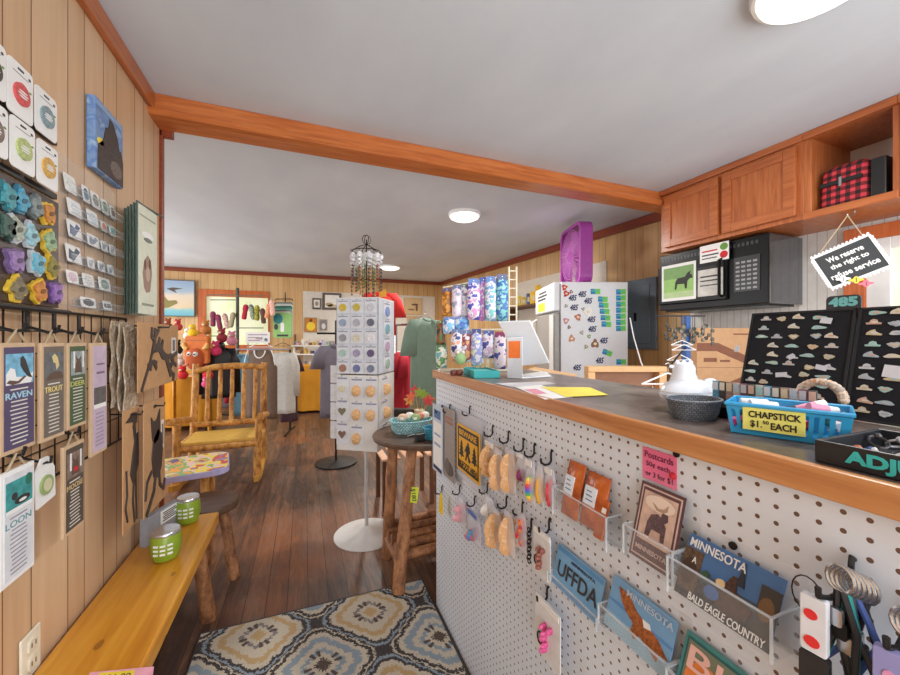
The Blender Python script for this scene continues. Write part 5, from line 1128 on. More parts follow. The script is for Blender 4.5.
uc = [('yellow', (206, 180, 70)), ('yellow-green', (190, 176, 80)), ('pale', (196, 200, 206)), ('pale blue', (150, 166, 190)), ('silver', (176, 176, 186)), ('slate', (104, 106, 124)), ('grey', (150, 150, 156)), ('cream', (206, 200, 176)), ('white', (226, 224, 226)), ('mint', (166, 196, 186)), ('lilac', (160, 150, 180)), ('dark violet', (96, 86, 120)), ('brown', (160, 120, 100)), ('blue', (110, 120, 160)), ('steel', (120, 130, 150))]
rown = ['top', 'second', 'third', 'fourth', 'fifth']; coln = ['left', 'middle', 'right']
for r5 in range(5):
    for c3 in range(3):
        cn, cc = uc[r5*3+c3]; packet(f0, S2*(c3+.5)/3, zt-(zt-zm)*(r5+.52)/5, .08, .078, cc, '%s round ornament packet, %s row, %s column of the upper spinner face' % (cn, rown[r5], coln[c3]), 'round ornament packets on the upper spinner face')
for r3, (cn, cc, shp) in enumerate((('cream round', (214, 204, 176), 'oval'), ('olive heart', (120, 116, 90), 'heart'), ('brown heart', (130, 100, 84), 'heart'))):
    packet(f0, S2*.15, zm-(zm-zb2)*(r3+.55)/3.3, .075, .13, cc, '%s ornament card in the left column of the lower spinner face' % cn, 'ornament cards on the lower spinner face', shp)
for c2, cx_ in enumerate((.5, .84)):
    for r3 in range(3):
        if c2 == 1 and r3 == 2: continue
        packet(f0, S2*cx_, zm-(zm-zb2)*(r3+.55)/3.2, .085, .12, (222, 176, 124), 'tan filled packet, %s row of the %s column on the lower spinner face' % (rown[r3], ['middle', 'right'][c2]), 'tan filled packets on the lower spinner face', 'puff')
for r4 in range(4): packet(f1, S2*.5, zt-(zt-zm)*(r4+.6)/4.2, .11, .1, [(130, 150, 200), (120, 170, 180), (190, 160, 190), (160, 180, 170)][r4], '%s packet on the narrow right face of the spinner' % ['blue', 'teal', 'lilac', 'sage'][r4], 'packets on the right spinner face')
for r3 in range(3): packet(f1, S2*.35, zm-(zm-zb2)*(r3+.55)/3.2, .1, .12, (222, 176, 124), 'tan filled packet, %s row on the narrow right lower face' % rown[r3], 'packets on the right spinner face', 'puff')
for r4 in range(4):   # packets sticking out to the left
    f3 = Fr(faces[3].p(S2*.6, 0, .01), f_*-1*1.0+r_*.0); fL = Fr(pc-r_*(S2/2+.05)-f_*.05+UP*0, r_)
    packet(fL, .0, zm+.05-(zm-zb2)*(r4+.5)/3.9, .07, .11, (214, 214, 214), 'white packet poking out left of the spinner, %s from above' % ords[r4], 'white packets left of the spinner', 'oval', False)
# ---- black earring tree on top of the spinner
et = thing('jewellery_tree', (pc.x, pc.y, zt+.006), 'black wire jewellery tree standing on top of the spinner', 'jewellery stand')
zz0 = zt+.006; zz1 = 1.872
MB().tube([(pc.x, pc.y, zz0), (pc.x, pc.y, zz1)], .004).build('stem', m_iron, et); MB().lathe([(.06, zz0), (.06, zz0+.005), (.004, zz0+.012)], pc, 20).build('base', m_iron, et)
Rg = .088; zr_ = zz1-.075
MB().tube([pc+V((Rg*math.cos(a), Rg*math.sin(a), zr_)) for a in [2*PI*i/28 for i in range(28)]], .003, 6, closed=True).build('ring', m_iron, et)
for k in range(4):
    a = k*PI/2+.3; d = V((math.cos(a), math.sin(a), 0))
    MB().tube([pc+UP*(zz1-.03), pc+d*.04+UP*(zz1-.045), pc+d*Rg+UP*zr_, pc+d*(Rg+.014)+UP*(zr_-.014), pc+d*(Rg+.018)+UP*zr_], .0026, 6).build('arm', m_iron, et)
    MB().tube([pc+UP*(zz1-.03)+d*(.03*math.sin(t)*1.0)+UP*(.03*(1-math.cos(t))) for t in [.1, .8, 1.6, 2.4, 3.1]], .0024, 6).build('scroll', m_iron, et)
beads = [('clear and amber', [(226, 222, 226), (206, 150, 80)]), ('clear and brown', [(230, 228, 230), (140, 90, 60)]), ('clear and green', [(220, 226, 220), (110, 130, 80)]), ('clear and dark', [(214, 214, 220), (70, 60, 60)])]
for k in range(20):
    a = 2*PI*k/20; nm, cc = beads[k % 4]; R2 = Rg+.004 if k % 2 else Rg*.6; z = zr_-.004; c0 = pc+V((R2*math.cos(a), R2*math.sin(a), 0)); L = zr_-zz0-.03-.03*(k % 3)
    mb = MB(); mb.tube([c0+UP*z, c0+UP*(z-L)], .0012, 4, 2); nb = 11
    for j in range(nb):
        zb3 = z-.02-(L-.025)*j/(nb-1); mb.ball(c0+UP*zb3, .0115 if j == 2 else .0072, rings=5, seg=7, mi=0 if j < 4 else 1)
    mb.ball(c0+UP*(z-.03), .016, .008, .02, 7, 5, mi=0)
    o = mb.build('bead_strand', [M(*cc[0], .15), M(*cc[1], .25), m_iron]); tag(o, nm+' bead strand hanging on the black jewellery tree', 'jewellery', 'bead strands on the jewellery tree')

# ---- round log table beside the counter end
tc = V((.64, 2.06, .70)); lt = thing('log_table', (tc.x, tc.y, 0), 'round dark-topped log table at the far end of the counter', 'table')
MB().lathe([(.002, .672), (.265, .672), (.284, .68), (.288, .694), (.28, .702), (.002, .703)], (tc.x, tc.y, 0), 44).build('tabletop', m_dkseat, lt, smooth=True)
for a, b in (((.53, 1.9, .675), (.425, 1.77, .014)), ((.48, 2.13, .675), (.44, 2.10, .0)), ((.8, 1.95, .675), (.86, 1.84, .0)), ((.76, 2.2, .675), (.84, 2.3, 0))): lg(a, b, .03, .034, 'leg', m_logbark, lt)
lg((.45, 1.84, .11), (.44, 2.12, .11), .022, nm='shelf_rail', mat=m_logbark, par=lt); lg((.82, 1.88, .11), (.82, 2.22, .11), .024, nm='shelf_rail', mat=m_logbark, par=lt)
for k in range(5): lg((.44, 1.83+.085*k, .155), (.86, 1.84+.085*k, .155), .024, nm='shelf_stick', mat=m_logbark, par=lt)
q = gpx(413.5, 495, 1.795); fr = Fr(q-RT*.017-UP*.035, RT+UP*0)
o = MB().fbox(fr.sub(0, 0, 0, -.12), 0, .034, 0, .075, 0, .002).build('price_tag', M(214, 226, 60, .6)); tag(o, 'yellow price tag taped on the front leg of the log table', 'price tag')
mb = MB(); f2 = Fr(fr.p(.017, .037, .003), -UP+RT*.1, RT); mb.text(f2, '$180', 0, 0, .06, .024); mb.build('lettering', m_charcoal, o)
# goods on it
zt_ = .7035
def basket(c, rx, ry, h, col, label, th=.005, nm='woven_basket', weave=(36, 7)):
    g_ = G('woven_%d_%d' % (col[0], col[2])); b_ = g_.n.new('ShaderNodeTexBrick'); b_.offset = .5
    s = g_.xyz(); ang = g_.math('ARCTAN2', s[1], s[0]); vec = g_.comb(g_.math('MULTIPLY', ang, weave[0]/6.283), g_.math('MULTIPLY', s[2], weave[1]/h))
    g_.t.links.new(vec, b_.inputs['Vector']); b_.inputs['Scale'].default_value = 1; b_.inputs['Brick Width'].default_value = 1; b_.inputs['Row Height'].default_value = 1
    b_.inputs['Mortar Size'].default_value = .12; b_.inputs['Mortar Smooth'].default_value = .6
    b_.inputs['Color1'].default_value = rgb(*col); b_.inputs['Color2'].default_value = rgb(*[min(255, int(v*1.2)+8) for v in col]); b_.inputs['Mortar'].default_value = rgb(*[int(v*.55) for v in col])
    g_.bump(b_.outputs['Fac'], -.8, .004); m_ = g_.out(b_.outputs['Color'], .6)
    z = c[2]; prof = [(.002, z), (rx*.78, z), (rx*.9, z+h*.3), (rx, z+h), (rx*1.02, z+h*1.04), (rx*.95, z+h), (rx*.85, z+h*.3), (rx*.74, z+th), (.002, z+th)]
    o = MB().lathe(prof, (c[0], c[1], 0), 36, sy=ry/rx).build(nm, m_, smooth=True); tag(o, label, 'basket')
    MB().tube([V((c[0]+rx*1.0*math.cos(a), c[1]+ry*1.0*math.sin(a), z+h)) for a in [2*PI*i/30 for i in range(30)]], th*.9, 6, closed=True).build('rim', m_, o, smooth=True)
    return o
c = aZ(409, 433, zt_); basket((c.x+.02, c.y+.03, zt_), .125, .09, .07, (150, 196, 202), 'pale turquoise woven basket on the log table')
for k, (dx, dy, col, nm) in enumerate(((-.05, .0, (226, 190, 160), 'peach'), (0.0, .03, (236, 236, 230), 'white'), (.05, .0, (214, 120, 90), 'coral'), (.02, -.03, (150, 180, 120), 'green'), (.09, .02, (236, 232, 220), 'cream'))):
    p = V((c.x+.02+dx, c.y+.03+dy, zt_+.085)); o = MB().ball(p, .03, .026, .022, 10, 7).build('wrapped_soap', M(*col, .5), smooth=True); tag(o, nm+' wrapped piece in the turquoise basket', 'wrapped piece'); MB().fbox(Fr(p-RT*.01-FW*.024, RT), 0, .02, -.006, .006, 0, .004).build('label', m_paper, o)
c = aZ(399, 421, zt_); f2 = Fr((c.x-.07, c.y+.09, zt_), RT+UP*0)
o = MB().fbox(f2, 0, .22, 0, .06, -.04, 0).build('dark_tray_box', M(66, 58, 54, .6), bevel=.002); tag(o, 'dark shallow box behind the turquoise basket on the log table', 'box'); MB().fbox(f2, .01, .21, .06, .068, -.035, -.004).build('grey_lid_print', M(120, 118, 114, .6), o)
c = aZ(429, 440, zt_); basket((c.x+.03, c.y+.02, zt_), .05, .05, .06, (60, 150, 180), 'small round blue tin basket at the right of the log table')
c = aZ(419, 441, zt_); o = MB().bx(c.x-.02, c.x+.03, c.y-.015, c.y+.02, zt_, zt_+.04).build('small_black_box', m_black, bevel=.004); tag(o, 'small black box between the two blue baskets', 'box'); MB().tube([(c.x-.07, c.y-.01, zt_+.03), (c.x-.02, c.y, zt_+.034)], .005).build('stick', m_black, o)
c = aZ(415, 428, zt_)
vs_ = thing('pinwheel_bunch', (c.x+.07, c.y+.14, zt_), 'bunch of coral and green paper pinwheels in a jar on the log table', 'decoration')
cc0 = V((c.x+.07, c.y+.14, 0)); MB().lathe([(.03, zt_), (.035, zt_+.03), (.035, zt_+.08)], cc0, 16).build('jar', m_cream, vs_, smooth=True)
for k in range(7):
    a = k*.9; top = cc0+V((.07*math.cos(a), .05*math.sin(a), zt_+.14+.03*(k % 3))); MB().tube([cc0+UP*(zt_+.02), top], .002, 5).build('stick', m_bench, vs_)
    f3 = Fr(top, RT); MB().oval(f3, 0, 0, .026, .026, 0, .004, n=24, f=lambda q: 1+.4*math.sin(5*q)).build('pinwheel', M(*[(226, 110, 70), (140, 170, 60), (214, 70, 80), (240, 180, 90)][k % 4], .6), vs_)
# striped stool / goods crate glimpsed between the legs, low behind the table
c = aZ(400, 500, 0.0); cr = thing('slatted_crate', (.72, 2.75, 0), 'low wooden slatted crate on the floor behind the log table', 'crate')
for k in range(5): MB().bx(.52+.085*k, .57+.085*k, 2.65, 2.95, .36, .375).build('slat', M(226, 176, 140, .5), cr, bevel=.002)
for x, y in ((.54, 2.67), (.9, 2.67), (.54, 2.93), (.9, 2.93)): MB().bx(x-.015, x+.015, y-.015, y+.015, 0, .36).build('leg', m_brown, cr)

# ================================================================== COUNTER FRONT
XF = .575
def ccard(x0, yt, yb, x1, X=XF-.006): return card(x0, yt, yb, x1, (X, 0, 0), COUNTER)
def lean(tl, tr, bly, Xt, Xb):
    """card leaning back in a pocket: top edge on X=Xt, bottom edge on X=Xb"""
    A, B = aX(tl[0], tl[1], Xt), aX(tr[0], tr[1], Xt)
    # bottom height: sight line of the lower left corner met with X=Xb at the same depth along the counter
    f = FW.x*Xb+FW.y*A.y; zb = HC+(CY-bly)/F*f
    o = V((Xb, A.y, zb)); u = V((Xt, A.y, A.z))-o
    return Fr(o, (0, -1, 0), u), A.y-B.y, u.length
def jhook(px, py, lab='', X=XF, L=.035, grp='black pegboard hooks on the counter front'):
    p = aX(px, py, X); mb = MB()
    mb.tube([p+V((0, 0, .012)), p+V((-.004, 0, .016)), p+V((-.006, 0, .008)), p+V((-.006, 0, -.012)), p+V((-.012, 0, -.019)), p+V((-L*.7, 0, -.019)), p+V((-L, 0, -.012)), p+V((-L-.001, 0, -.002))], .0029, 6)
    tag(mb.build('peg_hook', m_black), lab, 'hook', grp); return p
def bag(x0, yt, yb, x1, label, group=None, X=XF-.03, fill=None, fm=None, tagm=None, n=1, name='clear_packet', puff=.010, sack=m_bag):
    """clear hanging packet, with its contents as a part"""
    fr, w, h = ccard(x0, yt, yb, x1, X)
    mb = MB(); rows = 8; rings = []
    for j in range(rows+1):
        v = j/rows; pw_ = (.55+.45*min(1, (1-v)*2.6)) if v > .6 else 1; d = puff*math.sin(PI*min(1, max(.06, v*.95+.03)))
        rings.append([fr.p(w/2+w/2*pw_*math.cos(a), h*v, d*math.sin(a)*(1+.3*math.sin(5*a+v*7))) for a in [2*PI*i/16 for i in range(16)]])
    o = mb.loft(rings).build(name, sack, smooth='all'); tag(o, label, 'packet', group)
    if fill:
        mb = MB(); k = len(fill)
        for i, (cx, cy, rx, ry) in enumerate(fill): mb.ball(fr.p(cx*w, cy*h, .001), rx*w, puff*.8, ry*h, 12, 8)
        mb.build('contents', fm, o, smooth=True)
    if tagm: MB().fbox(fr, w*.2, w*.8, h*.84, h*.98, puff*.6, puff*.6+.002).build('header_card', tagm, o)
    return o, fr, w, h
hk_ = [(451, 408, 'above the leftmost hanging cards'), (471, 410, 'above the bigfoot warning sign'), (443, 409, 'at the far corner of the counter front'), (494, 430, 'above the first tan filled packet'), (510, 436, 'above the paired tan packets'), (525, 444, 'above the purple keyring'), (536, 449, 'above the rainbow keyring'), (553, 456, 'above the red keyring'),
       (443, 489, 'above the yellow tassel'), (461, 489, 'above the pink charm packet'), (476, 500, 'above the blue charm packet'), (489, 487, 'above the white packet, lower row'), (508, 501, 'above the big tan packet, lower row'), (524, 507, 'above the red bead strand'), (533, 524, 'above the black chain'), (551, 524, 'above the upper white card packet'), (549, 592, 'above the lowest white card packet')]
for x, y, wh in hk_: jhook(x, y, 'black J-shaped pegboard hook '+wh)
m_tan2 = speck('tan_puffed_snack', [(206, 150, 96), (226, 176, 124), (214, 160, 106), (236, 196, 150)], 70, .6, .6, 'LINEAR')
# hanging cards at the far corner
fr, w_, h_ = ccard(433, 403, 468, 443, XF-.028); flat_card('hanging_card', fr, w_, h_, M(196, 206, 220, .5), [('r', .1, .9, .1, .75, m_paper), ('r', .15, .8, .8, .93, M(70, 110, 160)), ('r', .2, .8, .4, .44, M(150, 170, 200)), ('r', .2, .8, .55, .58, M(150, 170, 200)), ('r', .1, .9, .04, .09, m_navy)], 'pale blue hanging card at the far corner of the counter front', 'card')
fr, w_, h_ = ccard(444, 406, 474, 455, XF-.022); flat_card('hanging_card', fr, w_, h_, M(156, 146, 140, .5), [('r', .15, .85, .78, .82, M(160, 110, 90)), ('r', .15, .85, .84, .88, M(160, 110, 90)), ('o', .5, .15, .4, .1, M(90, 80, 76)), ('o', .35, .18, .2, .1, M(110, 100, 94))], 'grey-brown hanging card with dark foot print beside the warning sign', 'card')
# bigfoot sign
fr, w_, h_ = ccard(456, 408, 472, 482, XF-.014); o = MB().fbox(fr, 0, w_, 0, h_, 0, .0012).build('clear_sleeve', m_bag); tag(o, 'clear sleeve around the yellow bigfoot warning sign', 'sleeve')
fr, w_, h_ = ccard(457.5, 422, 467, 480.5, XF-.017)
bs = MB().rrect(fr, 0, w_, 0, h_, .008, 0, .002).build('warning_sign', M(240, 180, 40, .45), bevel=.0005); tag(bs, 'yellow and black bigfoot warning sign on the counter front', 'sign')
mb = MB(); e = w_*.05
for (a, b, c_, d) in ((e, w_-e, h_-e*1.8, h_-e), (e, w_-e, e, e*1.8), (e, e*1.8, e, h_-e), (w_-e*1.8, w_-e, e, h_-e)): mb.fbox(fr, a, b, c_, d, .002, .0026)
mb.fbox(fr, e, w_-e, h_*.74, h_-e, .002, .0027)
for cx in (.22, .78):
    for j in range(4): mb.poly(fr, [(w_*(cx-.13+.025*j), h_*(.34+.08*j)), (w_*(cx+.13-.025*j), h_*(.34+.08*j)), (w_*cx, h_*(.47+.07*j))], .002, .0026+.0001*j)
    mb.fbox(fr, w_*(cx-.02), w_*(cx+.02), h_*.3, h_*.36, .002, .0026)
mb.oval(fr, w_*.52, h_*.66, w_*.04, h_*.035, .002, .0027, n=12); mb.poly(fr, [(w_*x, h_*y) for x, y in ((.44, .62), (.58, .63), (.6, .5), (.54, .44), (.62, .34), (.6, .29), (.54, .3), (.5, .42), (.44, .3), (.38, .29), (.4, .33), (.44, .44), (.43, .5), (.38, .46), (.36, .48), (.42, .56))], .002, .0027)
mb.build('black_print', m_black, bs)
mb = MB(); mb.text(fr, 'BEWARE', w_/2, h_*.84, w_*.76, h_*.12, d=.0028, bold=.02, mi=0); mb.text(fr, 'BIGFOOT AREA', w_/2, h_*.17, w_*.8, h_*.13, d=.0026, bold=.02, mi=1); mb.build('lettering', [M(240, 180, 40, .45), m_black], bs)
# packets
bag(484, 437, 472, 498, 'tan filled clear packet nearest the bigfoot sign', 'tan filled packets on the counter front', XF-.03, [(.5, .5, .42, .42), (.5, .2, .36, .2)], m_tan2, m_white)
bag(492, 445, 486, 504, 'long tan filled clear packet in the middle of the upper three', 'tan filled packets on the counter front', XF-.042, [(.5, .55, .42, .34), (.5, .22, .4, .22)], m_tan2)
bag(503, 444, 488, 516, 'long tan filled clear packet right of the other two', 'tan filled packets on the counter front', XF-.03, [(.5, .55, .42, .34), (.5, .22, .4, .22)], m_tan2)
bag(489, 502, 540, 503, 'tan filled clear packet in the lower row, left one', 'tan filled packets on the counter front', XF-.03, [(.5, .5, .44, .4), (.5, .2, .4, .22)], m_tan2)
bag(502, 506, 548, 515, 'tan filled clear packet in the lower row, right one', 'tan filled packets on the counter front', XF-.03, [(.5, .5, .44, .4), (.5, .2, .4, .22)], m_tan2)
bag(482, 490, 512, 496, 'empty looking white packet in the lower row', None, XF-.02, [(.5, .4, .3, .3)], m_paper)
bag(517, 450, 478, 527, 'packet with a plum coloured keyring and white tag', None, XF-.03, [(.5, .22, .34, .22)], M(130, 40, 90), m_white)
m_rain = G('rainbow_stripes'); s = m_rain.xyz(); m_rain = m_rain.out(m_rain.ramp(m_rain.math('FRACT', m_rain.math('MULTIPLY', s[2], 22)), [(0, rgb(220, 60, 60)), (.17, rgb(240, 160, 50)), (.34, rgb(240, 220, 60)), (.5, rgb(70, 180, 90)), (.67, rgb(60, 110, 210)), (.84, rgb(150, 60, 170))], 'CONSTANT'), .5)
bag(526, 456, 500, 536, 'packet with a rainbow striped keyring', None, XF-.035, [(.5, .35, .36, .3)], m_rain, m_white)
bag(536, 460, 502, 544, 'packet with a yellow and orange keyring', None, XF-.03, [(.5, .35, .36, .34)], M(236, 176, 50), None)
bag(545, 464, 504, 556, 'packet with a red beaded keyring', None, XF-.028, [(.5, .36, .3, .34)], speck('red_beads', [(190, 30, 50), (230, 80, 90), (150, 20, 40)], 90), m_white)
bag(456, 492, 520, 466, 'small packet with pink and white charms', None, XF-.02, [(.5, .6, .3, .14), (.5, .3, .34, .16)], M(226, 160, 170))
bag(467, 504, 534, 481, 'small packet with blue lettering and a colourful charm', None, XF-.02, [(.5, .25, .3, .2)], speck('multi_charm', [(220, 90, 60), (60, 130, 190), (90, 160, 90)], 80), M(90, 120, 190))
bag(516, 508, 546, 527, 'packet of red and orange beads', None, XF-.03, [(.35, .4, .25, .12), (.6, .6, .25, .12), (.5, .75, .2, .1), (.6, .25, .2, .1)], speck('red_orange_beads', [(190, 40, 60), (230, 120, 60), (160, 30, 70)], 60))
for (x0_, yt_, yb_, x1_, lab, col) in ((534, 524, 568, 551, 'white backed packet with a brown striped charm', (150, 90, 80)), (536, 590, 646, 561, 'white backed packet with a pink charm, lowest on the counter front', (226, 90, 150))):
    fr, w_, h_ = ccard(x0_, yt_, yb_, x1_, XF-.03)
    o = MB().rrect(fr, 0, w_, 0, h_, .004, 0, .0025).build('charm_packet', M(226, 228, 230, .25)); tag(o, lab, 'packet')
    MB().fbox(fr, w_*.04, w_*.96, h_*.88, h_*.97, .0025, .004).build('seal_strip', m_paper, o)
    mb = MB()
    for k in range(5): mb.ball(fr.p(w_*(.45+.05*(k % 2)), h_*(.2+.1*k), .008), w_*.15, .006, h_*.055, 10, 6)
    mb.ball(fr.p(w_*.68, h_*.62, .008), w_*.12, .006, h_*.06, 10, 6); mb.build('charm', M(*col, .5, 0, .4, 200), o, smooth=True)
    MB().tube([fr.p(w_*(.25+.1*math.cos(a)), h_*(.3+.1*math.sin(a)), .006) for a in [2*PI*i/12 for i in range(12)]], .002, 5, closed=True).build('ring', m_black, o)
# yellow tassel
p = aX(441, 493, XF-.03); mb = MB()
for k in range(7): mb.tube([p, p+V((0, -.012+.004*k, -.03)), p+V((0, -.018+.006*k, -.085))], .0042, 6)
o = mb.build('yellow_tassel', M(232, 196, 50, .7)); tag(o, 'yellow tassel hanging at the far corner of the counter front', 'tassel'); MB().tube([p+UP*.008, p-UP*.004], .004, 8).build('cord_knot', m_steel, o)
# black chain
p = aX(529, 530, XF-.03); mb = MB()
for k in range(9):
    c = p-UP*(.01*k); a = (k % 2)*PI/2; d = V((math.sin(a), math.cos(a), 0)); mb.tube([c+d*.006*math.cos(t)+UP*.007*math.sin(t) for t in [2*PI*i/8 for i in range(8)]], .0016, 5, closed=True)
tag(mb.build('black_chain', m_iron), 'black link chain keyring beside the white card packet', 'chain')
# pink neon note
fr, w_, h_ = ccard(643, 446, 477, 677, XF-.001)
o = MB().fbox(fr, 0, w_, 0, h_, 0, .001).build('pink_note', M(236, 116, 158, .6)); tag(o, 'bright pink postcard price note under the counter edge', 'note')
mb = MB(); mb.text(fr, 'Postcards', w_*.5, h_*.8, w_*.84, h_*.2, d=.0012); mb.text(fr, '50\u00a2 each', w_*.47, h_*.5, w_*.7, h_*.19, d=.0012); mb.text(fr, 'or 3 for $1', w_*.5, h_*.2, w_*.8, h_*.19, d=.0012); mb.build('lettering', M(90, 30, 70), o)
p = fr.p(w_*.93, h_*.42, .0); o = MB().lathe([(.004, -.0), (.006, .002), (.0045, .006), (.001, .008)], (0, 0, 0), 14); o.v = [V((p.x-q.z-.001, p.y+q.x, p.z+q.y)) for q in o.v]; tag(o.build('push_pin', m_redfelt, smooth=True), 'red push pin holding the pink note', 'pin')
# acrylic pockets
def pocket(fr, w, h, label, front=.42, depth=.012, mh=.015):
    """clear wall pocket around a leaning card"""
    y0, y1 = fr.o.y+.006, fr.o.y-w-.006; zb = fr.o.z-.004; zt = zb+h*front+.0; Xb = fr.o.x-.006
    t = thing('acrylic_pocket', ((Xb+XF)/2, (y0+y1)/2, zb), label, 'holder', 'clear pockets on the counter front')
    MB().bx(Xb-.002, Xb, y1, y0, zb, zt).build('front_panel', m_acrylic, t); MB().bx(Xb, XF-.001, y1, y0, zb-.002, zb).build('bottom_panel', m_acrylic, t)
    for y in (y0, y1): MB().bx(Xb, XF-.001, y-.001, y+.001, zb, zt+.0).build('side_panel', m_acrylic, t)
    mb = MB(); mb.bx(Xb-.003, Xb+.001, y1, y0, zt-.0015, zt)
    for y in (y0, y1): mb.bx(Xb-.002, XF-.001, y-.0014, y+.0014, zt-.0015, zt); mb.bx(Xb-.003, Xb, y-.0012, y+.0012, zb, zt)
    mb.build('polished_edge', m_aedge, t)
    MB().bx(XF-.0028, XF-.001, y1-.012, y0+.012, zb-.01, fr.p(0, h).z+mh).build('back_sheet', m_acrylic, t)
def pcard(tl, tr, bly, Xt, Xb, mat, items, label, cat='postcard', front=.42, pl=None, grp='postcards in the clear pockets', bend=0):
    fr, w, h = lean(tl, tr, bly, Xt, Xb)
    o = flat_card('postcard', fr, w, h, mat, items, label, cat, grp, th=.0012)
    if pl: pocket(fr, w, h, pl, front)
    return o, fr, w, h
m_dkp = M(96, 62, 66, .4)
pcard((643, 480), (687, 497), 552, .568, .535, m_dkp, [('r', .05, .95, .04, .96, M(206, 186, 176, .5)), ('r', .08, .92, .06, .94, m_dkp), ('r', .12, .88, .26, .9, M(206, 176, 160, .5, 0, .2, 60)), ('o', .5, .78, .34, .1, M(232, 212, 196, .5)), ('p', [(.28, .34), (.3, .52), (.36, .62), (.5, .66), (.62, .62), (.72, .54), (.72, .34), (.64, .34), (.62, .44), (.42, .44), (.38, .34)], M(98, 76, 80, .5, 0, .35, 200)),
    ('p', [(.56, .58), (.64, .56), (.74, .62), (.72, .7), (.6, .7)], M(90, 70, 74)), ('p', [(.46, .7), (.34, .78), (.42, .76), (.5, .73), (.62, .75), (.7, .82), (.7, .74), (.62, .7)], M(180, 150, 130)), ('t', 'MINNESOTA', .5, .16, .7, .06, M(206, 180, 170))], 'maroon bordered moose postcard in the upper clear pocket', pl='clear pocket holding the maroon moose postcard')
m_mn = M(76, 118, 172, .4)
pcard((691.5, 532.5), (788, 581), 590, .566, .528, m_mn, [('r', .0, 1, .0, .42, M(50, 48, 50, .5, 0, .6, 120)), ('r', .0, 1, .38, .5, M(66, 84, 100, .5)), ('r', .0, .22, .12, .78, M(96, 74, 56, .5, 0, .45, 160)), ('o', .1, .42, .09, .22, M(70, 50, 40)), ('r', .82, 1, .1, .8, M(66, 62, 58)), ('o', .9, .5, .07, .16, M(120, 90, 60)), ('p', [(.36, .45), (.5, .52), (.56, .7), (.6, .7), (.62, .5), (.8, .36), (.76, .2), (.6, .1), (.44, .2)], M(78, 54, 44, .5, 0, .5, 220)), ('o', .46, .5, .05, .06, M(226, 200, 150)),
    ('p', [(.6, .6), (.64, .95), (.68, .6)], M(44, 50, 60)), ('p', [(.26, .4), (.34, .52), (.3, .56), (.24, .5)], M(60, 90, 60)), ('o', .4, .3, .08, .1, M(60, 100, 160)), ('t', 'MINNESOTA', .36, .88, .62, .14, m_white), ('t', 'A', .15, .62, .05, .1, m_white), ('t', 'BALD EAGLE COUNTRY', .58, .08, .78, .11, m_white)], 'large blue bald eagle country postcard in the right-hand clear pocket', pl='clear pocket holding the large bald eagle postcard', front=.62)
pcard((559.6, 543), (606, 570), 581, .568, .545, M(120, 172, 214, .4), [('r', .02, .98, .86, .97, M(90, 146, 196)), ('r', .02, .98, .03, .12, M(90, 146, 196)), ('t', 'MINNESOTA', .6, .8, .5, .07, m_navy), ('t', 'UFFDA', .52, .48, .86, .36, m_charcoal), ('t', 'Land of Lakes', .6, .2, .6, .07, m_navy)][:4], 'sky blue UFFDA postcard at the left of the lower pockets', pl='clear pocket holding the sky blue card', front=.3)
pcard((615, 574), (679, 614), 622, .568, .54, M(116, 164, 206, .4), [('r', .0, 1, .0, .3, M(150, 186, 210)), ('r', .0, 1, .5, .56, M(90, 140, 196)), ('p', [(.12, .86), (.3, .84), (.46, .66), (.58, .6), (.8, .5), (.98, .3), (.86, .28), (.84, .14), (.7, .24), (.56, .3), (.5, .18), (.42, .24), (.44, .42), (.3, .52), (.2, .66)], M(156, 88, 40, .6, 0, .5, 180)), ('p', [(.56, .62), (.66, .62), (.7, .54), (.6, .5)], m_white), ('t', 'MINNESOTA', .62, .86, .7, .12, M(190, 204, 220))], 'sky blue postcard with a brown flying eagle in the lower pocket', pl='clear pocket holding the flying eagle postcard')
pcard((688, 629), (757, 676), 692, .568, .535, M(66, 140, 140, .4), [('r', .04, .96, .04, .94, M(40, 96, 100)), ('r', .07, .93, .07, .9, M(120, 130, 110)), ('o', .4, .4, .3, .3, M(226, 130, 60)), ('o', .3, .3, .2, .12, M(120, 60, 40)), ('t', 'Bl', .36, .68, .5, .34, M(236, 190, 180))], 'teal bordered postcard with pink script at the bottom of the photo', pl='clear pocket holding the teal bordered postcard')
# amber pouches
m_amb = G('amber_translucent_pouch'); n = m_amb.noise(25, 3); m_amb.bump(n, .5, .01); m_amb = m_amb.out(m_amb.ramp(n, [(.3, rgb(150, 66, 24)), (.5, rgb(190, 96, 40)), (.7, rgb(216, 130, 70))]), .15)
for tl, tr, bl, lab in (((570, 459), (587, 468), 511, 'amber coloured pouch with a white label, left of the two'), ((589, 469.5), (612, 482), 521, 'amber coloured pouch with a white label, right of the two')):
    fr, w, h = lean(tl, tr, bl, .566, .54)
    mb = MB(); rings = []
    for j in range(9):
        v = j/8; d = .009*math.sin(PI*min(.97, max(.05, v)))+.0015; rings.append([fr.p(w/2+w/2*math.cos(a)*(1 if abs(math.cos(a)) < .9 else 1), h*v, d*math.sin(a)) for a in [2*PI*i/16 for i in range(16)]])
    o = mb.loft(rings).build('amber_pouch', m_amb, smooth='all'); tag(o, lab, 'pouch', 'amber pouches in the clear pocket')
    l_ = MB().fbox(fr, w*.15, w*.66, h*.4, h*.74, .0085, .0105).build('white_label', M(226, 236, 246, .5), o)
    mb = MB()
    for k in range(3): mb.fbox(fr, w*.24, w*(.56-.05*k), h*(.48+.08*k), h*(.5+.08*k), .0105, .011)
    mb.build('printed_lines', M(90, 120, 170), l_)
fr, w, h = lean((567, 456), (618, 486), 513, .568, .54); pocket(fr, w, h, 'clear wide pocket holding the two amber pouches', .5)
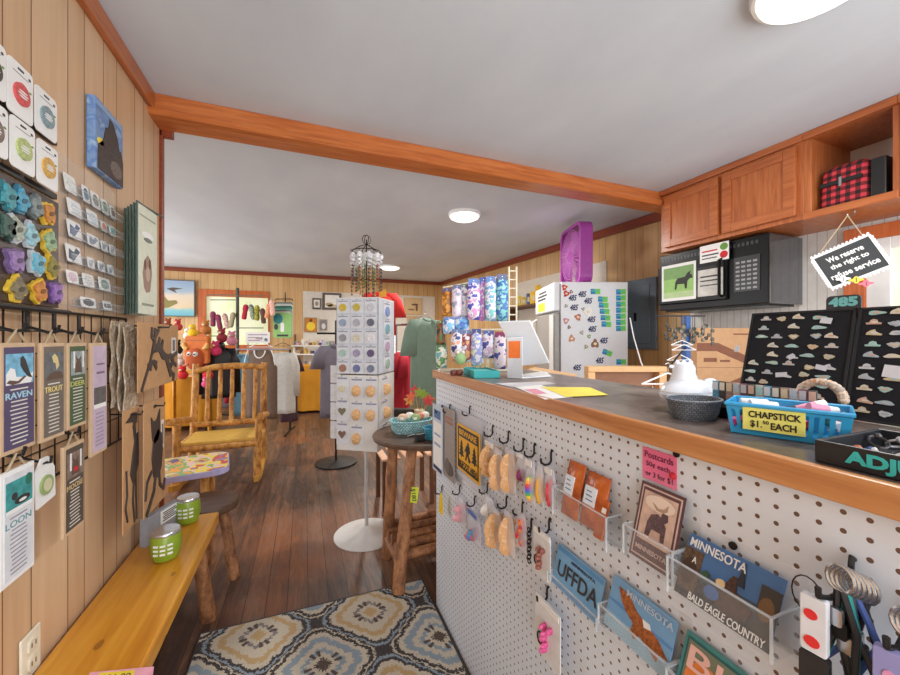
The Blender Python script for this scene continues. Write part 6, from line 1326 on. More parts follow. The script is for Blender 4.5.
fr, w, h = lean((605, 485), (614, 490), 536, .564, .538); o = MB().fbox(fr, 0, w, 0, h*.75, 0, .006).build('amber_pouch', m_amb, bevel=.002); tag(o, 'narrow third amber pouch half hidden at the right', 'pouch', 'amber pouches in the clear pocket'); MB().fbox(fr, w*.1, w*.9, h*.5, h*.6, .006, .0065).build('printed_lines', m_paper, o)
for px, py, wh in ((677, 454, 'above the pink note'), (735, 545, 'on the back of the large eagle pocket')):
    p = aX(px, py, XF); o = MB().lathe([(.001, -.0), (.0055, .0), (.0055, .003), (.001, .0045)], (0, 0, 0), 14); o.v = [V((p.x-q.z-.0002-(0.003 if px == 735 else 0), p.y+q.x, p.z+q.y)) for q in o.v]; tag(o.build('screw_head', m_iron, smooth=True), 'small dark screw head '+wh, 'screw')
# lanyard clusters at the right end
def lanyards(px, py, label, cols, seed, pouch):
    rnd_ = random.Random(seed); p = aX(px, py, XF-.045); 
    t = jhook(px+14, py+2, 'long hook of the '+label[2:] if False else 'steel peg hook behind the '+label.split(' with ')[0], L=.07)
    for k, (cn, col) in enumerate(cols):
        q = p+V((.004*k, -.0022*k, -.002*k)); nm = '%s lanyard keyring, %s in the %s' % (cn, ords[k], label)
        rt = MB().tube([q+V((0, .011*math.cos(t_), -.011+.014*math.sin(t_))) for t_ in [2*PI*i/14 for i in range(14)]], .0018, 6, closed=True).build('lanyard_keyring', m_steel, smooth=True); tag(rt, nm, 'keyring', 'keyrings on the '+label.split(' with ')[0])
        mb = MB(); a = rnd_.uniform(-.012, .012); b = rnd_.uniform(-.02, .02)
        for s_ in (-1, 1):
            pts = [q+V((0, s_*.002, -.024)), q+V((-.004, a+s_*.008, -.06)), q+V((-.002, b+s_*.013, -.11)), q+V((.0, b*1.4+s_*.008, -.17)), q+V((0, b*1.6, -.21))]
            mb.tube(pts, .0032, 6)
        mb.build('strap', M(*col, .6), rt, smooth=True)
        mb = MB(); f = Fr(q+V((-.006, .006, -.04-.012*(k % 3))), (0, -1, 0)); mb.rrect(f, 0, .012, -.018, 0, .003, 0, .005); mb.build('clip', m_iron if k % 2 else m_steel, rt)
    fr = Fr(p+V((-.016, pouch[2], -.033-pouch[1])), (0.12, -1, 0)); w, h = pouch[0], pouch[1]
    o = MB().rrect(fr, 0, w, 0, h, .003, 0, .009).build('lanyard_pouch', M(*pouch[3], .4), bevel=.001); tag(o, pouch[5], 'pouch')
    mb = MB()
    for (cx, cy, rx, ry) in pouch[6]: mb.oval(fr, w*cx, h*cy, w*rx, h*ry, .009, .0098, n=14)
    mb.build('print', M(*pouch[4], .5), o)
    MB().rrect(fr, -.001, w+.001, -h*.8, -.002, .003, -.001, .008).build('dark_flap', M(44, 44, 48, .3), o)
lanyards(840, 568, 'steel hook cluster with the white and red pouch', [('black', (36, 36, 40)), ('teal', (40, 150, 150)), ('dark grey', (70, 70, 74)), ('blue', (70, 100, 180)), ('black corded', (30, 30, 34)), ('charcoal', (50, 50, 56))], 3, (.022, .06, .024, (222, 226, 234), (222, 50, 50), 'white pouch with red round prints hanging in the keyring cluster', [(.42, .68, .26, .09), (.46, .2, .3, .1)]))
lanyards(908, 612, 'right edge cluster with the lilac pouch', [('black', (36, 36, 40)), ('charcoal', (60, 60, 64)), ('black corded', (30, 30, 34))], 5, (.022, .06, .016, (150, 150, 206), (220, 150, 190), 'lilac pouch with pink print at the right photo edge', [(.5, .2, .4, .14), (.5, .6, .2, .1)]))
p = aX(812, 592, XF-.04); tag(MB().tube([p+V((-.01, .0+.014*math.cos(t_), -.0+.02*math.sin(t_))) for t_ in [2*PI*i/16 for i in range(16)]], .0008, 5, closed=True).build('cord_loop', m_black, smooth=True), 'thin black cord loop left of the white and red pouch', 'cord')

# ================================================================== ON THE COUNTER
ZC = 1.098
# teal tray
c0 = aZ(474, 377.5, ZC); 
fr = Fr((.70, 1.53, ZC), (.96, -.28, 0)); 
def tray(x, y, z, w, d, h, ang, mat, label, th=.004, nm='plastic_tray', cat='tray', holes=False, flare=.0):
    r = V((math.cos(ang), math.sin(ang), 0)); f = V((-r.y, r.x, 0)); o_ = V((x, y, z)); mb = MB()
    def ring(a, zz): return [o_+r*p_+f*q_+UP*zz for p_, q_ in ((-a, -a), (w+a, -a), (w+a, d+a), (-a, d+a))]
    mb.loft([ring(-.0, .0), ring(flare, h), ring(flare-th, h), ring(-th, th)]); o = mb.build(nm, mat, bevel=.0015); tag(o, label, cat); return o, o_, r, f
q0, q1, q2 = aZ(474, 378.5, ZC), aZ(500, 378, ZC), aZ(459, 373.5, ZC)
fr_r = (q1-q0); ang = math.atan2(fr_r.y, fr_r.x)
o, o_, r_, f_ = tray(q0.x, q0.y, ZC+.0005, fr_r.length, .19, .027, ang, m_teal, 'teal plastic tray at the far end of the counter')
mb = MB()
for k in range(5): mb.fbox(Fr(o_+f_*(.02+.03*k)+UP*.004, r_), .01, fr_r.length-.01, 0, .018, 0, .003)
tag(mb.build('card_stack', M(120, 200, 196, .6)), 'stack of teal cards standing inside the teal tray', 'cards')
# wire display stand of packaged goods with its little ladder
db = aT(478, 366, 1.62); DZ = ZC
rb_ = (RT*1.0+FW*-.18).normalized()
fd_ = Fr(aT(437, 374.5, 1.66).xy.to_3d()+UP*DZ, RT); k1 = 1.66/372
dstand = thing('wire_display_rack', fd_.p(36*k1, 0), 'white wire counter rack hung with colourful packets', 'display stand')
m_wirew = M(226, 216, 190, .4)
zt1 = (372-278)*k1; zt2 = (372-330)*k1
for y in (zt1, zt2): MB().tube([fd_.p(6*k1, y-(.045 if y == zt1 else 0), 0), fd_.p(73*k1, y+(.01 if y == zt1 else 0), 0)], .004, 6).build('rod', m_wirew, dstand)
for x in (30, 72): MB().tube([fd_.p(x*k1, .003, -.0), fd_.p(x*k1, zt1-(.02 if x == 30 else 0), 0)], .004, 6).build('post', m_wirew, dstand)
MB().tube([fd_.p(3*k1, .005, 0), fd_.p(72*k1, .005, 0), fd_.p(72*k1, .005, -.07), fd_.p(3*k1, .005, -.07)], .004, 6, closed=True).build('base_frame', m_wirew, dstand)
mb = MB(); lx0, lx1 = 71.5*k1, 79*k1; y0, y1 = .04, (374.5-270)*k1
for x in (lx0, lx1): mb.tube([fd_.p(x, y0, .01), fd_.p(x, y1, .01)], .0045, 6)
for k in range(11): yy = y0+(y1-y0)*(k+.5)/11; mb.tube([fd_.p(lx0, yy, .01), fd_.p(lx1, yy, .01)], .003, 6)
mb.build('ladder', m_wirew, dstand)
def pk(x0_, yt_, yb_, x1_, cols, label, grp, t=1.6, d=.02):
    fr = Fr(aT(x0_-1.3, yb_, t), RT); w, h = (x1_-x0_+2.6)*t/372, (yb_-yt_)*t/372; rings = []
    for j in range(8):
        v = j/7; pw_ = .86+.14*math.sin(PI*v); dd = .005+.009*math.sin(PI*v); rings.append([fr.p(w/2+w/2*pw_*math.cos(a), h*v, dd*math.sin(a)) for a in [2*PI*i/12 for i in range(12)]])
    m_ = speck('packet_print_%d' % len(MATS), cols, 34, .3); MATS['pk%d' % len(MATS)] = m_
    o = MB().loft(rings).build('hanging_packet', m_, smooth='all'); tag(o, label, 'packet', grp)
    MB().fbox(fr, w*.12, w*.88, h*.9, h*1.06, -.001, .006).build('header', M(*cols[-1], .4), o)
    MB().tube([fr.p(w/2, h*1.0, .008), fr.p(w/2, h*1.02, -.02)], .002, 5).build('hanger_loop', m_steel, o)
G1, G2 = 'packets in the top row of the counter rack', 'packets in the lower rows of the counter rack'
W, B, P, T, O_ = (226, 222, 232), (96, 126, 190), (214, 150, 196), (120, 196, 196), (220, 150, 50)
pk(443, 290, 316, 451, [O_, (150, 90, 40), O_, (70, 60, 120)], 'orange packet at the left end of the top row', G1, 1.62)
pk(453, 287, 318, 461, [W, (226, 206, 220), (150, 160, 180), (90, 96, 140)], 'white and pale pink packet, second in the top row', G1, 1.6)
pk(461, 286, 318, 467, [(200, 204, 206), W, (120, 130, 150), (110, 120, 110)], 'silver grey packet, third in the top row', G1, 1.62)
pk(468, 281, 320, 479, [P, W, (80, 80, 180), B], 'pink and violet packet, fourth in the top row', G1, 1.58)
pk(480, 280, 321, 487, [P, (190, 120, 200), W, (70, 90, 170)], 'lilac packet, fifth in the top row', G1, 1.61)
pk(486, 279, 321, 495, [T, W, (110, 160, 210), B], 'aqua packet, sixth in the top row', G1, 1.58)
pk(497, 277, 321, 507, [T, (60, 110, 180), (150, 210, 210), (90, 100, 140)], 'turquoise and blue packet at the right end of the top row', G1, 1.58)
pk(444, 318, 334, 454, [(120, 190, 226), W, (70, 130, 190), B], 'light blue round packet, left in the middle row', G2, 1.6)
pk(455, 318, 333, 468, [(60, 110, 190), (120, 180, 226), W, B], 'blue round packet, right in the middle row', G2, 1.6)
pk(437, 322, 345, 444, [(90, 110, 60), (150, 90, 60), (60, 70, 50), (110, 130, 80)], 'olive and brown packet at the far left of the rack', G2, 1.64)
pk(437, 346, 368, 446, [(90, 150, 90), (226, 226, 210), (110, 180, 190), (60, 110, 60)], 'green and white packet low at the far left', G2, 1.64)
pk(452, 331, 362, 462, [(226, 160, 120), W, (60, 70, 130), (90, 110, 160)], 'peach packet in the lower row', G2, 1.57)
pk(462, 332, 362, 471, [(214, 160, 110), (150, 70, 80), W, (90, 110, 160)], 'tan and maroon packet in the lower row', G2, 1.57)
pk(472, 331, 366, 481, [W, (150, 160, 220), (226, 226, 200), (50, 60, 130)], 'white and blue packet in the lower row', G2, 1.56)
pk(483, 332, 358, 494, [(200, 170, 200), W, (80, 80, 160), (70, 90, 150)], 'violet and white packet in the lower row', G2, 1.56)
pk(495, 334, 369, 505, [W, (240, 220, 230), (70, 90, 170), (150, 60, 100)], 'white packet with violet foot at the right of the lower row', G2, 1.55)
for k, (x, c) in enumerate(((476, (226, 206, 160)), (481, (210, 180, 130)), (486, (236, 220, 180)), (491, (214, 190, 150)))):
    fr = Fr(aT(x, 368, 1.57), RT); o = MB().fbox(fr, 0, .014, 0, .07, -.006, 0).build('boxed_stick', M(*c, .6)); tag(o, 'slim cream box, %s from the left behind the teal tray' % ords[k], 'box', 'slim cream boxes behind the teal tray'); MB().fbox(fr, .003, .011, .02, .05, 0, .001).build('label', m_paper, o)
fr = Fr(aT(453, 366, 1.5), RT); o = MB().ball(fr.p(.03, .03, 0), .024, .018, .026, 12, 8).build('green_frog_toy', M(150, 186, 130, .6), smooth=True); tag(o, 'light green round toy left of the teal tray', 'toy'); 
for sg in (-1, 1): MB().ball(fr.p(.03+sg*.011, .055, .006), .007, seg=10, rings=7).build('eye', m_white, o, smooth=True)
p = aZ(453, 376, ZC); mb = MB()
for k in range(4): mb.ball(p+V((.012*k, .01*(k % 2), .012)), .013, seg=9, rings=6)
o = mb.build('brown_fruit_charms', M(110, 56, 46, .5), smooth=True); tag(o, 'small cluster of dark brown charms at the far left of the countertop', 'charms')
# white tablet register
pt = thing('card_tablet', aZ(523, 378, ZC), 'white tablet register on an angled stand with an orange sticker', 'tablet')
m_tabw = M(222, 226, 232, .25, var=.01)
tq = [aT(497.5, 322, 1.37), aT(530, 321, 1.33), aT(549.5, 363.5, 1.36), aT(522, 366, 1.40)]
nn = (tq[1]-tq[0]).cross(tq[3]-tq[0]).normalized(); nn = nn if nn.dot(V((0, 1, 0))) > 0 else -nn
MB().prism(tq, nn*.012).build('tablet_shell', m_tabw, pt, bevel=.003)
MB().prism([q+nn*.0125 for q in [t_.lerp((tq[0]+tq[2])/2, .08) for t_ in tq]], nn*.001).build('screen', m_gloss, pt)
sq = [aT(507, 338, 1.345), aT(522.5, 337.5, 1.33), aT(522.5, 378, 1.36), aT(507, 375, 1.385)]
for q in (2, 3): sq[q] = V((sq[q].x, sq[q].y, ZC+.004))
ns = (sq[1]-sq[0]).cross(sq[3]-sq[0]).normalized(); ns = ns if ns.dot(V((0, 1, 0))) > 0 else -ns
stp = MB().prism(sq, ns*.008).build('stand_plate', m_tabw, pt, bevel=.002)
foot = [V((sq[3].x, sq[3].y, ZC+.0005)), V((sq[2].x, sq[2].y, ZC+.0005)), aZ(551, 377, ZC+.0005), aZ(545, 372, ZC+.0005)]
MB().prism(foot, (0, 0, .006)).build('stand_foot', m_tabw, pt, bevel=.002)
lr = lambda a, b: (sq[0].lerp(sq[1], a)).lerp(sq[3].lerp(sq[2], a), b)-ns*.0012
st = MB().prism([lr(.1, .08), lr(.85, .08), lr(.85, .5), lr(.1, .5)], ns*.001).build('orange_sticker', M(240, 124, 52, .6), pt)
f5 = Fr(lr(.1, .5)-ns*.0003, (lr(.85, .5)-lr(.1, .5))); mb = MB(); w5 = (lr(.85, .5)-lr(.1, .5)).length
for yy in (.022, .032, .042): mb.fbox(f5, w5*.2, w5*.8, yy*.6, yy*.6+.003, .0, .0012)
mb.build('printed_lines', M(120, 50, 30), st)
# papers on the counter
def paper(pts, mat, lab, dz, name='flyer', cat='paper'):
    o = MB().prism([aZ(x, y, ZC+.0008+dz) for x, y in pts], (0, 0, .0006)).build(name, mat); tag(o, lab, cat); return o
o = paper([(515, 387), (541, 385), (573, 397), (545, 399.5)], m_paper, 'white flyer with pink print lying on the countertop', 0)
mb = MB(); mb.prism([aZ(x, y, ZC+.0016) for x, y in ((524, 389.5), (536, 388.8), (547, 393.5), (536, 394.5))], (0, 0, .0003)); mb.build('print', M(226, 150, 170), o)
paper([(541, 387), (590, 387.5), (608, 395), (566, 397)], M(240, 222, 92, .6), 'yellow flyer lying beside the white one on the countertop', .001)
paper([(495, 383.5), (545, 381.5), (556, 384), (512, 387)], M(206, 206, 210, .35), 'glossy pale sheet under the tablet stand', 0)
# little wooden board behind the counter, and wooden framed cubby
cb_ = thing('wooden_cubby', aT(626, 500, 2.0).xy.to_3d(), 'light wood framed cubby with brown inside, behind the counter', 'cabinet')
fr = Fr(aT(588, 400, 2.0).xy.to_3d(), RT); k = 2.0/372; ztop = HC-(366.5-337.5)*k
m_pine = M(214, 170, 118, .5)
Wc = 79*k
MB().fbox(fr, 0, .04, 0, ztop-.03, -.06, 0).build('post', m_pine, cb_, bevel=.003); MB().fbox(fr, Wc-.04, Wc, 0, ztop-.03, -.06, 0).build('post', m_pine, cb_, bevel=.003)
MB().fbox(fr, 0, Wc, ztop-.03, ztop, -.06, 0.004).build('top_rail', m_pine, cb_, bevel=.003); MB().fbox(fr, .04, Wc-.04, 0, ztop-.03, -.058, -.05).build('inner_panel', M(150, 104, 74, .6), cb_)
o = MB().prism([aZ(527, 371.5, 1.07), aZ(535, 369, 1.07), aZ(577, 377, 1.07), aZ(572, 381, 1.07)], (0, 0, .012)).build('wooden_ledge_board', m_pine, bevel=.002); o.location.x += .0; tag(o, 'light wooden board edge just behind the countertop', 'board')
MB().prism([aZ(529, 371.3, 1.083), aZ(535, 369.6, 1.083), aZ(573, 377.4, 1.083), aZ(570, 379.6, 1.083)], (0, 0, .001)).build('inlay', M(240, 214, 170, .5), o)
for q in ((1.07, 1.5), (1.08, 1.25)): MB().bx(q[0]+.02, q[0]+.05, q[1]-.02, q[1]+.02, 0.0, 1.07).build('leg', m_pine, o)
# white cord on the wall
pts = [aX(620, 312, XR-.02)]; pts = [aT(630, 318, 2.6), aT(634, 338, 2.55), aT(641, 362, 2.4), aT(650, 382, 2.15), aT(655, 392, 1.94), aT(656, 420, 1.9)]
tag(MB().tube(pts, .004, 6).build('power_cord', m_white, smooth=True), 'white power cord hanging beside the refrigerator', 'cord')
# kraft shipping box with brown bands
fr = Fr(aT(697, 398, 2.28), RT); k = 2.28/372; fr.o.z = .8925; Wb, Hb = 66*k, 1.25-(328-337.5)*-k*-1-.8925+0
Hb = HC+(337.5-328)*k-.8925
kb = thing('shipping_box', fr.p(Wb/2, 0, -.12), 'large kraft shipping box with brown bands on the back counter', 'box')
MB().fbox(fr, 0, Wb, 0, Hb, -.26, 0).build('carton', M(196, 152, 112, .75), kb, bevel=.003)
m_band = M(132, 84, 62, .75); mb = MB()
mb.poly(fr, [(0, Hb*.66), (0, Hb*.78), (Wb*.32, Hb*.78), (Wb, Hb*.48), (Wb, Hb*.36), (Wb*.3, Hb*.66)], 0, .001); mb.poly(fr, [(0, Hb*.0+.03), (0, Hb*.12), (Wb*.3, Hb*.12), (Wb, Hb*.42), (Wb, Hb*.3), (Wb*.4, .03)], 0.0, .0012)
mb.fbox(fr, Wb*.1, Wb*.3, Hb*.5, Hb*.56, 0, .001); mb.fbox(fr, Wb*.55, Wb*.8, Hb*.9, Hb*.92, 0, .001); mb.fbox(fr, 0, Wb, Hb*.415, Hb*.42, 0, .0008); mb.fbox(fr, Wb*.35, Wb*.5, Hb*.5, Hb*.53, 0, .001); mb.build('printed_bands', m_band, kb)
# blue display post with necklaces and small hangers
pp = aT(686, 400, 1.95); pb = V((pp.x, pp.y, 0)); zt_ = HC+(337.5-316)*1.95/372
ps = thing('necklace_stand', pb, 'blue post stand hung with dark key chains and small white hangers', 'display stand')
MB().bx(pb.x-.016, pb.x+.016, pb.y-.016, pb.y+.016, 0.02, zt_).build('post', M(54, 90, 150, .5), ps, bevel=.003); MB().lathe([(.1, 0), (.1, .02), (.03, .03)], pb, 24).build('base', m_black, ps)
MB().tube([pb+RT*-.15+UP*zt_, pb+RT*.1+UP*zt_], .004, 6).build('top_arm', m_black, ps)
MB().tube([pb+UP*(zt_-.16), aT(668, 368.5, 1.7)], .004, 6).build('lower_arm', m_black, ps)
for k in range(10):
    x = -.11+.024*k+.004*math.sin(k*3); c = pb+RT*x-FW*.012*(k % 2+1.8); z = zt_-.001; L = .09+.05*((k*7) % 4)/3; mb = MB()
    mb.tube([c+UP*z, c+UP*(z-L)], .0016, 5)
    for j in range(4): mb.ball(c+UP*(z-L*.55-j*.022)+RT*.012*math.sin(j*2+k), .013, .008, .012, 7, 5)
    o = mb.build('key_chain', M(*[(60, 58, 54), (90, 88, 80), (50, 62, 50), (120, 112, 96)][k % 4], .5), smooth=True); tag(o, ['dark', 'grey', 'dark green', 'beige'][k % 4]+' charm key chain hanging on the blue post stand', 'key chain', 'charm key chains on the blue post stand')
for k, (px, py, w_, lab) in enumerate(((682, 345, .11, 'small white hanger, uppermost on the blue post'), (684, 350, .13, 'small white hanger below the uppermost'), (679, 360, .14, 'small white hanger low on the blue post'))):
    hanger(aT(px, py, 1.86-.0*k), w_, AR+.1*k, m_white, lab, 'small white hangers on the blue post')
hanger(aT(668, 384, 1.7), .24, AR, m_white, 'larger white clothes hanger behind the white hen dish')
# white hen dish
c = aZ(692, 411, ZC); c = V((c.x+.012, c.y+.02, ZC)); m_cer = M(228, 232, 240, .12, var=.01)
hd = thing('hen_dish', c, 'white ceramic hen-on-nest dish beside the dark wicker basket', 'dish')
MB().lathe([(.03, ZC), (.034, ZC+.004), (.05, ZC+.022), (.054, ZC+.034), (.05, ZC+.036)], c.xy.to_3d(), 30, sx=1.2, sy=.8).build('nest', m_cer, hd, smooth=True)
MB().lathe([(.05, ZC+.034), (.052, ZC+.04), (.045, ZC+.052), (.03, ZC+.062), (.012, ZC+.066), (.002, ZC+.067)], c.xy.to_3d(), 30, sx=1.2, sy=.8).build('hen_body', m_cer, hd, smooth=True)
mb = MB(); b_ = c-RT*.006; mb.loft([[b_+RT*(r*math.cos(a)+dx)+FW*(r*.8*math.sin(a))+UP*z for a in [2*PI*i/16 for i in range(16)]] for dx, r, z in ((.0, .032, .05), (-.0, .027, .064), (-.0, .0225, .078), (-.0, .0225, .088), (-.0, .0185, .096), (-.0, .006, .1))])
nk = mb.build('neck_and_head', m_cer, hd, smooth=True)
mb = MB()
for k in range(3): mb.ball(b_+RT*(-.014+.014*k)+UP*.098, .006, .004, .006, 8, 6)
mb.ball(b_-RT*.026+UP*.09, .008, .004, .004, 8, 6); mb.build('comb_and_beak', m_cer, nk, smooth=True)
MB().ball(c+RT*.05+UP*.052, .02, .012, .014, 12, 8).build('tail', m_cer, hd, smooth=True)
# dark wicker basket
c = aZ(701, 421, ZC); basket((c.x+.012, c.y+.022, ZC), .051, .04, .036, (98, 104, 112), 'small dark wicker basket between the hen dish and the blue tub', th=.003, nm='wicker_basket', weave=(40, 9))
# pin display boards
def pinboard(y0, y1, label):
    fr = Fr((.93, y0, ZC+.003), (0, -1, 0)).tilt(math.atan2(.055, .205)); w = y0-y1; h = .212
    m_velvet = M(26, 26, 32, .95)
    o = thing('pin_board', fr.p(w/2, 0, 0), label, 'display board')
    MB().fbox(fr, 0, w, 0, h, -.008, 0).build('backing', m_velvet, o, bevel=.001)
    mb = MB()
    for a, b, c_, d in ((0, w, 0, .004), (0, w, h-.004, h), (0, .004, 0, h), (w-.004, w, 0, h)): mb.fbox(fr, a, b, c_, d, 0, .003)
    mb.build('board_rim', M(30, 30, 34, .6), o); MB().tube([fr.p(w/2, h*.7, -.008), V((1.0, fr.p(w/2, 0).y, ZC+.003))], .003, 6).build('easel_leg', m_black, o)
    return fr, w, h
f1, w1, h1 = pinboard(.556, .378, 'left black pin display board standing on the counter')
f2_, w2, h2 = pinboard(.374, .19, 'right black pin display board standing on the counter')
P1 = [(155, 80), (220, 80), (290, 72), (378, 75), (145, 120), (270, 112), (375, 117), (135, 155), (200, 155), (270, 155), (365, 152), (428, 152), (182, 192), (262, 195), (350, 198), (432, 195), (180, 230), (265, 240), (328, 235), (418, 240), (100, 265), (180, 265), (250, 268), (335, 285), (418, 285), (88, 300), (160, 305), (235, 318), (312, 315), (395, 325), (90, 335), (142, 345), (312, 362), (390, 365), (372, 408)]
P2 = [(620, 55), (610, 95), (608, 140), (605, 188), (595, 232), (580, 283), (575, 325), (570, 372), (570, 425), (560, 465), (712, 50), (700, 100), (712, 140), (695, 190), (690, 238), (688, 300), (692, 335), (655, 378), (655, 435), (655, 482)]
pcol = [('silver', (214, 216, 218)), ('cream', (226, 218, 200)), ('pale gold', (214, 196, 160)), ('grey blue', (176, 192, 202)), ('silver grey', (190, 192, 196)), ('peach', (214, 176, 156)), ('mint', (170, 206, 200))]
def nth(i): return ords[i] if i < 12 else ['thirteenth', 'fourteenth', 'fifteenth'][i-12]
for fr, P_, side in ((f1, P1, 'left'), (f2_, P2, 'right')):
    ws = w1 if side == 'left' else w2
    # order by row
    rowsy = sorted(P_, key=lambda q: q[1]); row = 0; col = 0; last = None
    for i, (x, y) in enumerate(rowsy):
        if last is None or y-last > 22: row += 1; last = y; col = 0
        col += 1
        a, b = place(fr, 730+x/4.218, 300+y/4.218)
        if side == 'left': a = max(.008, min(w1-.012, a))
        cn, cc = pcol[(i*5+row) % 7]; s_ = .0098+.0022*((i*3) % 3); ph = i*1.7; mb = MB()
        kd = i % 4
        if kd == 0: mb.poly(fr, [(a+s_*q, b+s_*r) for q, r in ((-1, -.35), (1, -.5), (1.1, -.2), (.3, .2), (.1, .7), (-.4, .5), (-.9, .1))], .0005, .0028)
        elif kd == 1: mb.oval(fr, a, b, s_*1.15, s_*.38, .0005, .0028, n=18, f=lambda q: 1+.18*math.sin(3*q+ph))
        elif kd == 2: mb.poly(fr, [(a+s_*q, b+s_*r) for q, r in ((-1, -.4), (.9, -.4), (1, -.1), (.5, 0), (.35, .5), (-.1, .65), (-.5, .4), (-.6, 0), (-1.1, -.1))], .0005, .0028)
        else: mb.oval(fr, a, b, s_*.8, s_*.5, .0005, .0028, n=20, f=lambda q: 1+.16*math.sin(3*q+ph)+.1*math.sin(7*q))
        o = mb.build('enamel_pin', M(*cc, .35, .1)); tag(o, '%s pin on the %s black board, row %d down, %s along' % (cn, side, row, ords[min(col-1, 11)]), 'pin', 'metal pins on the %s board' % side)
        MB().oval(fr, a+s_*.1, b+s_*.02, s_*.5, s_*.2, .0028, .0034, n=10).build('enamel', M(*pcol[(i*3+2) % 7][1], .3), o)
for px, py, w_, h_, rt_, lab in ((738, 349, .010, .016, 0, 'upright on the left board'), (827, 321, .018, .012, -.15, 'beside the top pins of the left board'), (822, 368, .018, .010, -.2, 'on the middle of the left board'), (782, 375, .02, .01, .15, 'low on the left board'), (792, 357, .012, .01, .6, 'between the middle pins of the left board')):
    a, b = place(f1, px, py); f = f1.sub(a, b, .003, rt_); o = MB().fbox(f, -w_/2, w_/2, -h_/2, h_/2, 0, .0008).build('price_label', M(214, 216, 224, .6)); tag(o, 'small white price label '+lab, 'price tag')
a, b = place(f2_, 893, 372); o = MB().fbox(f2_.sub(a, b, .003, -.1), -.011, .011, -.011, .011, 0, .0008).build('price_label', M(226, 226, 232, .6)); tag(o, 'square white price label on the right board', 'price tag')
# bracelet of pale shells over the boards' joint
c = V((.86, .375, ZC+.045)); 
mb = MB()
for k in range(16):
    a = PI*k/15; mb.ball(c+V((-.005, .03*math.cos(a), .028*math.sin(a)))+V((0, 0, 0)), .009, .008, .007, 8, 6)
o = mb.build('shell_garland', speck('pale_shell', [(176, 160, 146), (214, 196, 176), (206, 150, 110), (200, 196, 190)], 90, .4), smooth=True); tag(o, 'arched garland of pale shells in front of the pin boards', 'garland')
MB().tube([c+V((-.005, .03, 0)), c+V((-.008, .034, -.043))], .003, 6).build('end_cord', m_cream, o); MB().tube([c+V((-.005, -.03, 0)), c+V((-.008, -.032, -.043))], .003, 6).build('end_cord', m_cream, o)
# row of small photo sachets and lip balms behind the tub
q0 = aZ(722, 405, ZC); 
tr_o, o_, r_, f_ = tray(.735, .50, ZC+.0005, .165, .035, .02, -PI/2+.04, m_black, 'low black tray of small sachets behind the blue tub')
for k in range(13):
    c_ = o_+r_*(.008+.0122*k)+f_*.012+UP*.005; col = [(90, 150, 180), (70, 66, 62), (160, 130, 120), (196, 180, 170), (120, 70, 90), (84, 90, 84), (206, 196, 186)][k % 7]; nm = ['blue', 'dark', 'tan', 'pale', 'plum', 'olive grey', 'cream'][k % 7]
    f5 = Fr(c_, r_); o = MB().fbox(f5, 0, .0105, 0, .062, -.003, 0).build('photo_sachet', M(*col, .5, 0, .4, 300)); tag(o, '%s photo sachet, %s from the left in the low black tray' % (nm, nth(k)), 'sachet', 'photo sachets in the black tray'); MB().fbox(f5, .001, 0.0095, .045, .06, 0, .0008).build('top_print', M(*pcol[k % 7][1], .5), o)
# blue plastic tub with its sign
A = aZ(731, 432, ZC); m_tub = M(52, 160, 214, .3, var=.02)
rr_ = V((.056, -.13, 0)).normalized(); Lt, Dt, Ht = .128, .075, .046
ff_ = V((-rr_.y, rr_.x, 0)); fx_ = Fr(V((.637, .391, ZC+.001)), rr_)
def tubpt(x, y, z): e = .006*z/Ht; return fx_.p(x*(Lt+2*e)-e, z, -(y*(Dt+2*e)-e))
mb = MB(); th_ = .0022; rows_, N1, N2 = 6, 26, 12
def wall_strip(P, n, open_):
    for i in range(n):
        u0, u1 = i/n, (i+1)/n
        for j in range(rows_):
            z0, z1 = Ht*j/rows_, Ht*(j+1)/rows_
            if open_ and 1 <= j <= rows_-2 and i % 2 == 1 and 1 <= i < n-1 and (n < 20 or not (4 <= i <= 15)): continue
            a, b, c_, d = P(u0, z0), P(u1, z0), P(u1, z1), P(u0, z1); nn = (b-a).cross(d-a).normalized()*th_
            mb.prism([a, b, c_, d], -nn)
wall_strip(lambda u, z: tubpt(u, 0, z), N1, True); wall_strip(lambda u, z: tubpt(1, u, z), N2, True); wall_strip(lambda u, z: tubpt(1-u, 1, z), N1, True); wall_strip(lambda u, z: tubpt(0, 1-u, z), N2, True)
mb.prism([tubpt(0, 0, 0), tubpt(1, 0, 0), tubpt(1, 1, 0), tubpt(0, 1, 0)], (0, 0, .003))
tb_ = mb.build('plastic_tub', m_tub); tag(tb_, 'bright blue slotted plastic tub with a yellow price sign', 'tub')
rim = [tubpt(0, 0, Ht), tubpt(1, 0, Ht), tubpt(1, 1, Ht), tubpt(0, 1, Ht)]; MB().tube(rim, .0034, 6, closed=True).build('rim', m_tub, tb_)
sg_ = Fr(tubpt(.13, 0, .009)+fx_.n*.001, tubpt(.62, 0, .009)-tubpt(.13, 0, .009)); sw = .071; shh = .034
sn = MB().fbox(sg_, 0, sw, 0, shh, .003, .0045).build('price_sign', M(232, 230, 120, .5)); tag(sn, 'yellow handmade lip balm price sign on the blue tub', 'sign')
mb = MB(); mb.text(sg_, 'CHAPSTICK', sw*.52, shh*.72, sw*.84, shh*.3, d=.0047, bold=.03); mb.text(sg_, '$1.', sw*.23, shh*.28, sw*.2, shh*.34, d=.0047, bold=.02); mb.text(sg_, '50', sw*.39, shh*.4, sw*.1, shh*.16, d=.0047, bold=.02); mb.text(sg_, 'EACH', sw*.67, shh*.27, sw*.4, shh*.3, d=.0047, bold=.03); mb.build('lettering', M(40, 34, 30), sn)
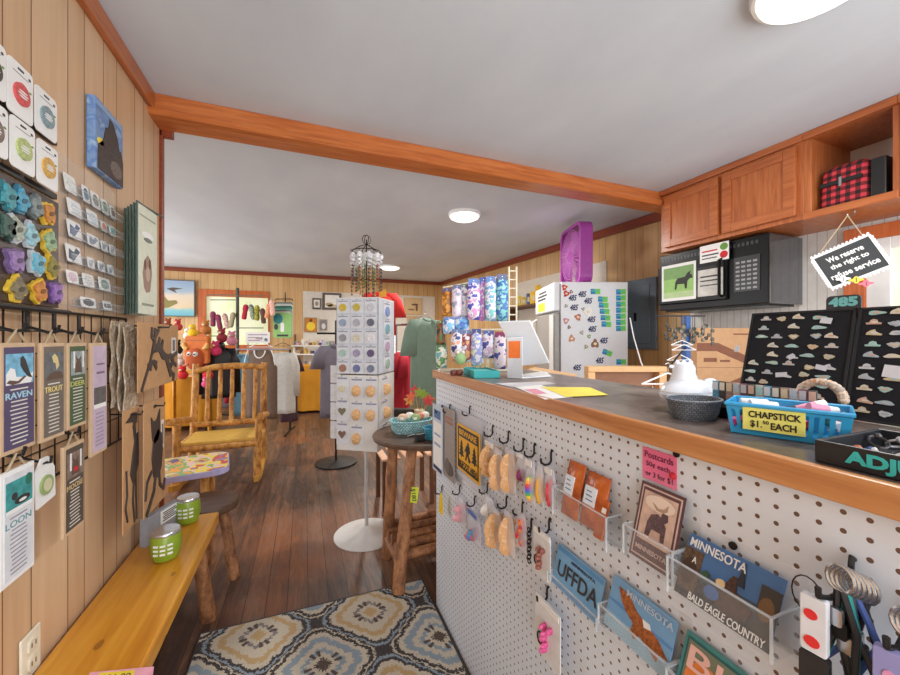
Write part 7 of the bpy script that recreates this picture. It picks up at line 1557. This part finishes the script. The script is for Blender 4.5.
balm = [('magenta', (200, 50, 110)), ('white', (230, 230, 230)), ('purple', (130, 80, 160)), ('red', (200, 60, 60)), ('navy', (50, 60, 110)), ('pink', (230, 150, 180)), ('grey', (130, 130, 136)), ('teal', (60, 150, 160))]
for k in range(18):
    cn, col = balm[(k*3) % 8]; x = .07+.86*((k*7) % 18)/18; y = .25+.55*((k*5) % 6)/6; a = k*.8; c_ = tubpt(x, y, .012+.009*(k % 4))
    d = V((math.cos(a), math.sin(a), .25*math.sin(k*2)+.1))*.02; o = MB().tube([c_-d*.9+UP*.006, c_+d*.3+UP*.006], .0065, 10).build('lip_balm', M(*col, .35), smooth=True); tag(o, cn+' lip balm tube lying in the blue tub', 'lip balm', '%s lip balm tubes in the blue tub' % cn); MB().tube([c_+d*.3+UP*.006, c_+d*.9+UP*.006], .0062, 10).build('cap', m_white if k % 2 else m_black, o, smooth=True)
# black tray with teal letters, full of rings
o, o_, r_, f_ = tray(.583, .262, ZC+.0005, .30, .15, .027, -PI/2, M(36, 38, 42, .4), 'black box tray with teal capital letters at the right edge', th=.004, nm='ring_tray')
fa = Fr(o_, r_); yA = .262-aX(845, 460, .583).y
mb = MB(); mb.text(fa, 'ADJUSTABLE', yA, .0125, .136, .019, d=.0006, align='L', bold=.045); mb.build('lettering', M(60, 190, 190, .4), o)
for k in range(46):
    x, y = .01+.27*((k*13) % 46)/46, .012+.12*((k*7) % 11)/11; c_ = fa.p(x, .008+.008*(k % 2), -y); a, b = k*1.1, k*.7
    e1 = V((math.cos(a), math.sin(a), .3*math.cos(b))).normalized(); e2 = V((-math.sin(a)*.7, math.cos(a)*.7, .6)).normalized()
    cn, col = [('silver', (190, 190, 196)), ('rust', (190, 110, 80)), ('blue', (90, 120, 190)), ('white', (226, 226, 226)), ('dark', (70, 66, 70))][k % 5]
    o2 = MB().tube([c_+e1*.009*math.cos(t_)+e2*.009*math.sin(t_) for t_ in [2*PI*i/12 for i in range(12)]], .0016, 5, closed=True).build('finger_ring', M(*col, .3, .3)); tag(o2, cn+' ring lying in the black letter tray', 'ring', '%s rings in the black letter tray' % cn); MB().ball(c_+e2*.01, .0045, seg=8, rings=6).build('ring_stone', M(*col, .2), o2)
# hanging scalloped sign
cS = aT(850, 262, 1.72); rS = V((.56, -.83, 0)).normalized(); fS = Fr(cS, rS).sub(0, 0, 0, math.radians(25)); sw, shh = .205, .16
hs = thing('hanging_sign', cS, 'tilted black sign with white lettering and scalloped border under the open cubby', 'sign')
MB().fbox(fS, -sw/2, sw/2, -shh/2, shh/2, -.008, 0).build('sign_board', M(34, 36, 38, .5), hs)
mb = MB()
for a_, b_, c_, d_ in ((-sw/2, sw/2, -shh/2-.006, -shh/2+.004), (-sw/2, sw/2, shh/2-.004, shh/2+.006), (-sw/2-.006, -sw/2+.004, -shh/2, shh/2), (sw/2-.004, sw/2+.006, -shh/2, shh/2)): mb.fbox(fS, a_, b_, c_, d_, -.006, .003)
for k in range(15):
    for y in (-shh/2-.006, shh/2+.006): mb.ball(fS.p(-sw/2+sw*k/14, y, -.002), .0085, .005, .0085, 8, 6)
for k in range(1, 11):
    for x in (-sw/2-.006, sw/2+.006): mb.ball(fS.p(x, -shh/2+shh*k/11, -.002), .0085, .005, .0085, 8, 6)
mb.build('scalloped_border', m_paper, hs, smooth=True)
mb = MB(); mb.text(fS, 'We reserve', 0, .043, .13, .026, d=.0005, bold=.025); mb.text(fS, 'the right to', 0, .004, .135, .028, d=.0005, bold=.025); mb.text(fS, 'refuse service', 0, -.036, .17, .026, d=.0005, bold=.025); mb.build('lettering', m_paper, hs)
hkp = V((cS.x+.03, cS.y+.02, 1.853))
for sx_ in (-1, 1): MB().tube([fS.p(sx_*sw*.42, shh/2, -.003), hkp+V((0, 0, -.03))], .0025, 6).build('cord', M(180, 160, 130, .8), hs)
hkp = V((XC+.03, cS.y+(XC+.03-cS.x)*.2, 1.858)); tag(MB().tube([hkp, hkp-UP*.02, V((cS.x+.03, cS.y+.02, 1.815)), V((cS.x+.03, cS.y+.02, 1.83))], .004, 6).build('ceiling_hook', m_steel, smooth=True), 'steel hook under the cubby holding the tilted black sign', 'hook')
for x, y, col, nm in ((-.02, -.085, (230, 200, 60), 'yellow'), (-.055, -.06, (240, 240, 240), 'white'), (.0, -.115, (236, 110, 130), 'pink')):
    f = fS.sub(x, y, .008, -.4); o = MB().oval(f, 0, 0, .02, .013, 0, .003, n=22, f=lambda q: 1+.3*math.cos(4*q)).build('butterfly_charm', M(*col, .5)); tag(o, nm+' butterfly charm on the lower edge of the tilted black sign', 'charm'); MB().tube([f.p(0, .01, .002), f.p(0, -.01, .002)], .002, 6).build('charm_body', m_black, o)
# number sign above the pin boards
fn_ = Fr((.985, aX(826, 303, .985).y, aX(826, 309.5, .985).z), (0, -1, 0)); wn = aX(826, 303, .985).y-aX(861, 303, .985).y; hn = .026
o = MB().rrect(fn_, 0, wn, -.02, hn, .008, -.004, 0).build('number_sign', M(58, 60, 64, .5)); tag(o, 'small dark sign with teal numbers behind the top of the left pin board', 'sign')
mb = MB(); mb.text(fn_, '485', wn/2, hn*.52, wn*.84, hn*.72, d=.0004, mi=0, bold=.06); mb.build('lettering', M(120, 196, 196, .4), o)
MB().bx(.983, .989, fn_.o.y-wn*.6, fn_.o.y-wn*.4, ZC+.001, fn_.o.z-.018).build('prop', m_black, o)
# white display board and shelf with yellow goods on the right wall, left of the refrigerator
fr, w_, h_ = card(512, 283, 300, 612, (XR-.012, 0, 0), RIGHTW); zA = aX(598, 263, XR).z; zB = aX(598, 320, XR).z
yA_, yB__ = aX(515, 300, XR-.012).y, aX(606, 300, XR-.012).y
o = MB().bx(XR-.012, XR-.002, yB__, yA_, 1.2, zA).build('display_board', M(214, 204, 190, .7)); tag(o, 'cream board on the right wall behind the refrigerator and fan', 'board')
zs = aX(530, 305.5, XR-.15).z
ws_ = thing('wall_shelf', (XR-.1, 4.0, zs-.02), 'dark brown wall shelf left of the refrigerator', 'shelf')
MB().bx(XR-.28, XR-.014, 3.1, 4.6, zs-.02, zs).build('shelf_board', m_brown, ws_); MB().bx(XR-.2, XR-.012, 3.12, 3.15, zs-.2, zs-.02).build('bracket', m_brown, ws_); MB().bx(XR-.2, XR-.012, 4.5, 4.53, zs-.2, zs-.02).build('bracket', m_brown, ws_)
MB().bx(XR-.28, XR-.014, 3.1, 4.6, zs-.42, zs-.4).build('shelf_board', m_paper, ws_)
for k, (px, w_, h_, col, nm) in enumerate(((516, 5, 11, (236, 206, 70), 'pale yellow'), (522, 4, 9, (226, 190, 60), 'mustard'), (527, 3, 12, (90, 110, 150), 'blue grey'), (531, 8, 13, (240, 200, 50), 'bright yellow'), (536, 5, 19, (236, 190, 40), 'tall yellow'))):
    c_ = aX(px+w_/2, 300, XR-.17); f = Fr((c_.x, c_.y, zs+.001), RT); kk = (c_.dot(FW))/372
    o = MB().fbox(f, -w_*kk*.5, w_*kk*.5, 0, h_*kk, -.05, 0).build('boxed_goods', M(*col, .5), bevel=.003); tag(o, nm+' box on the brown wall shelf left of the refrigerator', 'box'); MB().fbox(f, -w_*kk*.35, w_*kk*.35, h_*kk*.3, h_*kk*.7, 0, .002).build('label', m_cream, o)
